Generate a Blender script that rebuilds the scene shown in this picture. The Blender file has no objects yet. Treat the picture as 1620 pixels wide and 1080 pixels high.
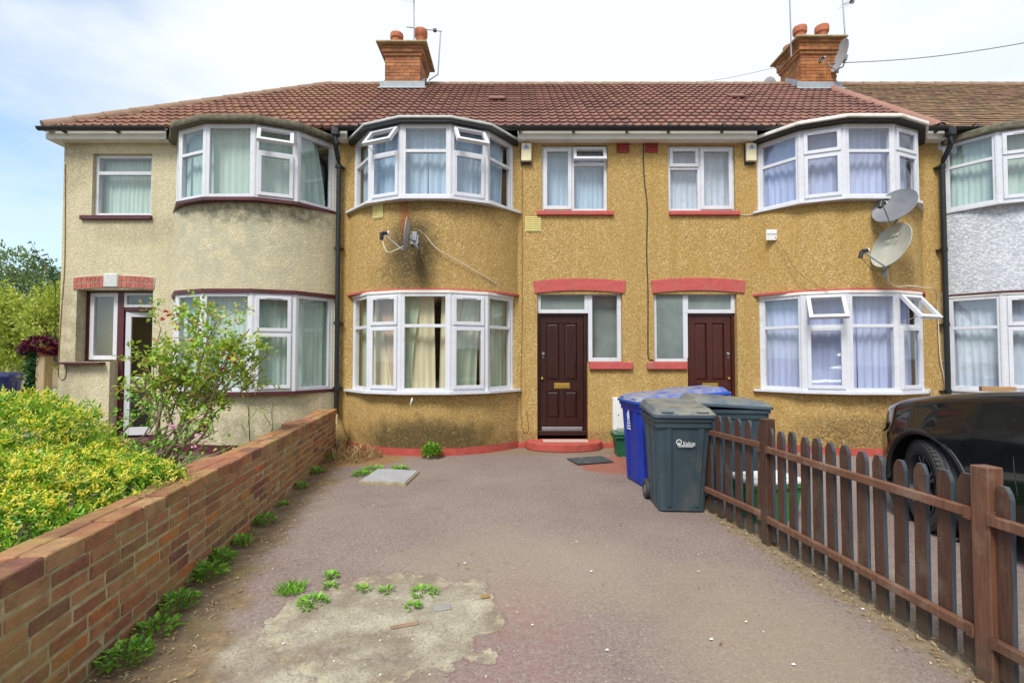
import bpy, bmesh, math, random
from mathutils import Vector, Matrix, noise as mnoise
R = math.radians
scene = bpy.context.scene
COL = scene.collection

# ---------------------------------------------------------------- camera
F_PX = 780.0; PITCH = R(1.76); EYE = 1.45
cam_d = bpy.data.cameras.new('camera'); cam = bpy.data.objects.new('camera', cam_d); COL.objects.link(cam)
cam_d.sensor_width = 36.0; cam_d.lens = 36.0 * F_PX / 1620.0
cam_d.clip_start = 0.05; cam_d.clip_end = 2000
cam.location = (0, 0, EYE); cam.rotation_euler = (R(90) + PITCH, 0, 0)
scene.camera = cam

def at(px, py, Y):
    """world point seen at photo pixel (1620 wide) on the vertical plane at depth Y"""
    u = (px - 810) / F_PX; v = (540 - py) / F_PX
    ry = math.cos(PITCH) - v * math.sin(PITCH); rz = math.sin(PITCH) + v * math.cos(PITCH)
    t = Y / ry
    return Vector((u * t, Y, EYE + rz * t))
def gnd(px, py, z=0.0):
    """world point seen at photo pixel on the horizontal plane at height z"""
    u = (px - 810) / F_PX; v = (540 - py) / F_PX
    ry = math.cos(PITCH) - v * math.sin(PITCH); rz = math.sin(PITCH) + v * math.cos(PITCH)
    t = (z - EYE) / rz
    return Vector((u * t, ry * t, z))

# ---------------------------------------------------------------- sky, sun, exposure
SUN_EL = R(52); SUN_AZ = R(205)         # azimuth clockwise from +Y: behind and a little left of the camera
world = bpy.data.worlds.new('World'); scene.world = world; world.use_nodes = True
wn = world.node_tree.nodes; wl = world.node_tree.links
for n in list(wn): wn.remove(n)
out = wn.new('ShaderNodeOutputWorld'); bg = wn.new('ShaderNodeBackground'); bg.inputs['Strength'].default_value = 0.1
wl.new(bg.outputs[0], out.inputs[0])
sky = wn.new('ShaderNodeTexSky'); sky.sky_type = 'NISHITA'; sky.sun_disc = False
sky.sun_elevation = SUN_EL; sky.sun_rotation = SUN_AZ; sky.air_density = 1.0; sky.dust_density = 0.6; sky.ozone_density = 1.5
tc = wn.new('ShaderNodeTexCoord')
sep = wn.new('ShaderNodeSeparateXYZ'); wl.new(tc.outputs['Generated'], sep.inputs[0])
mp = wn.new('ShaderNodeMapping'); mp.inputs['Scale'].default_value = (1.0, 1.0, 2.6); wl.new(tc.outputs['Generated'], mp.inputs[0])
nz = wn.new('ShaderNodeTexNoise'); nz.inputs['Scale'].default_value = 3.4; nz.inputs['Detail'].default_value = 7; nz.inputs['Roughness'].default_value = 0.5
wl.new(mp.outputs[0], nz.inputs['Vector'])
# blue gap in the cloud towards -X, a fainter one towards +X
mrl = wn.new('ShaderNodeMapRange'); mrl.inputs[1].default_value = -0.42; mrl.inputs[2].default_value = -0.68
mrl.inputs[3].default_value = 0.0; mrl.inputs[4].default_value = 0.62; wl.new(sep.outputs['X'], mrl.inputs[0])
mrr = wn.new('ShaderNodeMapRange'); mrr.inputs[1].default_value = 0.5; mrr.inputs[2].default_value = 0.78
mrr.inputs[3].default_value = 0.0; mrr.inputs[4].default_value = 0.20; wl.new(sep.outputs['X'], mrr.inputs[0])
ad = wn.new('ShaderNodeMath'); wl.new(mrl.outputs[0], ad.inputs[0]); wl.new(mrr.outputs[0], ad.inputs[1])
nm = wn.new('ShaderNodeMapRange'); nm.inputs[1].default_value = 0.30; nm.inputs[2].default_value = 0.72
nm.inputs[3].default_value = -0.42; nm.inputs[4].default_value = 0.32; wl.new(nz.outputs[0], nm.inputs[0])
ad2 = wn.new('ShaderNodeMath'); ad2.use_clamp = True; wl.new(ad.outputs[0], ad2.inputs[0]); wl.new(nm.outputs[0], ad2.inputs[1])
ml = wn.new('ShaderNodeMath'); ml.operation = 'MULTIPLY'; ml.use_clamp = True
mask = wn.new('ShaderNodeMapRange'); mask.inputs[1].default_value = 0.0; mask.inputs[2].default_value = 0.30; wl.new(ad.outputs[0], mask.inputs[0])
wl.new(ad2.outputs[0], ml.inputs[0]); wl.new(mask.outputs[0], ml.inputs[1])
skm = wn.new('ShaderNodeMix'); skm.data_type = 'RGBA'; skm.blend_type = 'MULTIPLY'; skm.inputs[0].default_value = 1.0
skm.inputs[7].default_value = (1.12, 1.42, 1.55, 1); wl.new(sky.outputs[0], skm.inputs[6])
mx = wn.new('ShaderNodeMix'); mx.data_type = 'RGBA'
mx.inputs[6].default_value = (5.9, 6.25, 6.45, 1)        # cloud
wl.new(ml.outputs[0], mx.inputs[0]); wl.new(skm.outputs[2], mx.inputs[7]); wl.new(mx.outputs[2], bg.inputs['Color'])

sun_d = bpy.data.lights.new('sun', 'SUN'); sun_d.energy = 2.5; sun_d.angle = R(20); sun_d.color = (1.0, 0.95, 0.87)
sun = bpy.data.objects.new('sun', sun_d); COL.objects.link(sun)
sd = Vector((math.sin(SUN_AZ) * math.cos(SUN_EL), math.cos(SUN_AZ) * math.cos(SUN_EL), math.sin(SUN_EL)))
sun.rotation_euler = (-sd).to_track_quat('-Z', 'Y').to_euler(); sun.location = (0, -5, 20)
scene.view_settings.view_transform = 'Standard'; scene.view_settings.look = 'None'
scene.view_settings.exposure = 0.72; scene.view_settings.gamma = 1.0
scene.cycles.max_bounces = 8; scene.cycles.transparent_max_bounces = 12; scene.cycles.caustics_reflective = False; scene.cycles.caustics_refractive = False

# ---------------------------------------------------------------- mesh helpers
class T:
    """local frame: u along, n outward, z up"""
    def __init__(s, o, U=(1, 0, 0), N=(0, -1, 0), Z=(0, 0, 1)):
        s.o = Vector(o); s.U = Vector(U).normalized(); s.N = Vector(N).normalized(); s.Z = Vector(Z).normalized()
    def __call__(s, u, n, z): return s.o + s.U * u + s.N * n + s.Z * z
ID = T((0, 0, 0), (1, 0, 0), (0, 1, 0))
class MB:
    def __init__(s): s.v = []; s.f = []; s.mi = []
    def add(s, vs, fs, mi=0):
        b = len(s.v); s.v += [tuple(p) for p in vs]; s.f += [tuple(b + i for i in f) for f in fs]; s.mi += [mi] * len(fs)
        return s
    def quad(s, a, b, c, d, mi=0): return s.add([a, b, c, d], [(0, 1, 2, 3)], mi)
    def box(s, t, u0, u1, n0, n1, z0, z1, mi=0, ch=0.0):
        if ch <= 0:
            p = [t(u, n, z) for z in (z0, z1) for n in (n0, n1) for u in (u0, u1)]
            return s.add(p, [(0, 2, 3, 1), (4, 5, 7, 6), (0, 1, 5, 4), (2, 6, 7, 3), (0, 4, 6, 2), (1, 3, 7, 5)], mi)
        # chamfered box
        P = []; F = []
        ax = [(u0, u1), (n0, n1), (z0, z1)]
        idx = {}
        for a in (0, 1):
            for b in (0, 1):
                for c in (0, 1):
                    sg = (a, b, c)
                    for k in range(3):
                        co = []
                        for j in range(3):
                            val = ax[j][sg[j]]
                            if j != k: val += ch if sg[j] == 0 else -ch
                            co.append(val)
                        idx[(sg, k)] = len(P); P.append(t(*co))
        for k in range(3):
            i, j = [q for q in range(3) if q != k]
            for sgn in (0, 1):
                loop = []
                for (p, q) in ((0, 0), (1, 0), (1, 1), (0, 1)):
                    sg = [0, 0, 0]; sg[k] = sgn; sg[i] = p; sg[j] = q; loop.append(idx[(tuple(sg), k)])
                F.append(tuple(loop))
        for k in range(3):      # edges along axis k
            i, j = [q for q in range(3) if q != k]
            for p in (0, 1):
                for q in (0, 1):
                    s0 = [0, 0, 0]; s0[i] = p; s0[j] = q; s1 = list(s0); s1[k] = 1
                    F.append((idx[(tuple(s0), i)], idx[(tuple(s1), i)], idx[(tuple(s1), j)], idx[(tuple(s0), j)]))
        for a in (0, 1):
            for b in (0, 1):
                for c in (0, 1): F.append(tuple(idx[((a, b, c), k)] for k in range(3)))
        return s.add(P, F, mi)
    def tube(s, pts, r, n=8, mi=0, cap=True, r1=None):
        pts = [Vector(p) for p in pts]; m = len(pts); rings = []
        up = Vector((0, 0, 1))
        for i, p in enumerate(pts):
            d = (pts[min(i + 1, m - 1)] - pts[max(i - 1, 0)]).normalized()
            a = d.cross(up)
            if a.length < 0.05: a = d.cross(Vector((1, 0, 0)))
            a.normalize(); b = a.cross(d)
            rr = r if r1 is None else r + (r1 - r) * i / max(1, m - 1)
            rings.append([p + a * (rr * math.cos(2 * math.pi * k / n)) + b * (rr * math.sin(2 * math.pi * k / n)) for k in range(n)])
        vs = [q for rg in rings for q in rg]; fs = []
        for i in range(m - 1):
            for k in range(n): fs.append((i * n + k, i * n + (k + 1) % n, (i + 1) * n + (k + 1) % n, (i + 1) * n + k))
        if cap: fs.append(tuple(range(n))[::-1]); fs.append(tuple((m - 1) * n + k for k in range(n)))
        return s.add(vs, fs, mi)
    def lathe(s, o, prof, n=24, ax=(0, 0, 1), mi=0, a0=0, a1=2 * math.pi):
        ax = Vector(ax).normalized(); o = Vector(o)
        a = ax.cross(Vector((0, 0, 1)))
        if a.length < 0.05: a = Vector((1, 0, 0))
        a.normalize(); b = ax.cross(a); full = abs(a1 - a0 - 2 * math.pi) < 1e-6
        m = n if full else n + 1; vs = []; fs = []
        for (r, h) in prof:
            for k in range(m):
                t = a0 + (a1 - a0) * k / n; vs.append(o + ax * h + a * (r * math.cos(t)) + b * (r * math.sin(t)))
        for i in range(len(prof) - 1):
            for k in range(n):
                k2 = (k + 1) % m if full else k + 1
                fs.append((i * m + k, i * m + k2, (i + 1) * m + k2, (i + 1) * m + k))
        return s.add(vs, fs, mi)
    def prism(s, t, poly, z0, z1, mi=0):
        """poly of (u,n) extruded z0..z1"""
        m = len(poly)
        vs = [t(u, n, z0) for u, n in poly] + [t(u, n, z1) for u, n in poly]
        fs = [tuple(range(m))[::-1], tuple(range(m, 2 * m))] + [(i, (i + 1) % m, m + (i + 1) % m, m + i) for i in range(m)]
        return s.add(vs, fs, mi)
    def plate(s, t, poly, n0, n1, mi=0):
        """poly of (u,z) extruded along n"""
        m = len(poly)
        vs = [t(u, n0, z) for u, z in poly] + [t(u, n1, z) for u, z in poly]
        fs = [tuple(range(m)), tuple(range(m, 2 * m))[::-1]] + [(i, (i + 1) % m, m + (i + 1) % m, m + i) for i in range(m)]
        return s.add(vs, fs, mi)
    def build(s, name, mat, parent=None, smooth=False, angle=35, label=None, kind=None, bevel=0, local=False, solid=False, sub=0):
        me = bpy.data.meshes.new(name)
        org = Vector((0, 0, 0)); q = parent
        if not local:
            while q is not None: org += q.location; q = q.parent
        me.from_pydata([(x - org.x, y - org.y, z - org.z) for x, y, z in s.v], [], s.f)
        mats = mat if isinstance(mat, (list, tuple)) else [mat]
        for m_ in mats: me.materials.append(m_)
        if len(mats) > 1:
            for p, i in zip(me.polygons, s.mi): p.material_index = i
        if solid:
            bm = bmesh.new(); bm.from_mesh(me); bmesh.ops.recalc_face_normals(bm, faces=bm.faces); bm.to_mesh(me); bm.free()
        if smooth:
            me.shade_smooth()
            try: me.set_sharp_from_angle(angle=R(angle))
            except Exception: pass
        o = bpy.data.objects.new(name, me); COL.objects.link(o)
        if parent is not None: o.parent = parent
        if bevel:
            b = o.modifiers.new('bevel', 'BEVEL'); b.width = bevel; b.segments = 2; b.limit_method = 'ANGLE'; b.angle_limit = R(40)
        if sub:
            b = o.modifiers.new('sub', 'SUBSURF'); b.levels = sub; b.render_levels = sub
        if label: o['label'] = label
        if kind: o['kind'] = kind
        return o
def thing(name, label, cat, loc=(0, 0, 0), group=None, rz=0):
    o = bpy.data.objects.new(name, None); COL.objects.link(o); o.location = loc; o.rotation_euler = (0, 0, rz)
    o.empty_display_size = 0.2
    o['label'] = label; o['category'] = cat
    if group: o['group'] = group
    return o
def tag(o, label, cat, group=None):
    o['label'] = label; o['category'] = cat
    if group: o['group'] = group
    return o
def copy_tree(o, parent=None):
    c = o.copy(); COL.objects.link(c); c.parent = parent
    for ch in list(o.children): copy_tree(ch, c)
    return c
def text(name, s, size, mat, parent, loc, rot, extrude=0.0006, align='CENTER', sx=1.0):
    cu = bpy.data.curves.new(name, 'FONT'); cu.body = s; cu.size = size; cu.extrude = extrude; cu.align_x = align; cu.align_y = 'CENTER'
    cu.materials.append(mat)
    tmp = bpy.data.objects.new('tmp', cu); COL.objects.link(tmp); bpy.context.view_layer.update()
    me = bpy.data.meshes.new_from_object(tmp.evaluated_get(bpy.context.evaluated_depsgraph_get())); bpy.data.objects.remove(tmp)
    for v_ in me.vertices: v_.co.x *= sx
    o = bpy.data.objects.new(name, me); COL.objects.link(o); o.parent = parent; o.location = loc; o.rotation_euler = rot
    return o
# ---------------------------------------------------------------- materials
class NT:
    def __init__(s, name):
        s.m = bpy.data.materials.new(name); s.m.use_nodes = True; s.t = s.m.node_tree; s.n = s.t.nodes; s.l = s.t.links
        s.bsdf = s.n.get('Principled BSDF'); s.out = s.n.get('Material Output')
        s.geo = s.n.new('ShaderNodeNewGeometry'); s.tc = s.n.new('ShaderNodeTexCoord')
        s.pos = s.geo.outputs['Position']; s.obj = s.tc.outputs['Object']
    def link(s, a, b):
        if isinstance(a, (int, float)): b.default_value = a
        elif isinstance(a, (tuple, list)): b.default_value = (*a, 1) if len(a) == 3 and b.type == 'RGBA' else a
        else: s.l.new(a, b)
    def noise(s, scale, detail=4, rough=0.55, vec=None, sc=None, dist=0):
        n = s.n.new('ShaderNodeTexNoise'); n.inputs['Scale'].default_value = scale; n.inputs['Detail'].default_value = detail
        n.inputs['Roughness'].default_value = rough; n.inputs['Distortion'].default_value = dist
        v = vec or s.pos
        if sc: v = s.map(v, sc)
        s.l.new(v, n.inputs['Vector']); return n.outputs[0]
    def map(s, v, sc=(1, 1, 1), loc=(0, 0, 0), rot=(0, 0, 0)):
        m = s.n.new('ShaderNodeMapping'); m.inputs['Scale'].default_value = sc; m.inputs['Location'].default_value = loc; m.inputs['Rotation'].default_value = rot
        s.l.new(v, m.inputs[0]); return m.outputs[0]
    def voro(s, scale, feature='F1', vec=None, out='Distance', rnd=1.0):
        n = s.n.new('ShaderNodeTexVoronoi'); n.feature = feature; n.inputs['Scale'].default_value = scale; n.inputs['Randomness'].default_value = rnd
        s.l.new(vec or s.pos, n.inputs['Vector']); return n.outputs[out]
    def ramp(s, f, stops, interp='LINEAR'):
        n = s.n.new('ShaderNodeValToRGB'); n.color_ramp.interpolation = interp
        els = n.color_ramp.elements
        while len(els) < len(stops): els.new(0.5)
        for e, (p, c) in zip(els, stops):
            e.position = p; e.color = (*c, 1) if len(c) == 3 else c
        s.l.new(f, n.inputs[0]); return n.outputs[0]
    def rng(s, f, a, b, c=0.0, d=1.0):
        n = s.n.new('ShaderNodeMapRange'); n.interpolation_type = 'SMOOTHSTEP'
        for i, v in enumerate((a, b, c, d)): n.inputs[i + 1].default_value = v
        s.l.new(f, n.inputs[0]); return n.outputs[0]
    def math(s, op, a, b=0.0, clamp=False):
        n = s.n.new('ShaderNodeMath'); n.operation = op; n.use_clamp = clamp
        s.link(a, n.inputs[0]); s.link(b, n.inputs[1]); return n.outputs[0]
    def mix(s, f, a, b, mode='MIX'):
        n = s.n.new('ShaderNodeMix'); n.data_type = 'RGBA'; n.blend_type = mode
        s.link(f, n.inputs[0]); s.link(a, n.inputs[6]); s.link(b, n.inputs[7]); return n.outputs[2]
    def bump(s, h, strength=0.5, dist=0.01, normal=None):
        n = s.n.new('ShaderNodeBump'); n.inputs['Strength'].default_value = strength; n.inputs['Distance'].default_value = dist
        s.l.new(h, n.inputs['Height'])
        if normal is not None: s.l.new(normal, n.inputs['Normal'])
        s.l.new(n.outputs[0], s.bsdf.inputs['Normal']); return n.outputs[0]
    def blob(s, c, r, nsc=6.0, namp=0.6, soft=0.5):
        """1 inside an ellipsoid of world centre c and radii r, ragged edge"""
        v = s.map(s.pos, (1 / r[0], 1 / r[1], 1 / r[2]), (-c[0] / r[0], -c[1] / r[1], -c[2] / r[2]))
        n = s.n.new('ShaderNodeVectorMath'); n.operation = 'LENGTH'; s.l.new(v, n.inputs[0])
        nn = s.noise(nsc, 5, 0.6)
        d = s.math('ADD', n.outputs['Value'], s.math('MULTIPLY', s.math('SUBTRACT', nn, 0.5), namp * 2))
        return s.rng(d, 1.0 + soft / 2, 1.0 - soft / 2)
    def warp(s, sc=2.6):
        n = s.n.new('ShaderNodeTexNoise'); n.inputs['Scale'].default_value = sc; n.inputs['Detail'].default_value = 6; s.l.new(s.pos, n.inputs['Vector']); return n.outputs['Color']
    def axis(s, i, v=None):
        n = s.n.new('ShaderNodeSeparateXYZ'); s.l.new(v or s.pos, n.inputs[0]); return n.outputs[i]
    def set(s, col=None, rough=None, metal=None, spec=None):
        if col is not None: s.link(col, s.bsdf.inputs['Base Color'])
        if rough is not None: s.link(rough, s.bsdf.inputs['Roughness'])
        if metal is not None: s.link(metal, s.bsdf.inputs['Metallic'])
        if spec is not None: s.link(spec, s.bsdf.inputs['Specular IOR Level'])
        return s.m

def simple(name, c, rough=0.6, var=0.12, nsc=8, bump=0.0, bsc=60, metal=0.0, spec=0.5, dirt=None, dsc=2.5, vec='pos'):
    k = NT(name); v = k.pos if vec == 'pos' else k.obj
    n = k.noise(nsc, 5, 0.6, vec=v)
    lo = tuple(x * (1 - var) for x in c); hi = tuple(min(1, x * (1 + var)) for x in c)
    col = k.ramp(n, [(0.3, lo), (0.7, hi)])
    if dirt:
        col = k.mix(k.rng(k.noise(dsc, 6, 0.7, vec=v), 0.52, 0.75, 0, 0.8), col, dirt)
    if bump: k.bump(k.noise(bsc, 4, 0.6, vec=v), bump, 0.004)
    return k.set(col, k.rng(k.noise(nsc * 3, 4, vec=v), 0.2, 0.8, max(0.03, rough - 0.08), min(1, rough + 0.1)), metal, spec)

def pebbledash(name, cells, tint, stains=(), scale=82, bump=0.6, streak=None, big=0.3, bd=0.008):
    k = NT(name)
    cell = k.voro(scale, out='Color'); dist = k.voro(scale, out='Distance')
    sp = k.n.new('ShaderNodeSeparateColor'); k.l.new(cell, sp.inputs[0])
    col = k.ramp(sp.outputs[0], cells)
    col = k.mix(k.rng(dist, 0.3, 0.8, 0.0, 0.45), col, tuple(c * 0.6 for c in tint))
    lg = k.noise(0.9, 6, 0.6); col = k.mix(k.rng(lg, 0.35, 0.7, 0, big), col, tint)
    md = k.noise(5, 6, 0.65, sc=(1.3, 1.3, 0.16)); col = k.mix(k.rng(md, 0.35, 0.75, 0.0, 0.5), col, tuple(c * 0.72 for c in tint), 'MIX')
    for st in stains:
        m = k.blob(st['c'], st['r'], st.get('ns', 7), st.get('na', 0.5), st.get('soft', 0.8))
        m = k.math('MULTIPLY', m, k.rng(k.noise(st.get('fs', 28), 5, 0.7), st.get('f0', 0.3), st.get('f1', 0.62)))
        m = k.math('MULTIPLY', m, st.get('a', 0.8)); col = k.mix(m, col, st['col'])
    h = k.math('ADD', k.math('MULTIPLY', dist, -1.0), k.math('MULTIPLY', k.noise(16, 5, 0.6), 0.6))
    k.bump(h, bump, bd)
    return k.set(col, 0.85, spec=0.25)

MAT = {}
DARK = (0.035, 0.028, 0.014)
TAN_CELLS = [(0.0, (0.24, 0.145, 0.052)), (0.25, (0.38, 0.245, 0.090)), (0.6, (0.50, 0.34, 0.130)), (0.9, (0.60, 0.44, 0.19)), (1.0, (0.78, 0.66, 0.40))]
MAT['tan_a'] = pebbledash('tan_pebbledash', TAN_CELLS, (0.48, 0.31, 0.095), [
    dict(c=(-1.50, 7.2, 3.05), r=(0.36, 0.6, 0.52), col=DARK, a=0.9, soft=1.1, na=0.35, f0=0.22, f1=0.52),
    dict(c=(-1.62, 7.2, 2.65), r=(0.55, 0.6, 0.35), col=(0.10, 0.07, 0.03), a=0.6, soft=1.2),
    dict(c=(-1.25, 7.2, 0.20), r=(1.10, 0.9, 0.33), col=DARK, a=0.82, soft=0.9, na=0.35, f0=0.2, f1=0.5),
    dict(c=(-1.60, 7.2, 3.70), r=(0.07, 0.5, 0.42), col=(0.34, 0.09, 0.035), a=0.6, f0=0.1, f1=0.4, na=0.25),
    dict(c=(0.9, 7.9, 0.10), r=(3.0, 0.3, 0.16), col=(0.14, 0.09, 0.04), a=0.6),
    dict(c=(-0.9, 7.3, 3.72), r=(0.9, 0.5, 0.10), col=(0.08, 0.06, 0.03), a=0.6),
])
MAT['tan_b'] = pebbledash('tan_pebbledash_right', TAN_CELLS, (0.50, 0.31, 0.085), [
    dict(c=(5.2, 7.2, 0.30), r=(1.0, 0.9, 0.28), col=(0.09, 0.06, 0.03), a=0.8, soft=1.0),
    dict(c=(5.95, 7.3, 2.7), r=(0.22, 0.5, 0.28), col=DARK, a=0.6),
    dict(c=(5.4, 7.2, 0.78), r=(0.30, 0.5, 0.14), col=(0.10, 0.06, 0.02), a=0.5),
    dict(c=(3, 7.9, 0.10), r=(3.0, 0.3, 0.14), col=(0.14, 0.09, 0.04), a=0.6),
])
CREAM_CELLS = [(0.0, (0.46, 0.41, 0.27)), (0.35, (0.58, 0.52, 0.35)), (0.8, (0.69, 0.63, 0.45)), (1.0, (0.78, 0.73, 0.57))]
MAT['cream'] = pebbledash('cream_roughcast', CREAM_CELLS, (0.63, 0.56, 0.37), [
    dict(c=(-4.4, 7.2, 3.2), r=(1.6, 1.0, 0.75), col=(0.38, 0.38, 0.30), a=0.7, soft=1.0, fs=5, f0=0.35, f1=0.65),
    dict(c=(-3.8, 7.2, 3.65), r=(1.2, 1.0, 0.22), col=(0.13, 0.12, 0.09), a=0.7, fs=9),
    dict(c=(-7.2, 7.9, 4.6), r=(0.4, 0.5, 0.5), col=(0.24, 0.20, 0.12), a=0.6),
    dict(c=(-6.0, 7.9, 3.5), r=(0.8, 0.5, 0.25), col=(0.30, 0.26, 0.17), a=0.5),
    dict(c=(-4.2, 7.2, 0.3), r=(1.8, 1.0, 0.25), col=(0.26, 0.24, 0.17), a=0.7, fs=6),
    dict(c=(-7.2, 7.9, 1.5), r=(0.35, 0.5, 1.2), col=(0.30, 0.27, 0.18), a=0.6, fs=6),
], scale=60, bump=0.7, big=0.45, bd=0.009)
WHITE_CELLS = [(0.0, (0.40, 0.44, 0.50)), (0.5, (0.58, 0.62, 0.68)), (1.0, (0.72, 0.75, 0.78))]
MAT['pale'] = pebbledash('pale_roughcast', WHITE_CELLS, (0.55, 0.60, 0.68), [
    dict(c=(7.3, 7.6, 1.2), r=(0.5, 1.0, 1.0), col=(0.30, 0.30, 0.28), a=0.5, fs=8)], scale=30, bump=0.6, bd=0.011)
MAT['upvc'] = simple('white_upvc', (0.63, 0.65, 0.71), 0.30, 0.04, 5, spec=0.5, dirt=(0.50, 0.50, 0.50), dsc=6)
MAT['white_paint'] = simple('white_paint', (0.74, 0.73, 0.68), 0.5, 0.06, 4, dirt=(0.42, 0.38, 0.28))
MAT['grey_white'] = simple('old_lead_flashing', (0.55, 0.58, 0.58), 0.6, 0.15, 5, bump=0.2, dirt=(0.30, 0.31, 0.28))
MAT['moss_conc'] = simple('mossy_concrete', (0.13, 0.12, 0.085), 0.95, 0.4, 14, bump=1.0, bsc=25, dirt=(0.035, 0.04, 0.02), dsc=9)
MAT['lead'] = simple('lead_sheet', (0.30, 0.34, 0.38), 0.5, 0.15, 10)
MAT['black_plastic'] = simple('black_plastic', (0.014, 0.018, 0.020), 0.32, 0.2, 10)
MAT['black_soffit'] = simple('black_board', (0.025, 0.022, 0.018), 0.8, 0.3, 6)
MAT['maroon'] = simple('maroon_paint', (0.085, 0.016, 0.022), 0.45, 0.2, 8, dirt=(0.05, 0.03, 0.03))
MAT['red_paint'] = simple('red_masonry_paint', (0.46, 0.085, 0.080), 0.75, 0.14, 12, bump=0.6, bsc=45, dirt=(0.33, 0.14, 0.11), dsc=5)
MAT['red_paint_worn'] = simple('worn_red_paint', (0.40, 0.07, 0.055), 0.8, 0.2, 8, bump=0.7, bsc=30, dirt=(0.20, 0.13, 0.09), dsc=3.5)
MAT['dark_red'] = simple('dark_red_vent', (0.30, 0.030, 0.022), 0.6, 0.2, 12)
MAT['yellow_vent'] = simple('cream_vent_plastic', (0.66, 0.58, 0.24), 0.5, 0.06, 12)
MAT['cream_box'] = simple('cream_box_plastic', (0.72, 0.66, 0.45), 0.45, 0.06, 12)
MAT['white_plastic'] = simple('white_plastic', (0.70, 0.71, 0.69), 0.4, 0.06, 6)
MAT['brass'] = simple('brass', (0.75, 0.52, 0.12), 0.3, 0.1, 30, metal=0.9)
MAT['steel'] = simple('steel', (0.42, 0.43, 0.45), 0.35, 0.15, 30, metal=0.8)
MAT['alu'] = simple('alloy', (0.55, 0.56, 0.58), 0.38, 0.1, 20, metal=0.5)
MAT['cable_white'] = simple('white_cable', (0.62, 0.58, 0.50), 0.6, 0.1, 8)
MAT['cable_dark'] = simple('dark_cable', (0.03, 0.028, 0.022), 0.6, 0.2, 8)
MAT['cable_tan'] = simple('painted_cable', (0.27, 0.17, 0.055), 0.7, 0.2, 8)
MAT['dish_grey'] = simple('grey_dish_enamel', (0.30, 0.31, 0.32), 0.45, 0.1, 8, vec='obj')
MAT['dish_beige'] = simple('weathered_beige_dish', (0.40, 0.41, 0.36), 0.5, 0.12, 6, dirt=(0.36, 0.26, 0.10), dsc=4, vec='obj')
MAT['dish_dark'] = simple('dark_grey_dish', (0.17, 0.18, 0.20), 0.5, 0.15, 8, vec='obj')
MAT['terracotta'] = simple('terracotta', (0.44, 0.14, 0.07), 0.8, 0.2, 9, dirt=(0.12, 0.07, 0.05), dsc=6)
MAT['ridge'] = simple('clay_ridge', (0.25, 0.16, 0.11), 0.85, 0.2, 9, dirt=(0.27, 0.22, 0.09), dsc=3)
MAT['ridge_red'] = simple('red_clay_ridge', (0.27, 0.135, 0.105), 0.8, 0.15, 9, dirt=(0.40, 0.26, 0.10), dsc=2.5)
MAT['room'] = simple('room_wall', (0.30, 0.27, 0.22), 0.9, 0.05, 3)
MAT['room_dark'] = simple('room_dim_wall', (0.12, 0.10, 0.08), 0.9, 0.05, 3)
MAT['hall_cream'] = simple('hall_wall', (0.78, 0.64, 0.36), 0.9, 0.05, 3)
MAT['soil'] = simple('garden_soil', (0.10, 0.072, 0.045), 0.95, 0.3, 12, bump=1.0, bsc=30, dirt=(0.05, 0.06, 0.02), dsc=4)
MAT['cardboard'] = simple('cardboard', (0.36, 0.22, 0.10), 0.8, 0.1, 10)

def glass(name='window_glass', tint=(0.97, 0.985, 0.985), refl=1.0):
    k = NT(name); k.n.remove(k.bsdf)
    tr = k.n.new('ShaderNodeBsdfTransparent'); tr.inputs[0].default_value = (*tint, 1)
    gl = k.n.new('ShaderNodeBsdfGlossy'); gl.inputs['Roughness'].default_value = 0.015; gl.inputs[0].default_value = (0.95, 0.98, 1, 1)
    dt = k.n.new('ShaderNodeVectorMath'); dt.operation = 'DOT_PRODUCT'; k.l.new(k.geo.outputs['Incoming'], dt.inputs[0]); k.l.new(k.geo.outputs['Normal'], dt.inputs[1])
    s5 = k.math('POWER', k.math('SUBTRACT', 1.0, k.math('ABSOLUTE', dt.outputs['Value']), True), 5.0)
    f = k.math('ADD', 0.085 * refl, k.math('MULTIPLY', s5, 0.85), True)
    b = k.n.new('ShaderNodeBump'); b.inputs['Strength'].default_value = 0.06; b.inputs['Distance'].default_value = 0.02
    k.l.new(k.noise(1.3, 2, 0.5), b.inputs['Height']); k.l.new(b.outputs[0], gl.inputs['Normal'])
    mx = k.n.new('ShaderNodeMixShader'); k.l.new(f, mx.inputs[0]); k.l.new(tr.outputs[0], mx.inputs[1]); k.l.new(gl.outputs[0], mx.inputs[2])
    k.l.new(mx.outputs[0], k.out.inputs[0]); return k.m
MAT["glass"] = glass(refl=1.25)
def frosted():
    k = NT('frosted_glass')
    n = k.noise(2.2, 4, 0.6)
    k.bump(k.noise(90, 3, 0.6), 0.25, 0.003)
    return k.set(k.ramp(n, [(0.3, (0.13, 0.17, 0.17)), (0.7, (0.24, 0.29, 0.28))]), 0.12, spec=0.8)
MAT['frosted'] = frosted()
def cloth(name, c, var=0.15, pattern=False, trans=0.2):
    k = NT(name)
    n = k.noise(9, 4, 0.6, sc=(1, 1, 0.12)); col = k.ramp(n, [(0.3, tuple(x * (1 - var) for x in c)), (0.7, tuple(min(1, x * (1 + var)) for x in c))])
    if pattern:
        v = k.voro(7, vec=k.pos); col = k.mix(k.rng(v, 0.20, 0.28, 0.35, 0), col, tuple(x * 0.7 for x in c))
    df = k.n.new('ShaderNodeBsdfDiffuse'); tl = k.n.new('ShaderNodeBsdfTranslucent'); ms = k.n.new('ShaderNodeMixShader'); ms.inputs[0].default_value = trans
    k.l.new(col, df.inputs[0]); k.l.new(col, tl.inputs[0]); k.l.new(df.outputs[0], ms.inputs[1]); k.l.new(tl.outputs[0], ms.inputs[2])
    k.l.new(ms.outputs[0], k.out.inputs[0]); k.n.remove(k.bsdf); return k.m
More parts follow.
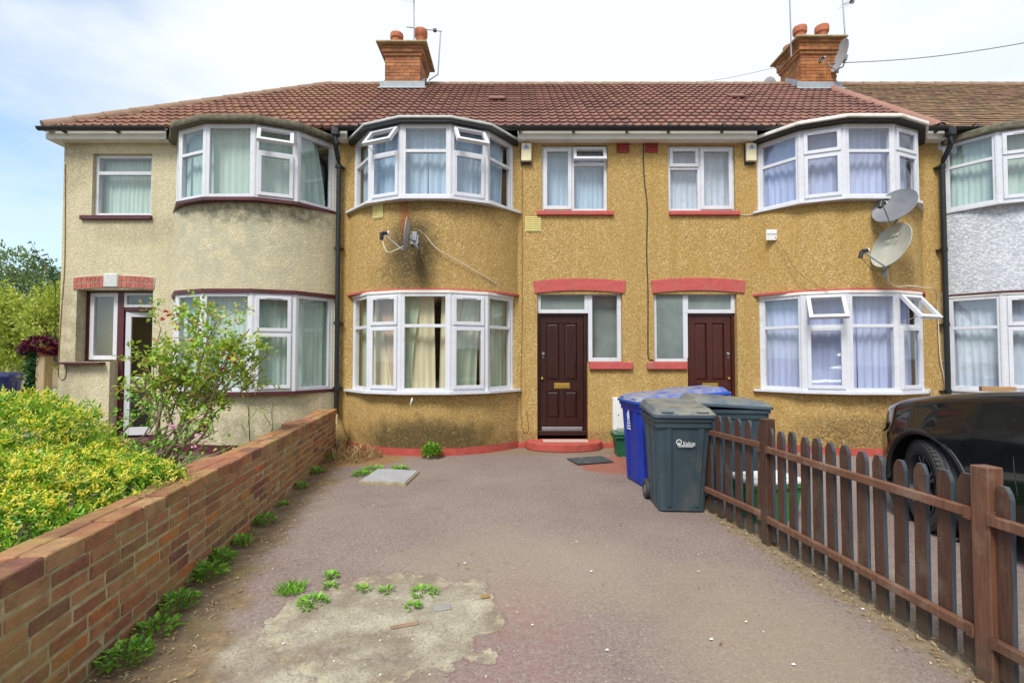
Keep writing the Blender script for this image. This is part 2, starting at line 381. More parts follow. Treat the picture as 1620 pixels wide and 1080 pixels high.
MAT['c_blue'] = cloth('pale_blue_curtain', (0.50, 0.66, 0.84))
MAT['c_lav'] = cloth('lavender_net_curtain', (0.54, 0.60, 0.88), pattern=False)
MAT['c_lace'] = cloth('lace_net_curtain', (0.66, 0.74, 0.88), pattern=True)
MAT['c_green'] = cloth('pale_green_net_curtain', (0.56, 0.72, 0.66))
MAT['c_beige'] = cloth('beige_drape', (0.84, 0.77, 0.54))
MAT['c_pink'] = cloth('rose_beige_drape', (0.62, 0.46, 0.34))
MAT['c_mint'] = cloth('pale_mint_drape', (0.56, 0.64, 0.48))

def tiles(name, base, lo, hi, lichen, lf=0.6, gx=0.0, lsc=1.2):
    k = NT(name)
    ri = k.geo.outputs['Random Per Island']
    col = k.ramp(ri, [(0.0, lo), (0.5, base), (1.0, hi)])
    n = k.noise(lsc, 7, 0.7); col = k.mix(k.rng(n, 0.45, 0.7, 0, lf), col, lichen)
    sp = k.noise(14, 5, 0.7); col = k.mix(k.rng(sp, 0.55, 0.72, 0, 0.6), col, tuple(c * 0.45 for c in base))
    k.bump(k.noise(60, 4), 0.3, 0.004)
    return k.set(col, 0.8, spec=0.3)
MAT['tile'] = tiles('red_concrete_tile', (0.205, 0.102, 0.086), (0.165, 0.083, 0.072), (0.25, 0.122, 0.10), (0.24, 0.165, 0.09), 0.35)
MAT['tile_left'] = tiles('orange_concrete_tile', (0.235, 0.115, 0.085), (0.19, 0.09, 0.07), (0.28, 0.14, 0.10), (0.27, 0.19, 0.085), 0.6)
MAT['tile_old'] = tiles('mossy_plain_tile', (0.20, 0.12, 0.075), (0.12, 0.075, 0.055), (0.28, 0.17, 0.10), (0.24, 0.19, 0.085), 0.75, lsc=1.6)

def brickmat(name, cols, moss=None):
    k = NT(name)
    ri = k.geo.outputs['Random Per Island']
    col = k.ramp(ri, cols, 'CONSTANT' if False else 'LINEAR')
    n = k.noise(11, 6, 0.7); col = k.mix(k.rng(n, 0.40, 0.72, 0, 0.65), col, (0.13, 0.07, 0.05))
    n2 = k.noise(55, 5, 0.8); col = k.mix(k.rng(n2, 0.55, 0.72, 0, 0.6), col, (0.44, 0.34, 0.24)); n3 = k.noise(34, 5, 0.8, vec=k.map(k.pos, (1, 1, 1), (5, 1, 2))); col = k.mix(k.rng(n3, 0.58, 0.72, 0, 0.6), col, (0.08, 0.045, 0.035))
    if moss:
        col = k.mix(k.math('MULTIPLY', k.rng(k.noise(2.2, 6, 0.7), 0.42, 0.7), moss[1]), col, moss[0])
    k.bump(k.math('ADD', k.noise(48, 6, 0.75), k.noise(14, 3)), 1.0, 0.010)
    return k.set(col, 0.85, spec=0.25)
MAT['brick'] = brickmat('garden_brick', [(0.0, (0.19, 0.085, 0.065)), (0.2, (0.26, 0.10, 0.065)), (0.4, (0.35, 0.145, 0.080)), (0.6, (0.40, 0.19, 0.100)), (0.8, (0.42, 0.25, 0.13)), (0.90, (0.42, 0.15, 0.07)), (1.0, (0.52, 0.16, 0.05))], ((0.34, 0.25, 0.085), 0.8))
MAT['chimney_brick'] = brickmat('chimney_brick', [(0.0, (0.24, 0.09, 0.045)), (0.3, (0.42, 0.17, 0.075)), (0.7, (0.54, 0.24, 0.11)), (1.0, (0.36, 0.12, 0.06))], ((0.20, 0.13, 0.07), 0.8))
MAT['chimney_brick_b'] = brickmat('chimney_brick_orange', [(0.0, (0.30, 0.10, 0.035)), (0.3, (0.48, 0.18, 0.06)), (0.7, (0.58, 0.25, 0.085)), (1.0, (0.38, 0.12, 0.05))], ((0.16, 0.09, 0.05), 0.7))
MAT['arch_brick'] = brickmat('arch_brick', [(0.0, (0.44, 0.13, 0.10)), (1.0, (0.56, 0.18, 0.13))])
MAT['mortar'] = simple('mortar', (0.36, 0.31, 0.18), 0.95, 0.3, 14, bump=1.0, bsc=50, dirt=(0.17, 0.15, 0.06), dsc=4)
MAT['mortar_light'] = simple('pale_mortar', (0.52, 0.47, 0.42), 0.9, 0.1, 10)

def wood(name, c, worn, k1=0.6):
    k = NT(name)
    g = k.noise(3.0, 7, 0.7, vec=k.pos, sc=(24, 24, 1.5), dist=0.5)
    col = k.ramp(g, [(0.25, tuple(x * 0.45 for x in c)), (0.5, c), (0.75, tuple(min(1, x * 1.5) for x in c))])
    col = k.mix(k.math('MULTIPLY', k.rng(k.noise(5, 6, 0.7), 0.5, 0.7), k1), col, worn)
    rnd = k.n.new('ShaderNodeObjectInfo').outputs['Random']
    col = k.mix(k.rng(rnd, 0, 1, 0, 0.5), col, tuple(x * 0.5 for x in c))
    gz = k.axis(2); col = k.mix(k.math('MULTIPLY', k.rng(k.math('ADD', gz, k.math('MULTIPLY', k.noise(8), 0.3)), 0.45, 0.12), 0.55), col, (0.075, 0.065, 0.045))
    k.bump(g, 0.5, 0.004); return k.set(col, 0.55, spec=0.4)
MAT['fence'] = wood('stained_fence_wood', (0.090, 0.042, 0.028), (0.20, 0.145, 0.10))
MAT['fence_edge'] = wood('blue_grey_edge', (0.060, 0.078, 0.10), (0.12, 0.11, 0.10), 0.4)  # blue-grey for the picket edges, the broad faces stay brown
MAT['bin_navy'] = simple('navy_bin_plastic', (0.004, 0.010, 0.09), 0.4, 0.1, 5)
MAT['rail'] = wood('stained_rail_wood', (0.165, 0.075, 0.045), (0.28, 0.19, 0.14), 0.6)
MAT['post_wood'] = wood('grey_post_wood', (0.42, 0.33, 0.20), (0.3, 0.26, 0.18), 0.4)
def doorwood(name, c):
    k = NT(name)
    g = k.noise(3.0, 6, 0.65, sc=(10, 10, 1.0), dist=0.5)
    col = k.ramp(g, [(0.25, tuple(x * 0.55 for x in c)), (0.55, c), (0.8, tuple(x * 1.5 for x in c))])
    col = k.mix(k.rng(k.noise(2.5, 5, 0.7), 0.5, 0.75, 0, 0.5), col, tuple(x * 0.4 for x in c))
    k.bump(g, 0.25, 0.003); return k.set(col, 0.33, spec=0.5)
MAT['door'] = doorwood('dark_varnished_door', (0.036, 0.010, 0.008))
MAT['door_b'] = doorwood('varnished_door', (0.062, 0.014, 0.010))

def plastic_bin(name, c, dust, damt):
    k = NT(name); v = k.obj
    n = k.noise(3, 6, 0.7, vec=v); col = k.ramp(n, [(0.3, tuple(x * 0.85 for x in c)), (0.7, tuple(x * 1.15 for x in c))])
    nrm = k.axis(2, k.geo.outputs['Normal'])
    up = k.math('MULTIPLY', k.rng(nrm, 0.3, 0.9), k.rng(k.noise(5, 6, 0.7, vec=v), 0.3, 0.62)); col = k.mix(k.math('MULTIPLY', up, damt), col, dust)
    m = k.math('MULTIPLY', k.rng(k.noise(2.0, 7, 0.75, vec=v, sc=(1, 1, 0.5)), 0.5, 0.78), damt * 0.45); col = k.mix(m, col, dust)
    s = k.rng(k.noise(40, 3, 0.6, vec=v, sc=(1, 1, 0.3)), 0.70, 0.78, 0, 0.5); col = k.mix(s, col, tuple(min(1, x * 3 + 0.05) for x in c))
    k.bump(k.noise(120, 3, vec=v), 0.12, 0.002)
    return k.set(col, k.rng(n, 0.3, 0.7, 0.34, 0.55), spec=0.5)
MAT['bin_grey'] = plastic_bin('grey_bin_plastic', (0.036, 0.062, 0.080), (0.22, 0.19, 0.13), 0.85)
MAT['bin_lid_grey'] = plastic_bin('grey_bin_lid_plastic', (0.062, 0.092, 0.125), (0.24, 0.22, 0.16), 0.8)
MAT['bin_blue'] = plastic_bin('blue_bin_plastic', (0.004, 0.026, 0.30), (0.24, 0.22, 0.17), 0.25)
MAT['bin_lid_blue'] = plastic_bin('blue_bin_lid_plastic', (0.012, 0.065, 0.42), (0.30, 0.29, 0.25), 0.9)
MAT['green_plastic'] = plastic_bin('green_caddy_plastic', (0.008, 0.10, 0.05), (0.2, 0.25, 0.2), 0.4)
MAT['bright_green'] = plastic_bin('green_box_plastic', (0.03, 0.20, 0.04), (0.2, 0.25, 0.2), 0.3)
MAT['rubber'] = simple('rubber', (0.038, 0.038, 0.040), 0.75, 0.2, 20, bump=0.4, bsc=80)
MAT['mat_rubber'] = simple('rubber_mat', (0.045, 0.055, 0.065), 0.8, 0.3, 30, bump=0.8, bsc=120, dirt=(0.25, 0.22, 0.15), dsc=14)
MAT['mat_light'] = simple('pale_mat', (0.50, 0.36, 0.30), 0.9, 0.1, 30, bump=0.6, bsc=120)

def ground(name):
    k = NT(name)
    # mauve-grey worn tarmac
    fine = k.noise(210, 3, 0.7); peb = k.voro(110, out='Color'); spc = k.n.new('ShaderNodeSeparateColor'); k.l.new(peb, spc.inputs[0])
    base = k.ramp(k.noise(0.8, 6, 0.6), [(0.3, (0.215, 0.166, 0.150)), (0.7, (0.290, 0.235, 0.208))])
    base = k.mix(k.rng(k.noise(0.55, 5, 0.6, vec=k.map(k.pos, (1, 1, 1), (3, 7, 0))), 0.46, 0.70, 0, 0.45), base, (0.215, 0.14, 0.135))
    base = k.mix(k.rng(spc.outputs[0], 0.75, 1.0, 0, 0.45), base, (0.36, 0.30, 0.26))
    base = k.mix(k.rng(spc.outputs[1], 0.75, 1.0, 0, 0.45), base, (0.09, 0.06, 0.06))
    base = k.mix(k.rng(fine, 0.40, 0.68, 0, 0.6), base, (0.105, 0.078, 0.070))
    base = k.mix(k.rng(k.noise(40, 5, 0.85), 0.50, 0.62, 0, 0.6), base, (0.115, 0.083, 0.075)); base = k.mix(k.rng(k.noise(46, 4, 0.8, vec=k.map(k.pos, (1, 1, 1), (4, 4, 0))), 0.54, 0.66, 0, 0.6), base, (0.40, 0.355, 0.31))
    # beige wear towards the middle
    dk = k.rng(k.noise(1.6, 7, 0.75, vec=k.map(k.pos, (1, 1, 1), (1, 5, 0))), 0.52, 0.72, 0, 0.35); base = k.mix(dk, base, (0.12, 0.095, 0.088))
    w = k.blob((0.1, 3.4, 0), (0.9, 0.7, 1), 2.0, 0.5, 1.0); base = k.mix(k.math('MULTIPLY', w, 0.30), base, (0.34, 0.28, 0.20))
    w = k.blob((1.3, 2.4, 0), (0.5, 1.0, 1), 2.5, 0.6, 1.0); base = k.mix(k.math('MULTIPLY', w, 0.45), base, (0.30, 0.25, 0.17))
    # red stain round the broken edge
    rd = k.blob((-0.02, 2.55, 0), (0.35, 0.65, 1), 4.0, 0.8, 0.9); base = k.mix(k.math('MULTIPLY', k.math('MULTIPLY', rd, k.rng(k.noise(12, 6, 0.8), 0.35, 0.65)), 0.40), base, (0.24, 0.10, 0.10))
    # broken area showing old concrete
    p1 = k.blob((-0.68, 2.78, 0), (0.62, 0.56, 1), 3.6, 0.50, 0.05)
    p2 = k.math('MULTIPLY', k.blob((-1.05, 2.30, 0), (0.70, 0.42, 1), 3.0, 0.6, 0.5), 0.85)
    patch = k.math('MAXIMUM', p1, p2)
    conc = k.ramp(k.noise(3.2, 7, 0.7), [(0.25, (0.16, 0.13, 0.095)), (0.5, (0.34, 0.31, 0.24)), (0.75, (0.50, 0.48, 0.38))])
    conc = k.mix(k.rng(k.noise(2.2, 5, 0.6, vec=k.map(k.pos, (1, 1, 1), (9, 2, 0))), 0.44, 0.60, 0, 0.85), conc, (0.20, 0.155, 0.12))
    conc = k.mix(k.rng(k.noise(6, 5, 0.7), 0.60, 0.75, 0, 0.7), conc, (0.40, 0.33, 0.15))
    conc = k.mix(k.rng(k.voro(5.5, 'DISTANCE_TO_EDGE', vec=k.mix(0.35, k.pos, k.warp())), 0.0, 0.018, 0.35, 0), conc, (0.08, 0.065, 0.04))
    conc = k.mix(k.rng(k.noise(70, 4, 0.7), 0.45, 0.65, 0, 0.6), conc, (0.15, 0.12, 0.085)); conc = k.mix(k.rng(k.noise(22, 5, 0.75), 0.55, 0.7, 0, 0.6), conc, (0.46, 0.42, 0.32))
    rim = k.math('SUBTRACT', p1, k.blob((-0.68, 2.78, 0), (0.52, 0.47, 1), 3.6, 0.50, 0.3), True)
    conc = k.mix(k.math('MULTIPLY', rim, k.rng(k.noise(9, 5, 0.7), 0.48, 0.6, 0.0, 0.55)), conc, (0.44, 0.39, 0.26))
    col = k.mix(patch, base, conc)
    er = k.math('SUBTRACT', k.blob((-0.68, 2.78, 0), (0.635, 0.575, 1), 3.6, 0.50, 0.05), p1, True); col = k.mix(k.math('MULTIPLY', er, 0.4), col, (0.12, 0.06, 0.06))
    # dirt strip along the brick wall: wall runs x = -1.85-(y-1.8)*0.147
    x = k.axis(0); y = k.axis(1)
    dw = k.math('ADD', x, k.math('ADD', k.math('MULTIPLY', y, 0.147), 1.585))     # distance to the right of the wall
    dn = k.math('SUBTRACT', dw, k.math('MULTIPLY', k.math('SUBTRACT', k.noise(2.1, 6, 0.65), 0.45), 1.1))
    near = k.math('ADD', 0.27, k.rng(y, 3.6, 1.6, 0.0, 0.33))
    dirt = k.rng(k.math('SUBTRACT', dn, near), 0.13, -0.10)
    dcol = k.ramp(k.noise(9, 7, 0.75), [(0.3, (0.09, 0.060, 0.035)), (0.5, (0.17, 0.12, 0.07)), (0.7, (0.27, 0.20, 0.12))])
    dcol = k.mix(k.rng(k.noise(2.4, 5, 0.6), 0.5, 0.7, 0, 0.6), dcol, (0.17, 0.15, 0.04))
    col = k.mix(k.math('MULTIPLY', dirt, 0.92), col, dcol)
    # dirt along the picket fence: x about 2.15-(y-2.2)*0.09
    df = k.math('SUBTRACT', k.math('SUBTRACT', 2.36, k.math('MULTIPLY', y, 0.105)), x)
    dn2 = k.math('SUBTRACT', k.math('ABSOLUTE', k.math('ADD', df, 0.02)), k.math('MULTIPLY', k.math('SUBTRACT', k.noise(4, 6, 0.7), 0.5), 0.35))
    d2 = k.rng(dn2, 0.19, 0.06)
    col = k.mix(k.math('MULTIPLY', d2, 0.8), col, k.ramp(k.noise(20, 6, 0.75), [(0.3, (0.10, 0.07, 0.04)), (0.7, (0.33, 0.26, 0.15))]))
    # dirt in the corner at the bay and along the house
    c3 = k.blob((-2.25, 7.1, 0), (0.75, 0.55, 1), 5, 0.6, 0.5); col = k.mix(k.math('MULTIPLY', c3, 0.9), col, k.ramp(k.noise(16, 6, 0.75), [(0.3, (0.12, 0.06, 0.02)), (0.7, (0.36, 0.22, 0.09))]))
    c4 = k.blob((1.0, 7.75, 0), (3.4, 0.42, 1), 5, 0.5, 0.5); col = k.mix(k.math('MULTIPLY', c4, 0.6), col, (0.20, 0.14, 0.08))
    c5 = k.blob((1.45, 6.7, 0), (0.6, 0.55, 1), 4, 0.4, 0.3); col = k.mix(k.math('MULTIPLY', c5, 0.75), col, (0.28, 0.085, 0.055))
    h = k.math('ADD', k.math('MULTIPLY', k.noise(150, 3, 0.7), 0.5), k.math('ADD', k.math('MULTIPLY', k.noise(12, 5, 0.6), 0.5), k.math('MULTIPLY', patch, -1.2)))
    k.bump(h, 0.4, 0.006)
    return k.set(col, k.rng(k.noise(3, 4), 0.3, 0.7, 0.72, 0.9), spec=0.3)
MAT['drive'] = ground('worn_tarmac')
MAT['ground'] = simple('rough_ground', (0.17, 0.14, 0.11), 0.9, 0.25, 3, bump=0.5, bsc=60, dirt=(0.12, 0.13, 0.05), dsc=1)
MAT['pavement'] = simple('pavement', (0.26, 0.26, 0.25), 0.85, 0.12, 5, bump=0.3, bsc=60)
MAT['manhole'] = simple('manhole_concrete', (0.32, 0.32, 0.34), 0.8, 0.15, 12, bump=0.6, bsc=60, dirt=(0.24, 0.21, 0.16), dsc=4)

def leafmat(name, stops, trans=0.35):
    k = NT(name); k.n.remove(k.bsdf)
    col = k.ramp(k.geo.outputs['Random Per Island'], stops)
    df = k.n.new('ShaderNodeBsdfDiffuse'); tl = k.n.new('ShaderNodeBsdfTranslucent'); gl = k.n.new('ShaderNodeBsdfGlossy'); gl.inputs['Roughness'].default_value = 0.45
    gl.inputs[0].default_value = (0.5, 0.5, 0.5, 1)
    ms = k.n.new('ShaderNodeMixShader'); ms.inputs[0].default_value = trans; m2 = k.n.new('ShaderNodeMixShader'); m2.inputs[0].default_value = 0.06
    k.l.new(col, df.inputs[0]); k.l.new(col, tl.inputs[0]); k.l.new(df.outputs[0], ms.inputs[1]); k.l.new(tl.outputs[0], ms.inputs[2])
    k.l.new(ms.outputs[0], m2.inputs[1]); k.l.new(gl.outputs[0], m2.inputs[2]); k.l.new(m2.outputs[0], k.out.inputs[0]); return k.m
MAT['leaf_bush'] = leafmat('bright_green_leaf', [(0, (0.12, 0.30, 0.015)), (0.5, (0.24, 0.48, 0.03)), (1, (0.42, 0.62, 0.06))])
MAT['leaf_low'] = leafmat('mid_green_leaf', [(0, (0.045, 0.19, 0.015)), (0.5, (0.10, 0.33, 0.025)), (1, (0.20, 0.46, 0.04))])
MAT['petal_yellow'] = leafmat('yellow_petal', [(0, (0.92, 0.76, 0.05)), (0.6, (0.95, 0.90, 0.14)), (1, (0.96, 0.95, 0.40))], 0.25)
MAT['leaf_rose'] = leafmat('rose_leaf', [(0, (0.18, 0.36, 0.03)), (0.35, (0.34, 0.54, 0.05)), (0.75, (0.52, 0.66, 0.10)), (0.90, (0.56, 0.48, 0.10)), (1.0, (0.42, 0.20, 0.10))])
MAT['leaf_weed'] = leafmat('weed_leaf', [(0, (0.10, 0.30, 0.02)), (0.6, (0.20, 0.46, 0.03)), (1, (0.34, 0.60, 0.07))])
MAT['leaf_tree'] = leafmat('tree_leaf', [(0, (0.18, 0.26, 0.03)), (0.5, (0.38, 0.46, 0.05)), (1, (0.58, 0.62, 0.12))])
MAT['leaf_tree_b'] = leafmat('hazy_tree_leaf', [(0, (0.10, 0.16, 0.05)), (0.5, (0.18, 0.27, 0.09)), (1, (0.27, 0.36, 0.16))])
MAT['leaf_ivy'] = leafmat('ivy_leaf', [(0, (0.015, 0.06, 0.015)), (1, (0.05, 0.16, 0.04))])
MAT['leaf_purple'] = leafmat('purple_leaf', [(0, (0.05, 0.006, 0.02)), (0.7, (0.14, 0.015, 0.05)), (1, (0.30, 0.06, 0.14))])
MAT['petal_red'] = leafmat('red_petal', [(0, (0.55, 0.04, 0.02)), (1, (0.80, 0.14, 0.05))], 0.2)
MAT['petal_pink'] = leafmat('pink_petal', [(0, (0.75, 0.35, 0.50)), (1, (0.90, 0.68, 0.76))], 0.2)
MAT['leaf_dry'] = leafmat('dry_leaf', [(0, (0.16, 0.08, 0.03)), (0.6, (0.36, 0.23, 0.10)), (1, (0.52, 0.40, 0.22))], 0.1)
MAT['chip'] = leafmat('pale_chip', [(0, (0.20, 0.16, 0.12)), (0.8, (0.36, 0.31, 0.24)), (1, (0.7, 0.67, 0.6))], 0.0)
MAT['stem'] = simple('rose_cane', (0.26, 0.20, 0.13), 0.8, 0.3, 20, bump=0.5, bsc=60)
MAT['stem_green'] = simple('green_stem', (0.12, 0.18, 0.04), 0.7, 0.3, 20)
MAT['bark'] = simple('bark', (0.11, 0.085, 0.06), 0.9, 0.3, 10, bump=1, bsc=20)
def carpaint():
    k = NT('black_car_paint'); b = k.bsdf
    b.inputs['Coat Weight'].default_value = 0.7; b.inputs['Coat Roughness'].default_value = 0.03
    fl = k.noise(900, 2, 0.5); col = k.ramp(fl, [(0.4, (0.004, 0.004, 0.005)), (0.7, (0.010, 0.011, 0.012))])
    k.set(col, 0.2, spec=0.25)
    dust = k.rng(k.noise(2.5, 5, 0.6), 0.4, 0.8, 0.0, 0.03); k.link(k.mix(dust, col, (0.2, 0.18, 0.15)), b.inputs['Base Color'])
    return k.m
MAT['car'] = carpaint()
MAT['car_glass'] = simple('dark_car_glass', (0.008, 0.010, 0.011), 0.04, 0.1, 3, spec=0.9)
MAT['car_trim'] = simple('black_car_trim', (0.012, 0.012, 0.012), 0.5, 0.1, 10)
MAT['rim'] = simple('dark_rim', (0.09, 0.09, 0.095), 0.3, 0.1, 10, metal=0.7)
MAT['chrome'] = simple('chrome', (0.7, 0.7, 0.72), 0.1, 0.05, 10, metal=1.0)
MAT['lamp_lens'] = simple('lamp_lens', (0.06, 0.065, 0.07), 0.05, 0.1, 20, spec=0.8)
MAT['print_white'] = simple('white_print', (0.72, 0.74, 0.78), 0.5, 0.02, 5)
MAT['print_blue'] = simple('blue_print', (0.10, 0.22, 0.62), 0.5, 0.02, 5)
MAT['print_faded'] = simple('faded_print', (0.60, 0.60, 0.55), 0.6, 0.02, 5)
# ---------------------------------------------------------------- the ground
YF = 7.92                      # depth of the house fronts
gm = MB(); gm.quad((-400, -60, -0.02), (400, -60, -0.02), (400, 700, -0.02), (-400, 700, -0.02)); gm.build('ground', MAT['ground'], kind='structure')
dm = MB()
def WX(y): return -1.85 - (y - 1.8) * 0.147      # line of the driveway face of the brick wall
def FX(y): return 2.36 - y * 0.095                # line of the picket fence
nx, ny = 60, 60
vs = []; fs = []
for j in range(ny + 1):
    y = -3 + (YF + 0.2 + 3) * j / ny
    for i in range(nx + 1):
        a = WX(y) - 0.05; b = 9.5
        x = a + (b - a) * (i / nx) ** 1.3
        z = 0.006 * mnoise.noise(Vector((x * 1.3, y * 1.3, 0)))
        vs.append((x, y, z))
for j in range(ny):
    for i in range(nx): fs.append((j * (nx + 1) + i, j * (nx + 1) + i + 1, (j + 1) * (nx + 1) + i + 1, (j + 1) * (nx + 1) + i))
dm.add(vs, fs); dm.build('driveway', MAT['drive'], kind='structure', smooth=True)
gs = MB()
gs.quad((-9.5, 0.5, 0.03), (WX(0.5) - 0.14, 0.5, 0.03), (WX(YF) - 0.14, YF + 0.1, 0.03), (-9.5, YF + 0.1, 0.03)); gs.build('garden_soil', MAT['soil'], kind='structure')
pv = MB(); pv.quad((-60, 9.0, 0.0), (-8.4, 9.0, 0.0), (-8.4, 60, 0.0), (-60, 60, 0.0)); pv.build('side_road', MAT['pavement'], kind='structure')

# ---------------------------------------------------------------- house helpers
def wall_holes(mb, t, u0, u1, z0, z1, holes, th=0.28):
    us = sorted({u0, u1, *[h[0] for h in holes], *[h[1] for h in holes]}); zs = sorted({z0, z1, *[h[2] for h in holes], *[h[3] for h in holes]})
    us = [u for u in us if u0 <= u <= u1]; zs = [z for z in zs if z0 <= z <= z1]
    for i in range(len(us) - 1):
        for j in range(len(zs) - 1):
            cu = (us[i] + us[i + 1]) / 2; cz = (zs[j] + zs[j + 1]) / 2
            if any(h[0] < cu < h[1] and h[2] < cz < h[3] for h in holes): continue
            for n in (0, -th):
                mb.quad(t(us[i], n, zs[j]), t(us[i + 1], n, zs[j]), t(us[i + 1], n, zs[j + 1]), t(us[i], n, zs[j + 1]))
    nu, nz_ = len(us) - 1, len(zs) - 1
    def hol(i, j):
        if not (0 <= i < nu and 0 <= j < nz_): return False
        cu = (us[i] + us[i + 1]) / 2; cz = (zs[j] + zs[j + 1]) / 2
        return any(h[0] < cu < h[1] and h[2] < cz < h[3] for h in holes)
    for i in range(nu):
        for j in range(nz_):
            if not hol(i, j): continue
            a, b, c2, d = us[i], us[i + 1], zs[j], zs[j + 1]
            if not hol(i - 1, j): mb.quad(t(a, 0, c2), t(a, -th, c2), t(a, -th, d), t(a, 0, d))
            if not hol(i + 1, j): mb.quad(t(b, 0, c2), t(b, -th, c2), t(b, -th, d), t(b, 0, d))
            if not hol(i, j + 1): mb.quad(t(a, 0, d), t(b, 0, d), t(b, -th, d), t(a, -th, d))
            if not hol(i, j - 1): mb.quad(t(a, 0, c2), t(b, 0, c2), t(b, -th, c2), t(a, -th, c2))
    for u in (u0, u1): mb.quad(t(u, 0, z0), t(u, -th, z0), t(u, -th, z1), t(u, 0, z1))
def frame(mb, t, u0, u1, z0, z1, w, n0, n1, ch=0.004, wb=None):
    wb = wb or w
    mb.box(t, u0, u0 + w, n0, n1, z0, z1, ch=ch); mb.box(t, u1 - w, u1, n0, n1, z0, z1, ch=ch)
    mb.box(t, u0 + w, u1 - w, n0, n1, z0, z0 + wb, ch=ch); mb.box(t, u0 + w, u1 - w, n0, n1, z1 - w, z1, ch=ch)
def pane(mb, t, u0, u1, z0, z1, n): mb.quad(t(u0, n, z0), t(u1, n, z0), t(u1, n, z1), t(u0, n, z1))
def open_light(par, t, u0, u1, z0, z1, ang, w=0.052, mname='upvc', hinge='top'):
    """a top-hung light swung outward"""
    a = R(ang)
    o = t(u0, 0.03, z1); Z = t.Z * math.cos(a) - t.N * math.sin(a); N = t.N * math.cos(a) + t.Z * math.sin(a)
    tt = T(o, t.U, N, Z); h = z1 - z0; b = MB()
    frame(b, tt, 0, u1 - u0, -h, 0, w, -0.03, 0.025)
    s = b.build('open_casement', MAT[mname], par, label='top light swung open')
    g = MB(); pane(g, tt, w, u1 - u0 - w, -h + w, -w, 0.0); g.build('glass', MAT['glass'], par)
    st = MB(); st.tube([t(u0 + 0.03, 0.0, z0 + 0.03), tt(0.03, -0.02, -h + 0.05)], 0.006, 6); st.build('stay', MAT['steel'], par)
def unit(fb, gb, par, t, u0, u1, z0, z1, style, zt, w=0.06):
    """one window light between posts. style: F fixed with transom, C top light over casement, O same with the top light open,
    P plain one pane, T transom low etc."""
    n0, n1 = -0.045, 0.02
    frame(fb, t, u0, u1, z0, z1, w, n0, n1, wb=w)
    if style == 'P':
        pane(gb, t, u0 + w, u1 - w, z0 + w, z1 - w, -0.012); return
    tw = 0.024
    fb.box(t, u0 + w, u1 - w, n0, n1, zt - tw, zt + tw, ch=0.004)
    if style == 'F':
        pane(gb, t, u0 + w, u1 - w, z0 + w, zt - tw, -0.012); pane(gb, t, u0 + w, u1 - w, zt + tw, z1 - w, -0.012)
    if style in 'CO':
        c = 0.052
        frame(fb, t, u0 + w - 0.014, u1 - w + 0.014, z0 + w - 0.014, zt - tw + 0.01, c, n1 - 0.012, n1 + 0.022)
        pane(gb, t, u0 + w + c - 0.014, u1 - w - c + 0.014, z0 + w + c - 0.014, zt - tw - c + 0.01, 0.012)
        if style == 'C':
            frame(fb, t, u0 + w - 0.014, u1 - w + 0.014, zt + tw - 0.01, z1 - w + 0.014, c, n1 - 0.012, n1 + 0.022)
            pane(gb, t, u0 + w + c - 0.014, u1 - w - c + 0.014, zt + tw + c - 0.01, z1 - w - c + 0.014, 0.012)
            fb.box(t, (u0 + u1) / 2 - 0.11, (u0 + u1) / 2 + 0.11, n1 + 0.02, n1 + 0.030, z1 - w - 0.018, z1 - w - 0.004)
        else:
            open_light(par, t, u0 + w - 0.02, u1 - w + 0.02, zt + tw - 0.01, z1 - w + 0.02, 38)

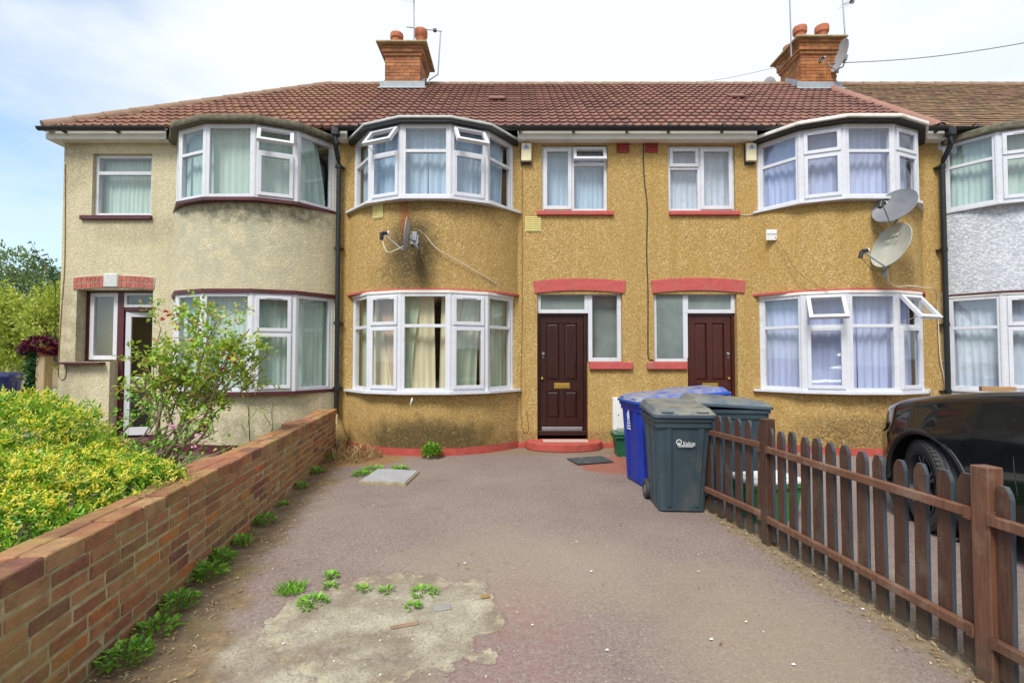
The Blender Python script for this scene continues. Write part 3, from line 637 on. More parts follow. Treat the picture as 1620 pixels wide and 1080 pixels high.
BAYP = [(-1.25, 0.0), (-0.883, 0.50), (-0.356, 0.72), (0.356, 0.72), (0.883, 0.50), (1.25, 0.0)]
def offset_poly(pts, d):
    out = []
    for i, p in enumerate(pts):
        a = Vector(pts[max(0, i - 1)]); b = Vector(pts[min(len(pts) - 1, i + 1)]); p = Vector(p)
        d1 = (p - a).normalized() if i > 0 else (b - p).normalized(); d2 = (b - p).normalized() if i < len(pts) - 1 else d1
        n = Vector((-(d1.y + d2.y), d1.x + d2.x)).normalized(); c = max(0.5, n.dot(Vector((-d1.y, d1.x)).normalized()))
        q = p + n * (d / c); out.append((q.x, q.y))
    return out
def bayxy(Xc, p): return (Xc + p[0], YF - p[1])
def curtain(par, name, mat, path, segs, z0, z1, amp=0.014, wl=0.10, nz=10):
    """path: list of (x,y); segs: (top_a, top_b, bottom_a, bottom_b) fractions of the path length"""
    P = [Vector(p) for p in path]; L = [0]
    for a, b in zip(P, P[1:]): L.append(L[-1] + (b - a).length)
    tot = L[-1]
    def ev(s):
        s = min(max(s, 0), tot)
        for i in range(len(P) - 1):
            if s <= L[i + 1] + 1e-9:
                f = (s - L[i]) / (L[i + 1] - L[i]); d = (P[i + 1] - P[i]).normalized(); return P[i].lerp(P[i + 1], f), Vector((d.y, -d.x))
        return P[-1], Vector((0, -1))
    rnd = random.Random(sum(map(ord, name)) + len(segs))
    for (ta, tb, ba, bb) in segs:
        n = max(6, int((tb - ta + bb - ba) / 2 * tot / 0.014)); ph = rnd.uniform(0, 6); am = amp * rnd.uniform(0.6, 1.2); wv = wl * rnd.uniform(0.75, 1.35)
        vs = []; fs = []
        for j in range(nz + 1):
            g = j / nz; z = z0 + (z1 - z0) * g; ge = g ** 1.4
            a = ba + (ta - ba) * ge; b = bb + (tb - bb) * ge
            for i in range(n + 1):
                s = (a + (b - a) * i / n) * tot; p, nn = ev(s)
                q = i / n * (tb - ta + bb - ba) / 2 * tot
                w = am * (math.sin(q / wv * 6.283 + ph + 1.5 * math.sin(q * 4.1 + ph)) + 0.6 * math.sin(q / wv * 2.9 + ph * 2 + g) + 0.25 * math.sin(q / wv * 14 + g * 2)) * (0.6 + 0.4 * (1 - g))
                p = p + nn * w; vs.append((p.x, p.y, z))
        for j in range(nz):
            for i in range(n): fs.append((j * (n + 1) + i, j * (n + 1) + i + 1, (j + 1) * (n + 1) + i + 1, (j + 1) * (n + 1) + i))
        MB().add(vs, fs).build('curtain', mat, par, smooth=True, angle=180)
FULL = [(0.0, 1.0, 0.0, 1.0)]
def bay_window(root, Xc, z0, z1, styles, zt, curt, label=None):
    fb = MB(); gb = MB()
    bw = thing_part('bay_window', root, label)
    pts = [bayxy(Xc, p) for p in BAYP]
    for i in range(5):
        a = Vector((*pts[i], 0)); b = Vector((*pts[i + 1], 0)); U = (b - a).normalized(); N = Vector((U.y, -U.x, 0)); t = T(a, U, N); L = (b - a).length
        unit(fb, gb, bw, t, 0.004, L - 0.004, z0, z1, styles[i], zt, w=0.055)
    for i, p in enumerate(pts):
        fb.tube([(p[0], p[1] + 0.012, z0), (p[0], p[1] + 0.012, z1)], 0.038, 10)
    fb.build('frame', MAT['upvc'], bw); gb.build('glass', MAT['glass'], bw)
    for (m, segs, off) in curt:
        q_ = offset_poly(BAYP, -off); q_[0] = (-1.19, -0.10); q_[-1] = (1.19, -0.10); path = [(Xc + q[0], YF - q[1]) for q in q_]
        curtain(bw, m, MAT[m], path, segs, z0 + 0.03, z1 - 0.02)
    return bw
def thing_part(name, root, label=None):
    o = bpy.data.objects.new(name, None); COL.objects.link(o); o.parent = root
    if label: o['label'] = label
    return o
def bay_slab(name, root, Xc, off, z0, z1, mat, ext=0.0, back=0.02, bevel=0.0, parent=None, label=None, curved=False):
    pl = offset_poly(BAYP, off)
    pl[0] = (BAYP[0][0] - ext, -back); pl[-1] = (BAYP[-1][0] + ext, -back)
    e0 = (BAYP[0][0] - ext, max(0.0, off * 0.6)); e1 = (BAYP[-1][0] + ext, max(0.0, off * 0.6))
    poly = [pl[0], e0] + pl[1:-1] + [e1, pl[-1]]
    b = MB(); b.prism(ID, [(Xc + u, YF - n) for u, n in poly], z0, z1)
    return b.build(name, mat, parent or root, bevel=bevel, label=label, solid=True)
def bay_wall(root, Xc, z0, z1, mat, hw=1.36, pr=0.675, name='bay_wall', zb=None):
    """smooth curved rendered wall"""
    Rr = (hw * hw + pr * pr) / (2 * pr); th = math.asin(hw / Rr); n = 40; vs = []; fs = []
    zs = [z0 + (z1 - z0) * j / 8 for j in range(9)]
    for z in zs:
        for i in range(n + 1):
            a = -th + 2 * th * i / n; e = 0.004 * mnoise.noise(Vector((a * 5, z * 3, Xc)))
            vs.append((Xc + (Rr + e) * math.sin(a), YF - ((Rr + e) * math.cos(a) - (Rr - pr)), z))
    for j in range(8):
        for i in range(n): fs.append((j * (n + 1) + i, j * (n + 1) + i + 1, (j + 1) * (n + 1) + i + 1, (j + 1) * (n + 1) + i))
    b = MB(); b.add(vs, fs)
    top = [(Xc + (Rr - 0.0) * math.sin(-th + 2 * th * i / n), YF - (Rr * math.cos(-th + 2 * th * i / n) - (Rr - pr)), z1) for i in range(n + 1)]
    b.add(top, [tuple(range(n + 1))]); b.add([(x, y, z0) for x, y, z in top], [tuple(range(n + 1))[::-1]])
    return b.build(name, mat, root, smooth=True, angle=50)
def curve_band(root, Xc, z0, z1, mat, name, hw=1.40, pr=0.70, th_=0.03):
    Rr = (hw * hw + pr * pr) / (2 * pr); th = math.asin(hw / Rr); n = 36
    poly = [(Xc + Rr * math.sin(-th + 2 * th * i / n), YF - (Rr * math.cos(-th + 2 * th * i / n) - (Rr - pr))) for i in range(n + 1)]
    poly = [(poly[0][0], YF + 0.02)] + poly + [(poly[-1][0], YF + 0.02)]
    b = MB(); b.prism(ID, poly, z0, z1); return b.build(name, mat, root)
def tiles_slope(mb, x_lo, x_hi, y0, z0, y1, z1, rows, per=0.15, amp=0.016, lift=0.022, clip=None, seg=6, flat=False, seed=0):
    """rows of roll-profile tiles; clip(f)->(xa,xb) at slope fraction f. Each tile is its own island."""
    rnd = random.Random(seed)
    S = Vector((0, y1 - y0, z1 - z0)); Nn = Vector((0, -(z1 - z0), (y1 - y0))).normalized()
    w = 2 * per if not flat else per
    for r in range(rows):
        f0 = r / rows; f1 = min(1.0, (r + 1.12) / rows)
        xa, xb = clip(f0) if clip else (x_lo, x_hi)
        sh = (r % 2) * w / 2 if flat else 0.0
        k0 = int(math.floor((xa - x_lo - sh) / w)); k1 = int(math.ceil((xb - x_lo - sh) / w))
        for k in range(k0, k1):
            ta = max(xa, x_lo + sh + k * w + 0.0015); tb = min(xb, x_lo + sh + (k + 1) * w - 0.0015)
            if tb - ta < 0.02: continue
            jit = rnd.uniform(-0.003, 0.004); yj = rnd.uniform(-0.004, 0.004); n = seg * 2 if not flat else 1
            vs = []
            for (f, l) in ((f0, -0.004), (f0, lift), (f1, 0.002)):
                for i in range(n + 1):
                    x = ta + (tb - ta) * i / n; ph = (x - x_lo) / per * 6.283
                    a = 0 if flat else amp * 1.9 * max(0.0, math.cos(ph)) ** 1.6
                    if l < 0: a = a - 0.012
                    p = Vector((x, y0, z0)) + S * f + Nn * (a + l + jit); p.y += yj
                    vs.append(p)
            m = n + 1; fs = []
            for q in range(2):
                for i in range(n): fs.append((q * m + i, q * m + i + 1, (q + 1) * m + i + 1, (q + 1) * m + i))
            mb.add(vs, fs)
def ridge_tiles(root, a, b, r, mat, name='ridge', step=0.42, parent=None):
    a = Vector(a); b = Vector(b); n = max(1, int((b - a).length / step)); mb = MB(); d = (b - a) / n
    for i in range(n):
        p = a + d * i; q = a + d * (i + 1.04)
        side = d.normalized().cross(Vector((0, 0, 1))).normalized(); up = side.cross(d.normalized())
        vs = []
        for c, rr in ((p, r * 1.04), (q, r * 0.96)):
            for k in range(9):
                t = math.pi * (k / 8) * 1.1 - 0.16; vs.append(c + side * (rr * math.cos(t)) + up * (rr * math.sin(t) * 0.95 - r * 0.35))
        fs = [(k, k + 1, 9 + k + 1, 9 + k) for k in range(8)] + [tuple(range(9))]
        mb.add(vs, fs)
    return mb.build(name, mat, parent or root, smooth=True, angle=40)
Y_E, Z_E, Y_R, Z_R = 7.72, 5.085, 11.4, 7.84
RISE = (Z_R - Z_E) / (Y_R - Y_E)
def roof_z(y): return Z_E + (y - Y_E) * RISE
def roof(root, x0, x1, mat, ridge_mat, clip=None, hip=None, flat=False, seed=0, ridge_x=None, name='roof'):
    b = MB()
    tiles_slope(b, -12.0, x1, Y_E, Z_E, Y_R, Z_R, 17 if not flat else 30, clip=clip or (lambda f: (x0, x1)), flat=flat, per=0.145 if not flat else 0.17, lift=0.034 if not flat else 0.016, amp=0.0095, seed=seed)
    # deck under the tiles, and the rear slope
    xa = clip(1.0)[0] if clip else x0
    yb = 2 * Y_R - Y_E; xe = x0
    b.add([(xe, Y_E + 0.02, Z_E - 0.03), (x1, Y_E + 0.02, Z_E - 0.03), (x1, Y_R, Z_R - 0.03), (xa, Y_R, Z_R - 0.03)], [(0, 1, 2, 3)])
    b.add([(xe, yb, Z_E - 0.03), (x1, yb, Z_E - 0.03), (x1, Y_R, Z_R - 0.03), (xa, Y_R, Z_R - 0.03)], [(0, 3, 2, 1)])
    if clip: b.add([(xe, Y_E + 0.02, Z_E - 0.03), (xe, yb, Z_E - 0.03), (xa, Y_R, Z_R - 0.03)], [(0, 1, 2)])
    rf = b.build(name, mat, root)
    rx0 = ridge_x[0] if ridge_x else xa; rx1 = ridge_x[1] if ridge_x else x1
    ridge_tiles(root, (rx0, Y_R, Z_R - 0.02), (rx1, Y_R, Z_R - 0.02), 0.115, ridge_mat, parent=rf)
    return rf
def gutter(root, x0, x1, y=7.665, z=5.06, r=0.052):
    b = MB(); prof = []
    n = 10; vs = []; fs = []
    for x in (x0, x1):
        for k in range(n + 1):
            a = math.pi + math.pi * k / n; vs.append((x, y + r * math.cos(a), z + r * math.sin(a)))
        for k in range(n, -1, -1):
            a = math.pi + math.pi * k / n; vs.append((x, y + (r - 0.006) * math.cos(a), z + (r - 0.006) * math.sin(a)))
    m = 2 * (n + 1)
    for k in range(m): fs.append((k, (k + 1) % m, m + (k + 1) % m, m + k))
    fs.append(tuple(range(m))); fs.append(tuple(range(m, 2 * m))[::-1]); b.add(vs, fs)
    x = x0 + 0.35
    while x < x1 - 0.1:
        b.box(ID, x - 0.012, x + 0.012, y + r - 0.02, 7.76, z - 0.055, z + 0.0); b.lathe((x, y, z), [(r + 0.004, -0.015), (r + 0.008, 0.0), (r + 0.004, 0.015)], 10, ax=(1, 0, 0)); x += 0.85
    return b.build('gutter', MAT['black_plastic'], root, smooth=True, angle=40)
def eaves(root, x0, x1, segs):
    """white fascia and soffit between bays"""
    for a, c in segs:
        b = MB(); b.box(ID, a, c, 7.755, 7.78, 4.915, 5.07, ch=0.003); b.box(ID, a, c, 7.78, YF + 0.05, 4.915, 4.935)
        b.build('fascia', MAT['white_paint'], root)
def shell(root, x0, x1, mat, left=True, right=True):
    """side and rear walls and inner partitions so that the rooms are closed"""
    b = MB()
    if left: b.quad((x0, YF, 0), (x0, 15.0, 0), (x0, 15.0, 5.04), (x0, YF, 5.04))
    if right: b.quad((x1, YF, 0), (x1, 15.0, 0), (x1, 15.0, 5.04), (x1, YF, 5.04))
    b.quad((x0, 15.0, 0), (x1, 15.0, 0), (x1, 15.0, 5.04), (x0, 15.0, 5.04))
    b.build('outer_wall', mat, root)
    p = MB()
    p.box(ID, x0 + 0.05, x1 - 0.05, YF + 0.32, 14.9, 2.50, 2.68); p.box(ID, x0 + 0.05, x1 - 0.05, 10.6, 10.7, 0.05, 4.8)
    p.box(ID, x0 + 0.05, x1 - 0.05, YF + 0.32, 14.9, 0.0, 0.06); p.box(ID, x0 + 0.05, x1 - 0.05, YF + 0.32, 14.9, 4.84, 4.86)
    p.build('inner_wall', MAT['room'], root)
def bay_floor_ceiling(root, Xc):
    b = MB(); pl = [(Xc + u, YF - n) for u, n in offset_poly(BAYP, -0.17)]
    pl = [(pl[0][0], YF + 0.3)] + pl + [(pl[-1][0], YF + 0.3)]
    for z0, z1, nm in ((2.44, 2.50, 'bay_ceiling'), (4.86, 4.88, 'bay_ceiling'), (0.02, 0.06, 'bay_floor')):
        b = MB(); b.prism(ID, pl, z0, z1); b.build(nm, MAT['room'], root)
def chimney(root, xc, yc, w, d, zb, z_neck, z_top, mat, pots, flash=True):
    ch = thing_part('chimney', root)
    b = MB(); c = 0.075; z = zb; r = 0; core = MB()
    levels = []
    while z < z_neck: levels.append((z, 0.0)); z += c
    out_ = [0.03, 0.06, 0.06, 0.09, 0.12, 0.12, 0.15]
    k = 0
    while z < z_top - 0.02: levels.append((z, out_[min(k, len(out_) - 1)])); z += c; k += 1
    rnd = random.Random(int(xc * 10))
    for li, (z, o_) in enumerate(levels):
        W = w + 2 * o_; D = d + 2 * o_
        core.box(ID, xc - W / 2 + 0.012, xc + W / 2 - 0.012, yc - D / 2 + 0.012, yc + D / 2 - 0.012, z, z + c)
        for side in range(4):
            L = W if side % 2 == 0 else D
            bl = 0.225; off = 0 if li % 2 == 0 else -bl / 2
            x = -L / 2 + off
            while x < L / 2:
                a = max(x, -L / 2) + 0.004; e = min(x + bl, L / 2) - 0.004; x += bl
                if e - a < 0.02: continue
                dd = 0.09; jt = rnd.uniform(-0.002, 0.002)
                if side == 0: b.box(ID, xc + a, xc + e, yc - D / 2 + jt, yc - D / 2 + dd, z + 0.004, z + c - 0.006)
                if side == 2: b.box(ID, xc + a, xc + e, yc + D / 2 - dd, yc + D / 2 + jt, z + 0.004, z + c - 0.006)
                if side == 1 and e - a > 0.1: b.box(ID, xc + W / 2 - dd + 0.003, xc + W / 2 + jt, yc + max(a, -L / 2 + 0.093), yc + min(e, L / 2 - 0.093), z + 0.004, z + c - 0.006)
                if side == 3 and e - a > 0.1: b.box(ID, xc - W / 2 + jt, xc - W / 2 + dd - 0.003, yc + max(a, -L / 2 + 0.093), yc + min(e, L / 2 - 0.093), z + 0.004, z + c - 0.006)
    zt = levels[-1][0] + c
    b.build('brickwork', mat, ch); 
    W = w + 0.30; D = d + 0.30
    core.box(ID, xc - W / 2 - 0.015, xc + W / 2 + 0.015, yc - D / 2 - 0.015, yc + D / 2 + 0.015, zt, zt + 0.045, ch=0.01)
    core.box(ID, xc - W / 2 + 0.12, xc + W / 2 - 0.12, yc - D / 2 + 0.12, yc + D / 2 - 0.12, zt + 0.045, zt + 0.10, ch=0.03)
    core.build('mortar', MAT['mortar'], ch)
    for (px, py, ph, tilt) in pots:
        p = MB(); ax = Vector((tilt, 0, 1)).normalized()
        p.lathe((px, py, zt + 0.03), [(0.11, 0), (0.115, ph * 0.5), (0.120, ph * 0.62), (0.145, ph * 0.68), (0.150, ph * 0.9), (0.142, ph), (0.115, ph), (0.10, ph * 0.5), (0.0, ph * 0.45)], 20, ax=ax)
        p.build('chimney_pot', MAT['terracotta'], ch, smooth=True, angle=40)
    if flash:
        f = MB(); y0 = yc - d / 2
        f.box(ID, xc - w / 2 - 0.10, xc + w / 2 + 0.10, y0 - 0.02, y0 + 0.0, roof_z(y0) - 0.02, roof_z(y0) + 0.17)
        tt = T((xc, y0, roof_z(y0) + 0.045), (1, 0, 0), Vector((0, -1, -RISE)), Vector((0, -RISE, 1)))
        f.box(tt, -w / 2 - 0.13, w / 2 + 0.13, -0.0, 0.17, 0.0, 0.012)
        for s in (-1, 1):
            xx = xc + s * (w / 2 + 0.006); p = [(xx, y0, roof_z(y0)), (xx, y0, roof_z(y0) + 0.20), (xx, Y_R, Z_R + 0.16), (xx, Y_R, Z_R)]
            f.quad(*p)
        f.build('flashing', MAT['lead'], ch)
    return ch
def sash(root, t, u0, u1, z0, z1, kind_, curt=None, cmat='c_blue', label=None, n=-0.06):
    """flat windows of the small bedrooms"""
    w = thing_part('window', root, label); fb = MB(); gb = MB()
    tt = T(t(0, n, 0), t.U, t.N, t.Z)
    if kind_ == 'centre':
        um = u0 + (u1 - u0) * 0.47
        frame(fb, tt, u0, u1, z0, z1, 0.05, -0.045, 0.02); fb.box(tt, um - 0.03, um + 0.03, -0.045, 0.02, z0 + 0.05, z1 - 0.05, ch=0.004)
        frame(fb, tt, u0 + 0.03, um - 0.012, z0 + 0.035, z1 - 0.035, 0.06, 0.008, 0.042); pane(gb, tt, u0 + 0.09, um - 0.07, z0 + 0.09, z1 - 0.09, 0.02)
        zt = z1 - 0.30; fb.box(tt, um + 0.03, u1 - 0.05, -0.045, 0.02, zt - 0.028, zt + 0.028, ch=0.004)
        pane(gb, tt, um + 0.03, u1 - 0.05, z0 + 0.05, zt - 0.028, -0.01)
        open_light(w, tt, um + 0.01, u1 - 0.02, zt + 0.02, z1 - 0.03, 22)
    elif kind_ == 'right':
        um = u0 + (u1 - u0) * 0.48
        frame(fb, tt, u0, u1, z0, z1, 0.05, -0.045, 0.02); fb.box(tt, um - 0.03, um + 0.03, -0.045, 0.02, z0 + 0.05, z1 - 0.05, ch=0.004)
        frame(fb, tt, um + 0.012, u1 - 0.03, z0 + 0.035, z1 - 0.035, 0.06, 0.008, 0.042); pane(gb, tt, um + 0.07, u1 - 0.09, z0 + 0.09, z1 - 0.09, 0.02)
        zt = z1 - 0.36; fb.box(tt, u0 + 0.05, um - 0.03, -0.045, 0.02, zt - 0.028, zt + 0.028, ch=0.004)
        frame(fb, tt, u0 + 0.035, um - 0.015, zt + 0.015, z1 - 0.035, 0.055, 0.008, 0.042); pane(gb, tt, u0 + 0.09, um - 0.07, zt + 0.07, z1 - 0.09, 0.02)
        pane(gb, tt, u0 + 0.05, um - 0.03, z0 + 0.05, zt - 0.028, -0.01)
    elif kind_ == 'left':
        frame(fb, tt, u0, u1, z0, z1, 0.055, -0.045, 0.02); zt = z1 - 0.30
        fb.box(tt, u0 + 0.055, u1 - 0.055, -0.045, 0.02, zt - 0.03, zt + 0.03, ch=0.004)
        pane(gb, tt, u0 + 0.055, u1 - 0.055, z0 + 0.055, zt - 0.03, -0.01); pane(gb, tt, u0 + 0.055, u1 - 0.055, zt + 0.03, z1 - 0.055, -0.01)
    fb.build('frame', MAT['upvc'], w); gb.build('glass', MAT['glass'], w)
    p0 = t(u0 + 0.02, n - 0.13, 0); p1 = t(u1 - 0.02, n - 0.13, 0)
    zc = z1 - 0.05
    curtain(w, cmat, MAT[cmat], [(p0.x, p0.y), (p1.x, p1.y)], curt or FULL, z0 + 0.04, zc)
    return w
TF = T((0, YF, 0))                    # house-front frame: u = x, n = towards the camera
def vent(root, x0, x1, z0, z1, mat, t=TF, rows=8, split=True):
    b = MB(); b.box(t, x0, x1, 0.0, 0.012, z0, z1, ch=0.003)
    m = (x0 + x1) / 2
    for k in range(rows):
        z = z0 + (z1 - z0) * (k + 0.6) / (rows + 0.2); h = (z1 - z0) / rows * 0.45
        for a, c in (((x0 + 0.012, m - 0.006), (m + 0.006, x1 - 0.012)) if split else ((x0 + 0.012, x1 - 0.012),)):
            vs = [t(a, 0.012, z), t(c, 0.012, z), t(c, 0.022, z + h * 0.2), t(a, 0.022, z + h * 0.2), t(a, 0.013, z + h), t(c, 0.013, z + h)]
            b.add(vs, [(0, 1, 2, 3), (3, 2, 5, 4)])
    return b.build('vent', mat, root)
def red_vent(root, x0, x1, z0, z1):
    b = MB(); d = MB(); nxx, nzz = 3, 4
    b.box(TF, x0 + 0.004, x1 - 0.004, -0.004, 0.003, z0, z1)
    for i in range(nxx + 1):
        x = x0 + (x1 - x0) * i / nxx; b.box(TF, x - 0.007, x + 0.007, 0.0035, 0.018, z0, z1)
    for j in range(nzz + 1):
        z = z0 + (z1 - z0) * j / nzz; b.box(TF, x0, x1, 0.004, 0.020, z - 0.009, z + 0.009)
    return b.build('air_brick', MAT['dark_red'], root)
def arch(root, x0, x1, zs, rise, h, mat, t=TF, proud=0.022):
    b = MB(); n = 16; vs = []
    for n_ in (0.0, proud):
        for k in range(n + 1):
            f = k / n; a = rise * (1 - (2 * f - 1) ** 2)
            x = x0 + (x1 - x0) * f; fl = (2 * f - 1) * 0.02
            vs.append(t(x, n_, zs + a)); vs.append(t(x + fl, n_, zs + h + a))
    m = 2 * (n + 1); fs = []
    for k in range(n):
        a = 2 * k
        fs += [(m + a, m + a + 2, m + a + 3, m + a + 1), (a, a + 2, m + a + 2, m + a), (a + 1, m + a + 1, m + a + 3, a + 3)]
    fs += [(0, m, m + 1, 1), (2 * n, 2 * n + 1, m + 2 * n + 1, m + 2 * n)]
    b.add(vs, fs)
    # the course line between the two brick rings
    return b.build('brick_arch', mat, root, bevel=0.004)
def panel_door(root, t, x0, x1, z0, z1, mat, lock_side, name='door'):
    """four-panel door"""
    fr = MB(); w = 0.045
    d = thing_part('door', root)
    fr.box(t, x0, x0 + w, -0.05, 0.0, z0, z1); fr.box(t, x1 - w, x1, -0.05, 0.0, z0, z1); fr.box(t, x0 + w, x1 - w, -0.05, 0.0, z1 - 0.035, z1)
    fr.box(t, x0 + 0.003, x1 - 0.003, -0.06, 0.03, z0 - 0.055, z0 + 0.02, ch=0.008)
    fr.build('door_frame', mat, d)
    b = MB(); a, c = x0 + w + 0.004, x1 - w - 0.004; zb, zt = z0 + 0.03, z1 - 0.038
    st = 0.105; mid = (a + c) / 2; n1 = -0.025; n0 = -0.065; zm = zb + (zt - zb) * 0.385
    b.box(t, a, a + st, n0, n1, zb, zt, ch=0.003); b.box(t, c - st, c, n0, n1, zb, zt, ch=0.003)
    b.box(t, a + st, c - st, n0, n1, zb, zb + 0.19, ch=0.003); b.box(t, a + st, c - st, n0, n1, zt - 0.12, zt, ch=0.003); b.box(t, a + st, c - st, n0, n1, zm - 0.09, zm + 0.09, ch=0.003)
    b.box(t, mid - 0.045, mid + 0.045, n0, n1, zb + 0.19, zm - 0.09, ch=0.003); b.box(t, mid - 0.045, mid + 0.045, n0, n1, zm + 0.09, zt - 0.12, ch=0.003)
    for (ua, ub) in ((a + st, mid - 0.045), (mid + 0.045, c - st)):
        for (za, zb_) in ((zb + 0.19, zm - 0.09), (zm + 0.09, zt - 0.12)):
            m = 0.035; o = [t(ua, -0.050, za), t(ub, -0.050, za), t(ub, -0.050, zb_), t(ua, -0.050, zb_)]
            i_ = [t(ua + m, -0.034, za + m), t(ub - m, -0.034, za + m), t(ub - m, -0.034, zb_ - m), t(ua + m, -0.034, zb_ - m)]
            b.add(o + i_, [(4, 5, 6, 7)] + [(k, (k + 1) % 4, 4 + (k + 1) % 4, 4 + k) for k in range(4)])
    b.build('door_leaf', mat, d, smooth=False)
    l = MB(); l.box(t, mid - 0.13, mid + 0.13, n1, n1 + 0.012, zm - 0.045, zm + 0.045, ch=0.004); l.box(t, mid - 0.10, mid + 0.10, n1 + 0.012, n1 + 0.018, zm - 0.025, zm + 0.025, ch=0.003)
    l.build('letterbox', MAT['brass'], d)
    s = a + 0.05 if lock_side < 0 else c - 0.05
    k = MB(); k.lathe(t(s, n1, zm + 0.52), [(0.0, 0.02), (0.022, 0.02), (0.028, 0.0)], 14, ax=t.N); k.lathe(t(s, n1, zm + 0.46), [(0.0, 0.012), (0.012, 0.012), (0.014, 0.0)], 10, ax=t.N)
    k.build('lock', MAT['steel'], d, smooth=True)
    k = MB(); k.lathe(t(s - 0.02 if lock_side < 0 else s, n1, zm + 0.12), [(0.0, 0.045), (0.018, 0.04), (0.022, 0.025), (0.010, 0.012), (0.014, 0.0)], 12, ax=t.N); k.build('knob', MAT['brass'], d, smooth=True)
    wb = MB(); wb.box(t, a + 0.02, c - 0.02, n1, n1 + 0.018, zb - 0.02, zb + 0.045, ch=0.006); wb.build('weather_bar', MAT['steel'], d)
    return d
def downpipe(root, x, y, zt, zb, y_top=7.665, z_top=5.0, r=0.038):
    b = MB()
    b.box(ID, x - 0.06, x + 0.06, y_top - 0.055, y_top + 0.055, z_top - 0.08, z_top + 0.05, ch=0.015)
    b.tube([(x, y_top, z_top - 0.04), (x, y_top, zt + 0.18), (x, y_top + 0.03, zt + 0.12), (x, y - 0.03, zt - 0.02), (x, y, zt - 0.10), (x, y, zb)], r, 14)
    for z in (zt - 0.12, (zt + zb) / 2 + 0.6, (zt + zb) / 2 - 0.6, zb + 0.4):
        b.lathe((x, y, z), [(r, -0.03), (r + 0.008, -0.03), (r + 0.008, 0.03), (r, 0.03)], 14); b.box(ID, x - 0.07, x + 0.07, y + 0.01, YF, z - 0.012, z + 0.012)
    return b.build('downpipe', MAT['black_plastic'], root, smooth=True, angle=40)
# ---------------------------------------------------------------- heights shared by the terrace
UZ0 = at(672, 313, 7.2).z; UZ1 = at(672, 198, 7.2).z          # upper bay window
LZ0 = at(672, 620, 7.2).z; LZ1 = at(672, 463, 7.2).z          # lower bay window
ZB = at(672, 183, 7.08).z                                       # bay roof top
def X(px, py=420): return at(px, py, YF).x
def Z(py, px=900): return at(px, py, YF).z
XP0, XP1, XP2, XP3 = -7.28, -2.80, 2.13, 6.93                   # party lines
def eave_set(root, x0, x1, bays):
    cuts = [x0]
    for c in bays: cuts += [c - 1.36, c + 1.36]
    cuts.append(x1); segs = [(cuts[i], cuts[i + 1]) for i in range(0, len(cuts), 2) if cuts[i + 1] - cuts[i] > 0.05]
    eaves(root, x0, x1, segs)

# ================= tan house in the centre
h = thing('terraced_house', 'middle tan pebbledashed house, one edge-on dish on its bay above a black stain', 'house', (0, YF, 0), group='terraced houses')
BX = -1.27
w = MB(); dx0, dx1, dxm = X(850, 580), X(985, 580), X(930, 580)
dz0 = Z(686); dz1 = Z(465)
sw0 = Z(572)
holes = [(BX - 1.2, BX + 1.2, LZ0 + 0.02, LZ1 - 0.02), (BX - 1.2, BX + 1.2, UZ0 + 0.02, UZ1 - 0.05), (X(857, 285), X(961, 285), Z(334), Z(230)), (dx0, dxm, 0.10, dz1), (dxm, dx1, sw0, dz1)]
wall_holes(w, TF, XP1, XP2, 0, 5.04, holes); w.build('wall', MAT['tan_a'], h)
shell(h, XP1, XP2, MAT['tan_a']); bay_floor_ceiling(h, BX)
bay_wall(h, BX, 0.11, LZ0 - 0.03, MAT['tan_a']); bay_wall(h, BX, LZ1 + 0.055, UZ0 - 0.03, MAT['tan_a'])
pw = bay_wall(h, BX, 0.0, 0.108, MAT['red_paint_worn'], hw=1.375, pr=0.69, name='plinth')
bay_slab('bay_sill', h, BX, 0.07, UZ0 - 0.032, UZ0 + 0.002, MAT['upvc'], ext=0.16)
bay_slab('bay_sill', h, BX, 0.08, LZ0 - 0.032, LZ0 + 0.002, MAT['upvc'], ext=0.16)
bay_slab('bay_trim', h, BX, 0.035, LZ1 - 0.002, LZ1 + 0.035, MAT['white_paint'], ext=0.05)
curve_band(h, BX, LZ1 + 0.036, LZ1 + 0.065, MAT['red_paint'], 'red_band', hw=1.39, pr=0.72)
bay_slab('bay_head', h, BX, 0.03, UZ1 - 0.002, ZB - 0.05, MAT['white_paint'], ext=0.03)
bay_slab('bay_gutter', h, BX, 0.10, ZB - 0.085, ZB - 0.030, MAT['black_plastic'], ext=0.12, bevel=0.012)
bay_slab('bay_roof', h, BX, 0.13, ZB - 0.031, ZB + 0.005, MAT['grey_white'], ext=0.13, back=0.05, bevel=0.01)
bay_window(h, BX, UZ0, UZ1, ['F', 'O', 'F', 'O', 'F'], UZ0 + (UZ1 - UZ0) * 0.64,
           [('c_blue', [(0.0, 0.31, 0.0, 0.31), (0.31, 0.505, 0.31, 0.50), (0.502, 0.68, 0.506, 0.68), (0.68, 0.965, 0.68, 0.95)], 0.15)])
bay_window(h, BX, LZ0, LZ1, ['F', 'C', 'F', 'C', 'F'], LZ0 + (LZ1 - LZ0) * 0.665,
           [('c_mint', [(0.01, 0.15, 0.01, 0.12), (0.38, 0.47, 0.38, 0.42), (0.70, 0.78, 0.62, 0.76), (0.84, 1.0, 0.84, 1.0)], 0.14),
            ('c_beige', [(0.12, 0.22, 0.13, 0.28), (0.30, 0.36, 0.22, 0.35), (0.38, 0.535, 0.42, 0.545), (0.575, 0.70, 0.565, 0.66)], 0.18),
            ('c_pink', [(0.20, 0.29, 0.30, 0.36), (0.76, 0.83, 0.78, 0.86)], 0.16)])
sash(h, TF, X(857, 285), X(961, 285), Z(334), Z(230), 'centre', cmat='c_blue')
b = MB(); b.box(TF, X(849, 338), X(970, 338), -0.05, 0.05, Z(341), Z(334.5), ch=0.006); b.build('window_sill', MAT['red_paint'], h)
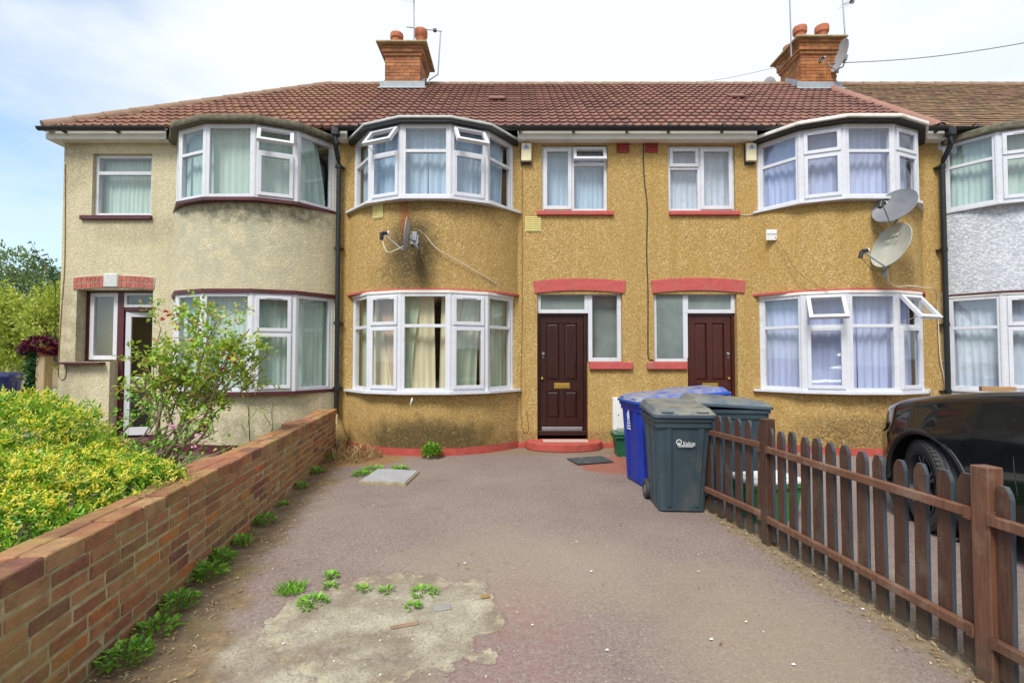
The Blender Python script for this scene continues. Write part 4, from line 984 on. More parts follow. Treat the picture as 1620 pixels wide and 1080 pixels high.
ar = arch(h, X(846, 460), X(988, 460), Z(464), 0.045, 0.195, MAT['red_paint'])
# porch window, transom light and door
TD = T((0, YF + 0.09, 0))
pf = thing_part('porch_window', h)
um = dxm; fb = MB(); frame(fb, TD, dx0 + 0.003, um + 0.02, Z(495), dz1 + 0.05, 0.06, -0.05, 0.03); frame(fb, TD, um + 0.021, dx1 - 0.003, sw0, dz1 + 0.05, 0.065, -0.05, 0.031)
fb.build('frame', MAT['upvc'], pf)
# remove the lower rail on the side light by using glass on top
g = MB(); pane(g, TD, dx0 + 0.06, um - 0.04, Z(495) + 0.06, dz1 - 0.01, 0.0); g.build('frosted_glass', MAT['frosted'], pf)
g = MB(); pane(g, TD, um + 0.08, dx1 - 0.06, sw0 + 0.06, dz1 - 0.01, 0.0); g.build('glass', MAT['glass'], pf)
g = MB(); pane(g, TD, um + 0.02, dx1 - 0.02, sw0 + 0.02, dz1 + 0.02, -0.12); g.build('dark_backing', MAT['frosted'], pf)  # dark frosted sheet added behind the clear side pane to back its reflection
panel_door(h, TD, dx0 + 0.004, dxm - 0.004, dz0 + 0.02, Z(495), MAT['door'], -1)
b = MB(); b.box(TF, dxm + 0.02, X(1000, 580), -0.04, 0.055, Z(584), Z(573), ch=0.008); b.box(TF, dxm + 0.005, X(988, 570), -0.05, 0.02, Z(573) + 0.001, sw0, ch=0.003); b.build('window_sill', MAT['red_paint'], h)
# red semicircular step
b = MB(); cx = (X(836, 700) + X(946, 700)) / 2; hw = (X(946, 700) - X(836, 700)) / 2 + 0.05
poly = [(cx + hw * math.cos(a), YF - 0.42 * abs(math.sin(a)) ** 0.8) for a in [math.pi - math.pi * k / 20 for k in range(21)]]
poly = [(cx - hw, YF + 0.10)] + poly + [(cx + hw, YF + 0.10)]
b.prism(ID, poly, 0.0, 0.125); b.build('doorstep', MAT['red_paint_worn'], h, bevel=0.015, solid=True)
for xa_, xb_ in ((BX + 1.3, cx - hw), (cx + hw, XP2 - 0.3)):
    b = MB(); b.box(TF, xa_, xb_, 0.0, 0.02, 0, 0.08, ch=0.004); b.build('red_skirting', MAT['red_paint_worn'], h)
roof(h, XP1, XP2, MAT['tile'], MAT['ridge'], seed=3)
gutter(h, XP1 + 0.02, XP2); eave_set(h, XP1, XP2, [BX])
t1 = T((BX - 0.78, YF - 0.38, 0), Vector((0.87, -0.42, 0)), Vector((-0.42, -0.87, 0)))
v = at(598, 333, 7.42); tv = T((v.x, 7.42 - 0.0, 0), Vector((0.86, -0.50, 0)), Vector((-0.50, -0.86, 0)))
a_ = -math.asin((BX - v.x) / 1.708)
tv = T((BX + 1.708 * math.sin(a_), YF - (1.708 * math.cos(a_) - 1.033), 0), Vector((math.cos(a_), math.sin(a_) * 1.0, 0)) , Vector((math.sin(a_), -math.cos(a_), 0)))
vent(h, -0.10, 0.10, v.z - 0.125, v.z + 0.125, MAT['yellow_vent'], t=tv)
vent(h, X(831, 355), X(856, 355), Z(367), Z(343), MAT['yellow_vent'])
red_vent(h, X(976, 232), X(995, 232), Z(241), Z(225))
chimney(h, -2.45, 11.28, 0.80, 0.86, 7.2, at(640, 90, 10.85).z, at(640, 62, 10.6).z, MAT['chimney_brick'],
        [(-2.62, 11.0, 0.34, 0.0), (-2.08, 11.05, 0.46, 0.0), (-2.6, 11.6, 0.3, 0), (-2.12, 11.6, 0.3, 0)])
# tile vent
b = MB(); yy = 9.1; b.box(T((at(786, 162, 9.6).x, 9.6, roof_z(9.6) + 0.05), (1, 0, 0), Vector((0, -1, -RISE)), Vector((0, -RISE, 1))), -0.16, 0.16, -0.1, 0.12, 0, 0.045, ch=0.015); b.build('roof_vent', MAT['tile'], h)
downpipe(h, XP1 + 0.02, 7.83, 4.62, 0.55)

# ================= tan house on the right
h2 = thing('terraced_house', 'tan pebbledashed house with two big dishes on its bay, behind the picket fence', 'house', (4.5, YF, 0), group='terraced houses')
BX2 = 5.27
e0, em, e1 = X(1035, 580), X(1088, 580), X(1167, 580)
w = MB(); holes = [(BX2 - 1.2, BX2 + 1.2, LZ0 + 0.02, LZ1 - 0.02), (BX2 - 1.2, BX2 + 1.2, UZ0 + 0.02, UZ1 - 0.05), (X(1057, 285), X(1163, 285), Z(334), Z(230)), (e0, em, sw0, dz1), (em, e1, 0.10, dz1)]
wall_holes(w, TF, XP2, XP3, 0, 5.04, holes); w.build('wall', MAT['tan_b'], h2)
shell(h2, XP2, XP3, MAT['tan_b'], left=False); bay_floor_ceiling(h2, BX2)
bay_wall(h2, BX2, 0.11, LZ0 - 0.03, MAT['tan_b']); bay_wall(h2, BX2, LZ1 + 0.055, UZ0 - 0.03, MAT['tan_b'])
bay_wall(h2, BX2, 0.0, 0.108, MAT['red_paint_worn'], hw=1.375, pr=0.69, name='plinth')
bay_slab('bay_sill', h2, BX2, 0.07, UZ0 - 0.032, UZ0 + 0.002, MAT['upvc'], ext=0.12)
bay_slab('bay_sill', h2, BX2, 0.08, LZ0 - 0.032, LZ0 + 0.002, MAT['upvc'], ext=0.16)
bay_slab('bay_trim', h2, BX2, 0.035, LZ1 - 0.002, LZ1 + 0.035, MAT['white_paint'], ext=0.05)
curve_band(h2, BX2, LZ1 + 0.036, LZ1 + 0.070, MAT['red_paint'], 'red_band', hw=1.39, pr=0.72)
bay_slab('bay_head', h2, BX2, 0.03, UZ1 - 0.002, ZB - 0.05, MAT['white_paint'], ext=0.03)
bay_slab('bay_soffit', h2, BX2, 0.12, ZB - 0.080, ZB - 0.03, MAT['black_soffit'], ext=0.14, bevel=0.01)
bay_slab('bay_roof', h2, BX2, 0.16, ZB - 0.032, ZB + 0.02, MAT['white_paint'], ext=0.15, back=0.05, bevel=0.012)
bay_window(h2, BX2, UZ0, UZ1, ['F', 'C', 'F', 'C', 'F'], UZ0 + (UZ1 - UZ0) * 0.64, [('c_lav', FULL, 0.15)])
bay_window(h2, BX2, LZ0, LZ1, ['F', 'O', 'F', 'O', 'F'], LZ0 + (LZ1 - LZ0) * 0.665, [('c_lav', [(0.0, 0.455, 0.0, 0.455), (0.449, 1.0, 0.451, 1.0)], 0.15)])
sash(h2, TF, X(1057, 285), X(1163, 285), Z(334), Z(230), 'right', cmat='c_lace')
b = MB(); b.box(TF, X(1058, 338), X(1169, 338), -0.05, 0.05, Z(341), Z(334.5), ch=0.006); b.build('window_sill', MAT['red_paint'], h2)
arch(h2, X(1032, 460), X(1177, 460), Z(464), 0.045, 0.205, MAT['red_paint'])
pf = thing_part('porch_window', h2)
fb = MB(); frame(fb, TD, e0 + 0.003, e1 - 0.003, Z(495), dz1 + 0.05, 0.06, -0.05, 0.03)
fb.box(TD, em - 0.055, em + 0.04, -0.05, 0.031, Z(495) - 0.0, dz1 - 0.01, ch=0.003)
fb.box(TD, e0 + 0.003, em + 0.02, -0.05, 0.028, sw0, sw0 + 0.06, ch=0.003); fb.box(TD, em - 0.05, em + 0.03, -0.05, 0.028, sw0 + 0.06, Z(495) + 0.001, ch=0.003); fb.box(TD, e0 + 0.003, e0 + 0.065, -0.05, 0.029, sw0 + 0.06, Z(495) + 0.001, ch=0.003)
fb.build('frame', MAT['upvc'], pf)
g = MB(); pane(g, TD, em + 0.04, e1 - 0.06, Z(495) + 0.06, dz1 - 0.01, 0.0); pane(g, TD, e0 + 0.06, em - 0.05, sw0 + 0.06, dz1 - 0.01, 0.034); g.build('frosted_glass', MAT['frosted'], pf)
panel_door(h2, TD, em + 0.004, e1 - 0.004, dz0 + 0.02, Z(495), MAT['door_b'], 1)
b = MB(); b.box(TF, X(1023, 580), em - 0.02, -0.04, 0.055, Z(584), Z(573), ch=0.008); b.box(TF, X(1034, 570), em - 0.005, -0.05, 0.02, Z(573) + 0.001, sw0, ch=0.003); b.build('window_sill', MAT['red_paint'], h2)
b = MB(); cx2 = (em + e1) / 2
poly = [(cx2 + 0.62 * math.cos(a), YF - 0.42 * abs(math.sin(a)) ** 0.8) for a in [math.pi - math.pi * k / 20 for k in range(21)]]
poly = [(cx2 - 0.62, YF + 0.10)] + poly + [(cx2 + 0.62, YF + 0.10)]
b.prism(ID, poly, 0.0, 0.125); b.build('doorstep', MAT['red_paint_worn'], h2, bevel=0.015, solid=True)
roof(h2, XP2, XP3, MAT['tile'], MAT['ridge'], seed=5)
gutter(h2, XP2, XP3 - 0.02); eave_set(h2, XP2, XP3, [BX2])
red_vent(h2, X(1021, 232), X(1040, 232), Z(241), Z(225))
v = at(1224, 370, 7.6); vent(h2, v.x - 0.085, v.x + 0.085, v.z - 0.085, v.z + 0.085, MAT['white_plastic'], t=T((0, 7.67, 0)), rows=1, split=True)
chimney(h2, 6.83, 11.2, 0.80, 0.84, 7.2, at(1290, 90, 10.8).z, at(1290, 52, 10.5).z, MAT['chimney_brick_b'],
        [(6.55, 11.0, 0.42, 0.0), (7.05, 11.0, 0.44, 0.0), (6.6, 11.5, 0.3, 0), (7.1, 11.5, 0.3, 0)])
b = MB(); b.box(T((at(1165, 158, 9.8).x, 9.8, roof_z(9.8) + 0.05), (1, 0, 0), Vector((0, -1, -RISE)), Vector((0, -RISE, 1))), -0.16, 0.16, -0.1, 0.12, 0, 0.045, ch=0.015); b.build('roof_vent', MAT['tile'], h2)
# red ridge tiles bedded down the party line
ridge_tiles(h2, (XP3 + 0.22, Y_R - 0.35, roof_z(Y_R - 0.35) + 0.03), (XP3 - 0.12, Y_E + 0.02, Z_E + 0.035), 0.105, MAT['ridge_red'], name='party_ridge')
downpipe(h2, XP3 - 0.02, 7.83, 4.62, 0.5)

# ================= cream house on the left
h3 = thing('terraced_house', 'cream rendered end house on the left with open white porch door and checkered brick arch', 'house', (-5, YF, 0), group='terraced houses')
BX3 = -4.16
px0, px1 = X(119, 560), X(240, 560)
pz1 = at(180, 458, YF).z; sx1 = X(174, 560)
psz = at(140, 572, YF).z
w = MB(); holes = [(BX3 - 1.2, BX3 + 1.2, LZ0 + 0.02, LZ1 - 0.02), (BX3 - 1.2, BX3 + 1.2, UZ0 + 0.02, UZ1 - 0.05), (X(146, 290), X(240, 290), at(190, 341, YF).z, at(190, 243, YF).z), (px0, sx1, psz, pz1), (sx1, px1, 0.06, pz1)]
wall_holes(w, TF, XP0, XP1, 0, 5.04, holes, th=0.34); w.build('wall', MAT['cream'], h3)
shell(h3, XP0, XP1, MAT['cream'], right=False); bay_floor_ceiling(h3, BX3)
bay_wall(h3, BX3, 0.11, LZ0 - 0.03, MAT['cream'], hw=1.33); bay_wall(h3, BX3, LZ1 + 0.055, UZ0 - 0.03, MAT['cream'], hw=1.33)
bay_wall(h3, BX3, 0.0, 0.16, MAT['maroon'], hw=1.35, pr=0.70, name='plinth')
for xa_, xb_ in ((XP0, px0), (px1, BX3 - 1.2)):
    b = MB(); b.box(TF, xa_, xb_, 0.0, 0.02, 0, 0.21); b.build('skirting', MAT['maroon'], h3)
bay_slab('bay_sill', h3, BX3, 0.05, UZ0 - 0.045, UZ0 + 0.002, MAT['maroon'], ext=0.06)
bay_slab('bay_sill', h3, BX3, 0.06, LZ0 - 0.04, LZ0 + 0.002, MAT['maroon'], ext=0.06)
bay_slab('bay_trim', h3, BX3, 0.05, LZ1 + 0.0, LZ1 + 0.055, MAT['maroon'], ext=0.06)
bay_slab('bay_head', h3, BX3, 0.03, UZ1 - 0.002, ZB - 0.08, MAT['white_paint'], ext=0.03)
bay_slab('bay_roof', h3, BX3, 0.14, ZB - 0.075, ZB + 0.03, MAT['moss_conc'], ext=0.12, back=0.05, bevel=0.035)
bay_window(h3, BX3, UZ0, UZ1, ['F', 'F', 'P', 'O', 'P'], UZ0 + (UZ1 - UZ0) * 0.64, [('c_green', [(0.0, 0.875, 0.0, 0.89), (0.875, 0.91, 0.89, 0.965)], 0.15)])
bay_window(h3, BX3, LZ0, LZ1, ['F', 'P', 'P', 'C', 'P'], LZ0 + (LZ1 - LZ0) * 0.60, [('c_green', FULL, 0.15)])
sash(h3, TF, X(146, 290), X(240, 290), at(190, 341, YF).z, at(190, 243, YF).z, 'left', cmat='c_green', n=-0.08)
b = MB(); b.box(TF, X(129, 345), X(241, 345), -0.05, 0.05, at(190, 348, YF).z, at(190, 341.5, YF).z, ch=0.006); b.build('window_sill', MAT['maroon'], h3)
# recessed porch: window, transom, open aluminium door
TP = T((0, YF + 0.20, 0))
pf = thing_part('porch_window', h3)
mz = MB(); mz.box(TP, px0 + 0.002, px0 + 0.07, -0.07, 0.02, psz, pz1 + 0.01); mz.box(TP, sx1 - 0.03, sx1 + 0.07, -0.07, 0.03, 0.1, pz1 + 0.01); mz.box(TP, px0 + 0.07, sx1 - 0.03, -0.07, 0.02, pz1 - 0.03, pz1 + 0.01); mz.box(TP, px1 - 0.04, px1 - 0.002, -0.07, 0.02, 0.1, pz1 + 0.01)
mz.box(TP, sx1 + 0.07, px1 - 0.04, -0.07, 0.02, pz1 - 0.33, pz1 - 0.27); mz.box(TP, sx1 + 0.07, px1 - 0.04, -0.07, 0.02, pz1 - 0.03, pz1 + 0.01)
mz.build('timber_frame', MAT['maroon'], pf)
fb = MB(); frame(fb, TP, px0 + 0.07, sx1 - 0.03, psz + 0.03, pz1 - 0.03, 0.07, -0.04, 0.03); frame(fb, TP, sx1 + 0.07, px1 - 0.04, pz1 - 0.27, pz1 - 0.03, 0.045, -0.04, 0.03); fb.build('frame', MAT['upvc'], pf)
g = MB(); pane(g, TP, px0 + 0.14, sx1 - 0.10, psz + 0.10, pz1 - 0.10, 0.0); pane(g, TP, sx1 + 0.115, px1 - 0.085, pz1 - 0.225, pz1 - 0.075, 0.0); g.build('glass', MAT['glass'], pf)
b = MB(); b.box(TF, X(100, 572), X(167, 572), -0.2, 0.12, psz - 0.04, psz - 0.005, ch=0.008); b.build('window_sill', MAT['maroon'], h3)
hb = MB(); hb.box(ID, px0 - 0.6, sx1 - 0.22, YF + 0.50, YF + 0.54, 0.06, 2.45); hb.build('hall_wall', MAT['hall_cream'], h3)
dd = thing_part('door', h3, 'white aluminium porch door standing ajar')
ang = R(12); hx = sx1 + 0.085
TDo = T((hx, YF + 0.21, 0), Vector((math.cos(ang), math.sin(ang), 0)), Vector((math.sin(ang) , -math.cos(ang), 0)))
W_ = px1 - hx + 0.02
za, zb_ = 0.16, pz1 - 0.34
fb = MB(); frame(fb, TDo, 0, W_, za, zb_, 0.085, -0.02, 0.02, wb=0.13); fb.box(TDo, 0.085, W_ - 0.085, -0.02, 0.018, za + 0.80, za + 0.83); fb.box(TDo, 0.085, W_ - 0.085, -0.02, 0.018, za + 0.93, za + 0.96); fb.build('door_frame', MAT['upvc'], dd)
g = MB(); pane(g, TDo, 0.085, W_ - 0.085, za + 0.96, zb_ - 0.085, 0.0); pane(g, TDo, 0.085, W_ - 0.085, za + 0.13, za + 0.80, 0.0); g.build('glass', MAT['glass'], dd)
b = MB(); b.box(TDo, 0.085, W_ - 0.085, -0.012, 0.012, za + 0.83, za + 0.93); b.build('door_panel', MAT['soil'], dd)
b = MB(); b.box(TDo, 0.2, W_ - 0.12, 0.012, 0.024, za + 0.85, za + 0.91, ch=0.004); b.build('letterbox', MAT['alu'], dd)
b = MB(); b.box(TP, sx1 - 0.3, px1 + 0.2, -0.62, -0.58, 0.1, 2.4); b.build('dark_interior', MAT['black_soffit'], h3)  # black sheet standing in for the dark interior behind the porch door
b = MB(); b.box(TP, sx1 + 0.04, px1 + 0.02, -0.1, 0.30, 0.0, 0.13, ch=0.01); b.build('doorstep', MAT['maroon'], h3)
# brick arch with pale keystone
ab = MB(); mo = MB(); ax0, ax1 = X(117, 450), X(244, 450); zs = at(180, 459, YF).z; zh = 0.21
def arc_z(f): return 0.035 * (1 - (2 * f - 1) ** 2)
n = 18
for k in range(n):
    f0 = (k + 0.08) / n; f1 = (k + 0.92) / n
    if k == 7: ab.build('arch_brick', MAT['arch_brick'], h3); ab = MB()
    if 7 <= k <= 9: continue
    for (a, c) in ((0.012, 0.095), (0.110, 0.198)):
        xa = ax0 + (ax1 - ax0) * f0; xb = ax0 + (ax1 - ax0) * f1; z_ = zs + arc_z((f0 + f1) / 2)
        ab.box(TF, xa, xb, 0.003, 0.020, z_ + a, z_ + c)
arch(h3, ax0, ax1, zs, 0.035, zh, MAT['mortar_light'], proud=0.012)
ab.build('arch_brick', MAT['arch_brick'], h3)
b = MB(); b.box(TF, ax0 + (ax1 - ax0) * 7 / n - 0.01, ax0 + (ax1 - ax0) * 10 / n + 0.01, 0.0, 0.035, zs + 0.045, zs + zh + 0.055, ch=0.012); b.build('keystone', MAT['grey_white'], h3)
HX0, HX1 = XP0 - 0.17, at(522, 140, Y_R).x
roof(h3, HX0, XP1, MAT['tile_left'], MAT['ridge'], clip=lambda f: (HX0 + (HX1 - HX0) * f, XP1), seed=9)
rf = [o for o in h3.children if o.name.startswith('roof')][0]
ridge_tiles(h3, (HX0, Y_E, Z_E + 0.03), (HX1, Y_R, Z_R), 0.12, MAT['ridge'], name='hip_ridge', parent=rf)
gutter(h3, HX0 - 0.02, BX3 - 1.3)
g3 = MB()
eave_set(h3, XP0 - 0.13, XP1, [BX3])
g3.box(ID, XP0 - 0.155, XP0 - 0.13, 7.755, 15.1, 4.915, 5.07); g3.box(ID, XP0 - 0.13, XP0, 7.975, 15.05, 4.915, 4.935); g3.build('side_fascia', MAT['white_paint'], h3)

# ================= pale house at the right edge
h4 = thing('terraced_house', 'pale blue-white rendered house with mossy roof at the right edge, behind the black car', 'house', (9, YF, 0), group='terraced houses')
BX4 = 8.28; XP4 = 14.5
w = MB(); holes = [(BX4 - 1.2, BX4 + 1.2, LZ0 + 0.02, LZ1 - 0.02), (BX4 - 1.2, BX4 + 1.2, UZ0 + 0.02, UZ1 - 0.05)]
wall_holes(w, TF, XP3, XP4, 0, 5.04, holes); w.build('wall', MAT['pale'], h4)
b = MB(); b.box(TF, XP3 + 0.003, XP3 + 0.10, -0.02, 0.006, LZ1 + 0.1, 4.8); b.build('wall_edge', MAT['tan_b'], h4, label='strip of tan pebbledash beside the drainpipe')
shell(h4, XP3, XP4, MAT['pale'], left=False); bay_floor_ceiling(h4, BX4)
bay_wall(h4, BX4, 0.0, LZ0 - 0.03, MAT['pale'], hw=1.27); bay_wall(h4, BX4, LZ1 + 0.05, UZ0 - 0.03, MAT['pale'], hw=1.27)
bay_slab('bay_sill', h4, BX4, 0.06, UZ0 - 0.032, UZ0 + 0.002, MAT['upvc'], ext=0.02)
bay_slab('bay_sill', h4, BX4, 0.06, LZ0 - 0.032, LZ0 + 0.002, MAT['upvc'], ext=0.02)
bay_slab('bay_trim', h4, BX4, 0.035, LZ1 - 0.002, LZ1 + 0.03, MAT['white_paint'], ext=0.02)
bay_slab('bay_band', h4, BX4, 0.05, LZ1 + 0.031, LZ1 + 0.055, MAT['maroon'], ext=0.02)
bay_slab('bay_head', h4, BX4, 0.03, UZ1 - 0.002, ZB - 0.08, MAT['white_paint'], ext=0.02)
bay_slab('bay_roof', h4, BX4, 0.09, ZB - 0.09, ZB + 0.03, MAT['moss_conc'], ext=0.05, back=0.05, bevel=0.03)
bay_window(h4, BX4, UZ0, UZ1, ['F', 'C', 'F', 'C', 'F'], UZ0 + (UZ1 - UZ0) * 0.64, [('c_green', [(0.03, 1, 0.02, 1)], 0.15)])
bay_window(h4, BX4, LZ0, LZ1, ['F', 'C', 'F', 'C', 'F'], LZ0 + (LZ1 - LZ0) * 0.665, [('c_lace', [(0.02, 1, 0.03, 1)], 0.15)])
roof(h4, XP3, XP4, MAT['tile_old'], MAT['ridge'], flat=True, seed=11)
gutter(h4, XP3 + 0.02, XP4); eave_set(h4, XP3, XP4, [BX4])
# ---------------------------------------------------------------- brick garden wall
WH = 0.645
gw = thing('garden_wall', 'low weathered red brick wall running from the house front along the left of the driveway', 'wall', (WX(4), 4, 0))
wd = Vector((WX(7.6) - WX(0.5), 7.1, 0)).normalized(); wn_ = Vector((wd.y, -wd.x, 0))
WO = Vector((WX(0.5), 0.5, 0)); WL = (Vector((WX(7.62), 7.62, 0)) - WO).length
TW = T(WO, wd, wn_)
rnd = random.Random(4); b = MB(); co = MB(); m = MB()
NC = 8; ch_ = (WH - 0.078) / NC; BLn = 0.225; TH = 0.215
m.box(TW, 0.01, WL - 0.01, -TH + 0.006, -0.005, -0.05, WH - 0.010)
for c in range(NC):
    z0 = c * ch_; x = -(0.0 if c % 2 else BLn / 2) + rnd.uniform(-0.01, 0.01)
    while x < WL:
        ln = BLn * (1 if rnd.random() > 0.1 else 0.5)
        a = max(0, x) + 0.0068; e = min(WL, x + ln) - 0.0068; x += ln
        if e - a < 0.03: continue
        j = rnd.uniform(-0.004, 0.003); dz = rnd.uniform(-0.002, 0.002)
        sl = rnd.uniform(-0.002, 0.002)
        b.box(TW, a, e, -0.10, j, z0 + 0.0065 + dz, z0 + ch_ - 0.0065 + dz, ch=0.005)
        if rnd.random() < 2: b.box(TW, a, e, -TH, -TH + 0.1 + j, z0 + 0.005 + dz, z0 + ch_ - 0.005 + dz)
x = 0
while x < WL:
    ln = 0.222 + rnd.uniform(-0.008, 0.008); j = rnd.uniform(-0.006, 0.006); dz = rnd.uniform(-0.004, 0.004)
    co.box(TW, x + 0.004, min(WL, x + ln) - 0.004, -0.108, 0.006 + j, WH - 0.076 + dz, WH + dz, ch=0.006)
    co.box(TW, x + 0.004 + 0.01 * j, min(WL, x + ln) - 0.004, -TH - 0.004, -0.113, WH - 0.078 + dz, WH + dz * 0.5, ch=0.006); x += ln
for q_ in (b, co): q_.v = [(x_ + rnd.uniform(-0.0022, 0.0022), y_ + rnd.uniform(-0.0022, 0.0022), z_ + rnd.uniform(-0.0022, 0.0022)) for x_, y_, z_ in q_.v]
b.build('brickwork', MAT['brick'], gw); co.build('coping', MAT['brick'], gw, label='top course of bricks with mossy joints'); m.build('mortar', MAT['mortar'], gw)
for uc in (0.75, 3.3, 5.6, 6.95):
    p = MB()
    for c in range(NC + 1):
        z0 = c * ch_; off = 0 if c % 2 else 0.11
        p.box(TW, uc, uc + 0.105 + off, -TH - 0.105, -TH - 0.006, z0 + 0.004, z0 + ch_ - 0.004, ch=0.003); p.box(TW, uc + 0.113 + off, uc + 0.33, -TH - 0.105, -TH - 0.006, z0 + 0.004, z0 + ch_ - 0.004, ch=0.003)
    p.build('pier', MAT['brick'], gw)

# ---------------------------------------------------------------- picket fence
pf_ = thing('picket_fence', 'low brown stained picket fence with rounded tips beside the parked black car', 'fence', (FX(3), 3, 0))
def FP(y): return Vector((FX(y) if y < 3.9 else FX(3.9) - (y - 3.9) * 0.215, y, 0))
posts = [0.55, 2.25, 3.87, 5.45]
rnd = random.Random(11)
def lab_rail(a, b_, z, nm='rail'):
    d = (b_ - a).normalized(); t = T(a, d, Vector((-d.y, d.x, 0))); L = (b_ - a).length
    r_ = MB(); r_.box(t, 0.0, L, 0.012, 0.046, z - 0.023, z + 0.023, ch=0.004); return r_.build(nm, MAT['rail'], pf_)
for i, y in enumerate(posts):
    P = FP(y); d = (FP(y + 0.05) - FP(y - 0.05)).normalized(); t = T(P, d, Vector((-d.y, d.x, 0)))
    q = MB(); hh = 0.965 if i != 1 else 0.955
    q.box(t, -0.040, 0.040, -0.042, 0.038, -0.05, hh, ch=0.004); q.build('post', MAT['fence'] if i != 1 else MAT['rail'], pf_)
    if i in (1, 2):
        for zz in (0.735, 0.20):
            for s in (-1, 1): br = MB(); br.box(t, s * 0.043 - 0.002, s * 0.043 + 0.002, 0.004, 0.05, zz - 0.03, zz + 0.028); br.box(t, min(s * 0.043, s * 0.068), max(s * 0.043, s * 0.068), 0.0465, 0.0485, zz - 0.028, zz + 0.026); br.build('bracket', MAT['rail'], pf_)
for i in range(3):
    a, c = FP(posts[i]), FP(posts[i + 1]); d = (c - a).normalized(); L = (c - a).length
    a2 = a + d * 0.040; c2 = c - d * 0.040
    dz = (-0.01, 0.0, 0.02)[i]
    lab_rail(a2, c2, 0.735 + dz); lab_rail(a2, c2, 0.20 + dz)
    n = 13 if i == 1 else 12
    for k in range(n):
        f = (k + 0.62) / n if i == 1 else (k + 0.55) / n
        p = a + d * (L * f); w_ = 0.070 + rnd.uniform(-0.003, 0.003); h_ = 0.895 + dz + rnd.uniform(-0.012, 0.012); lean = rnd.uniform(-0.012, 0.012)
        t = T(p, (d + Vector((0, 0, lean))), Vector((-d.y, d.x, 0)), Vector((0, 0, 1)) - d * lean)
        q = MB()
        poly = [(-w_ / 2, 0.035 + rnd.uniform(-0.01, 0.01)), (w_ / 2, 0.035), (w_ / 2, h_ - 0.05)] + [(w_ * 0.40, h_ - 0.026), (w_ * 0.20, h_), (-w_ * 0.20, h_), (-w_ * 0.40, h_ - 0.026)] + [(-w_ / 2, h_ - 0.05)]
        q.plate(t, poly, -0.013, 0.0095); q.mi = [0, 0] + [1] * (len(q.f) - 2); q.build('picket', [MAT['fence'], MAT['fence_edge']], pf_)

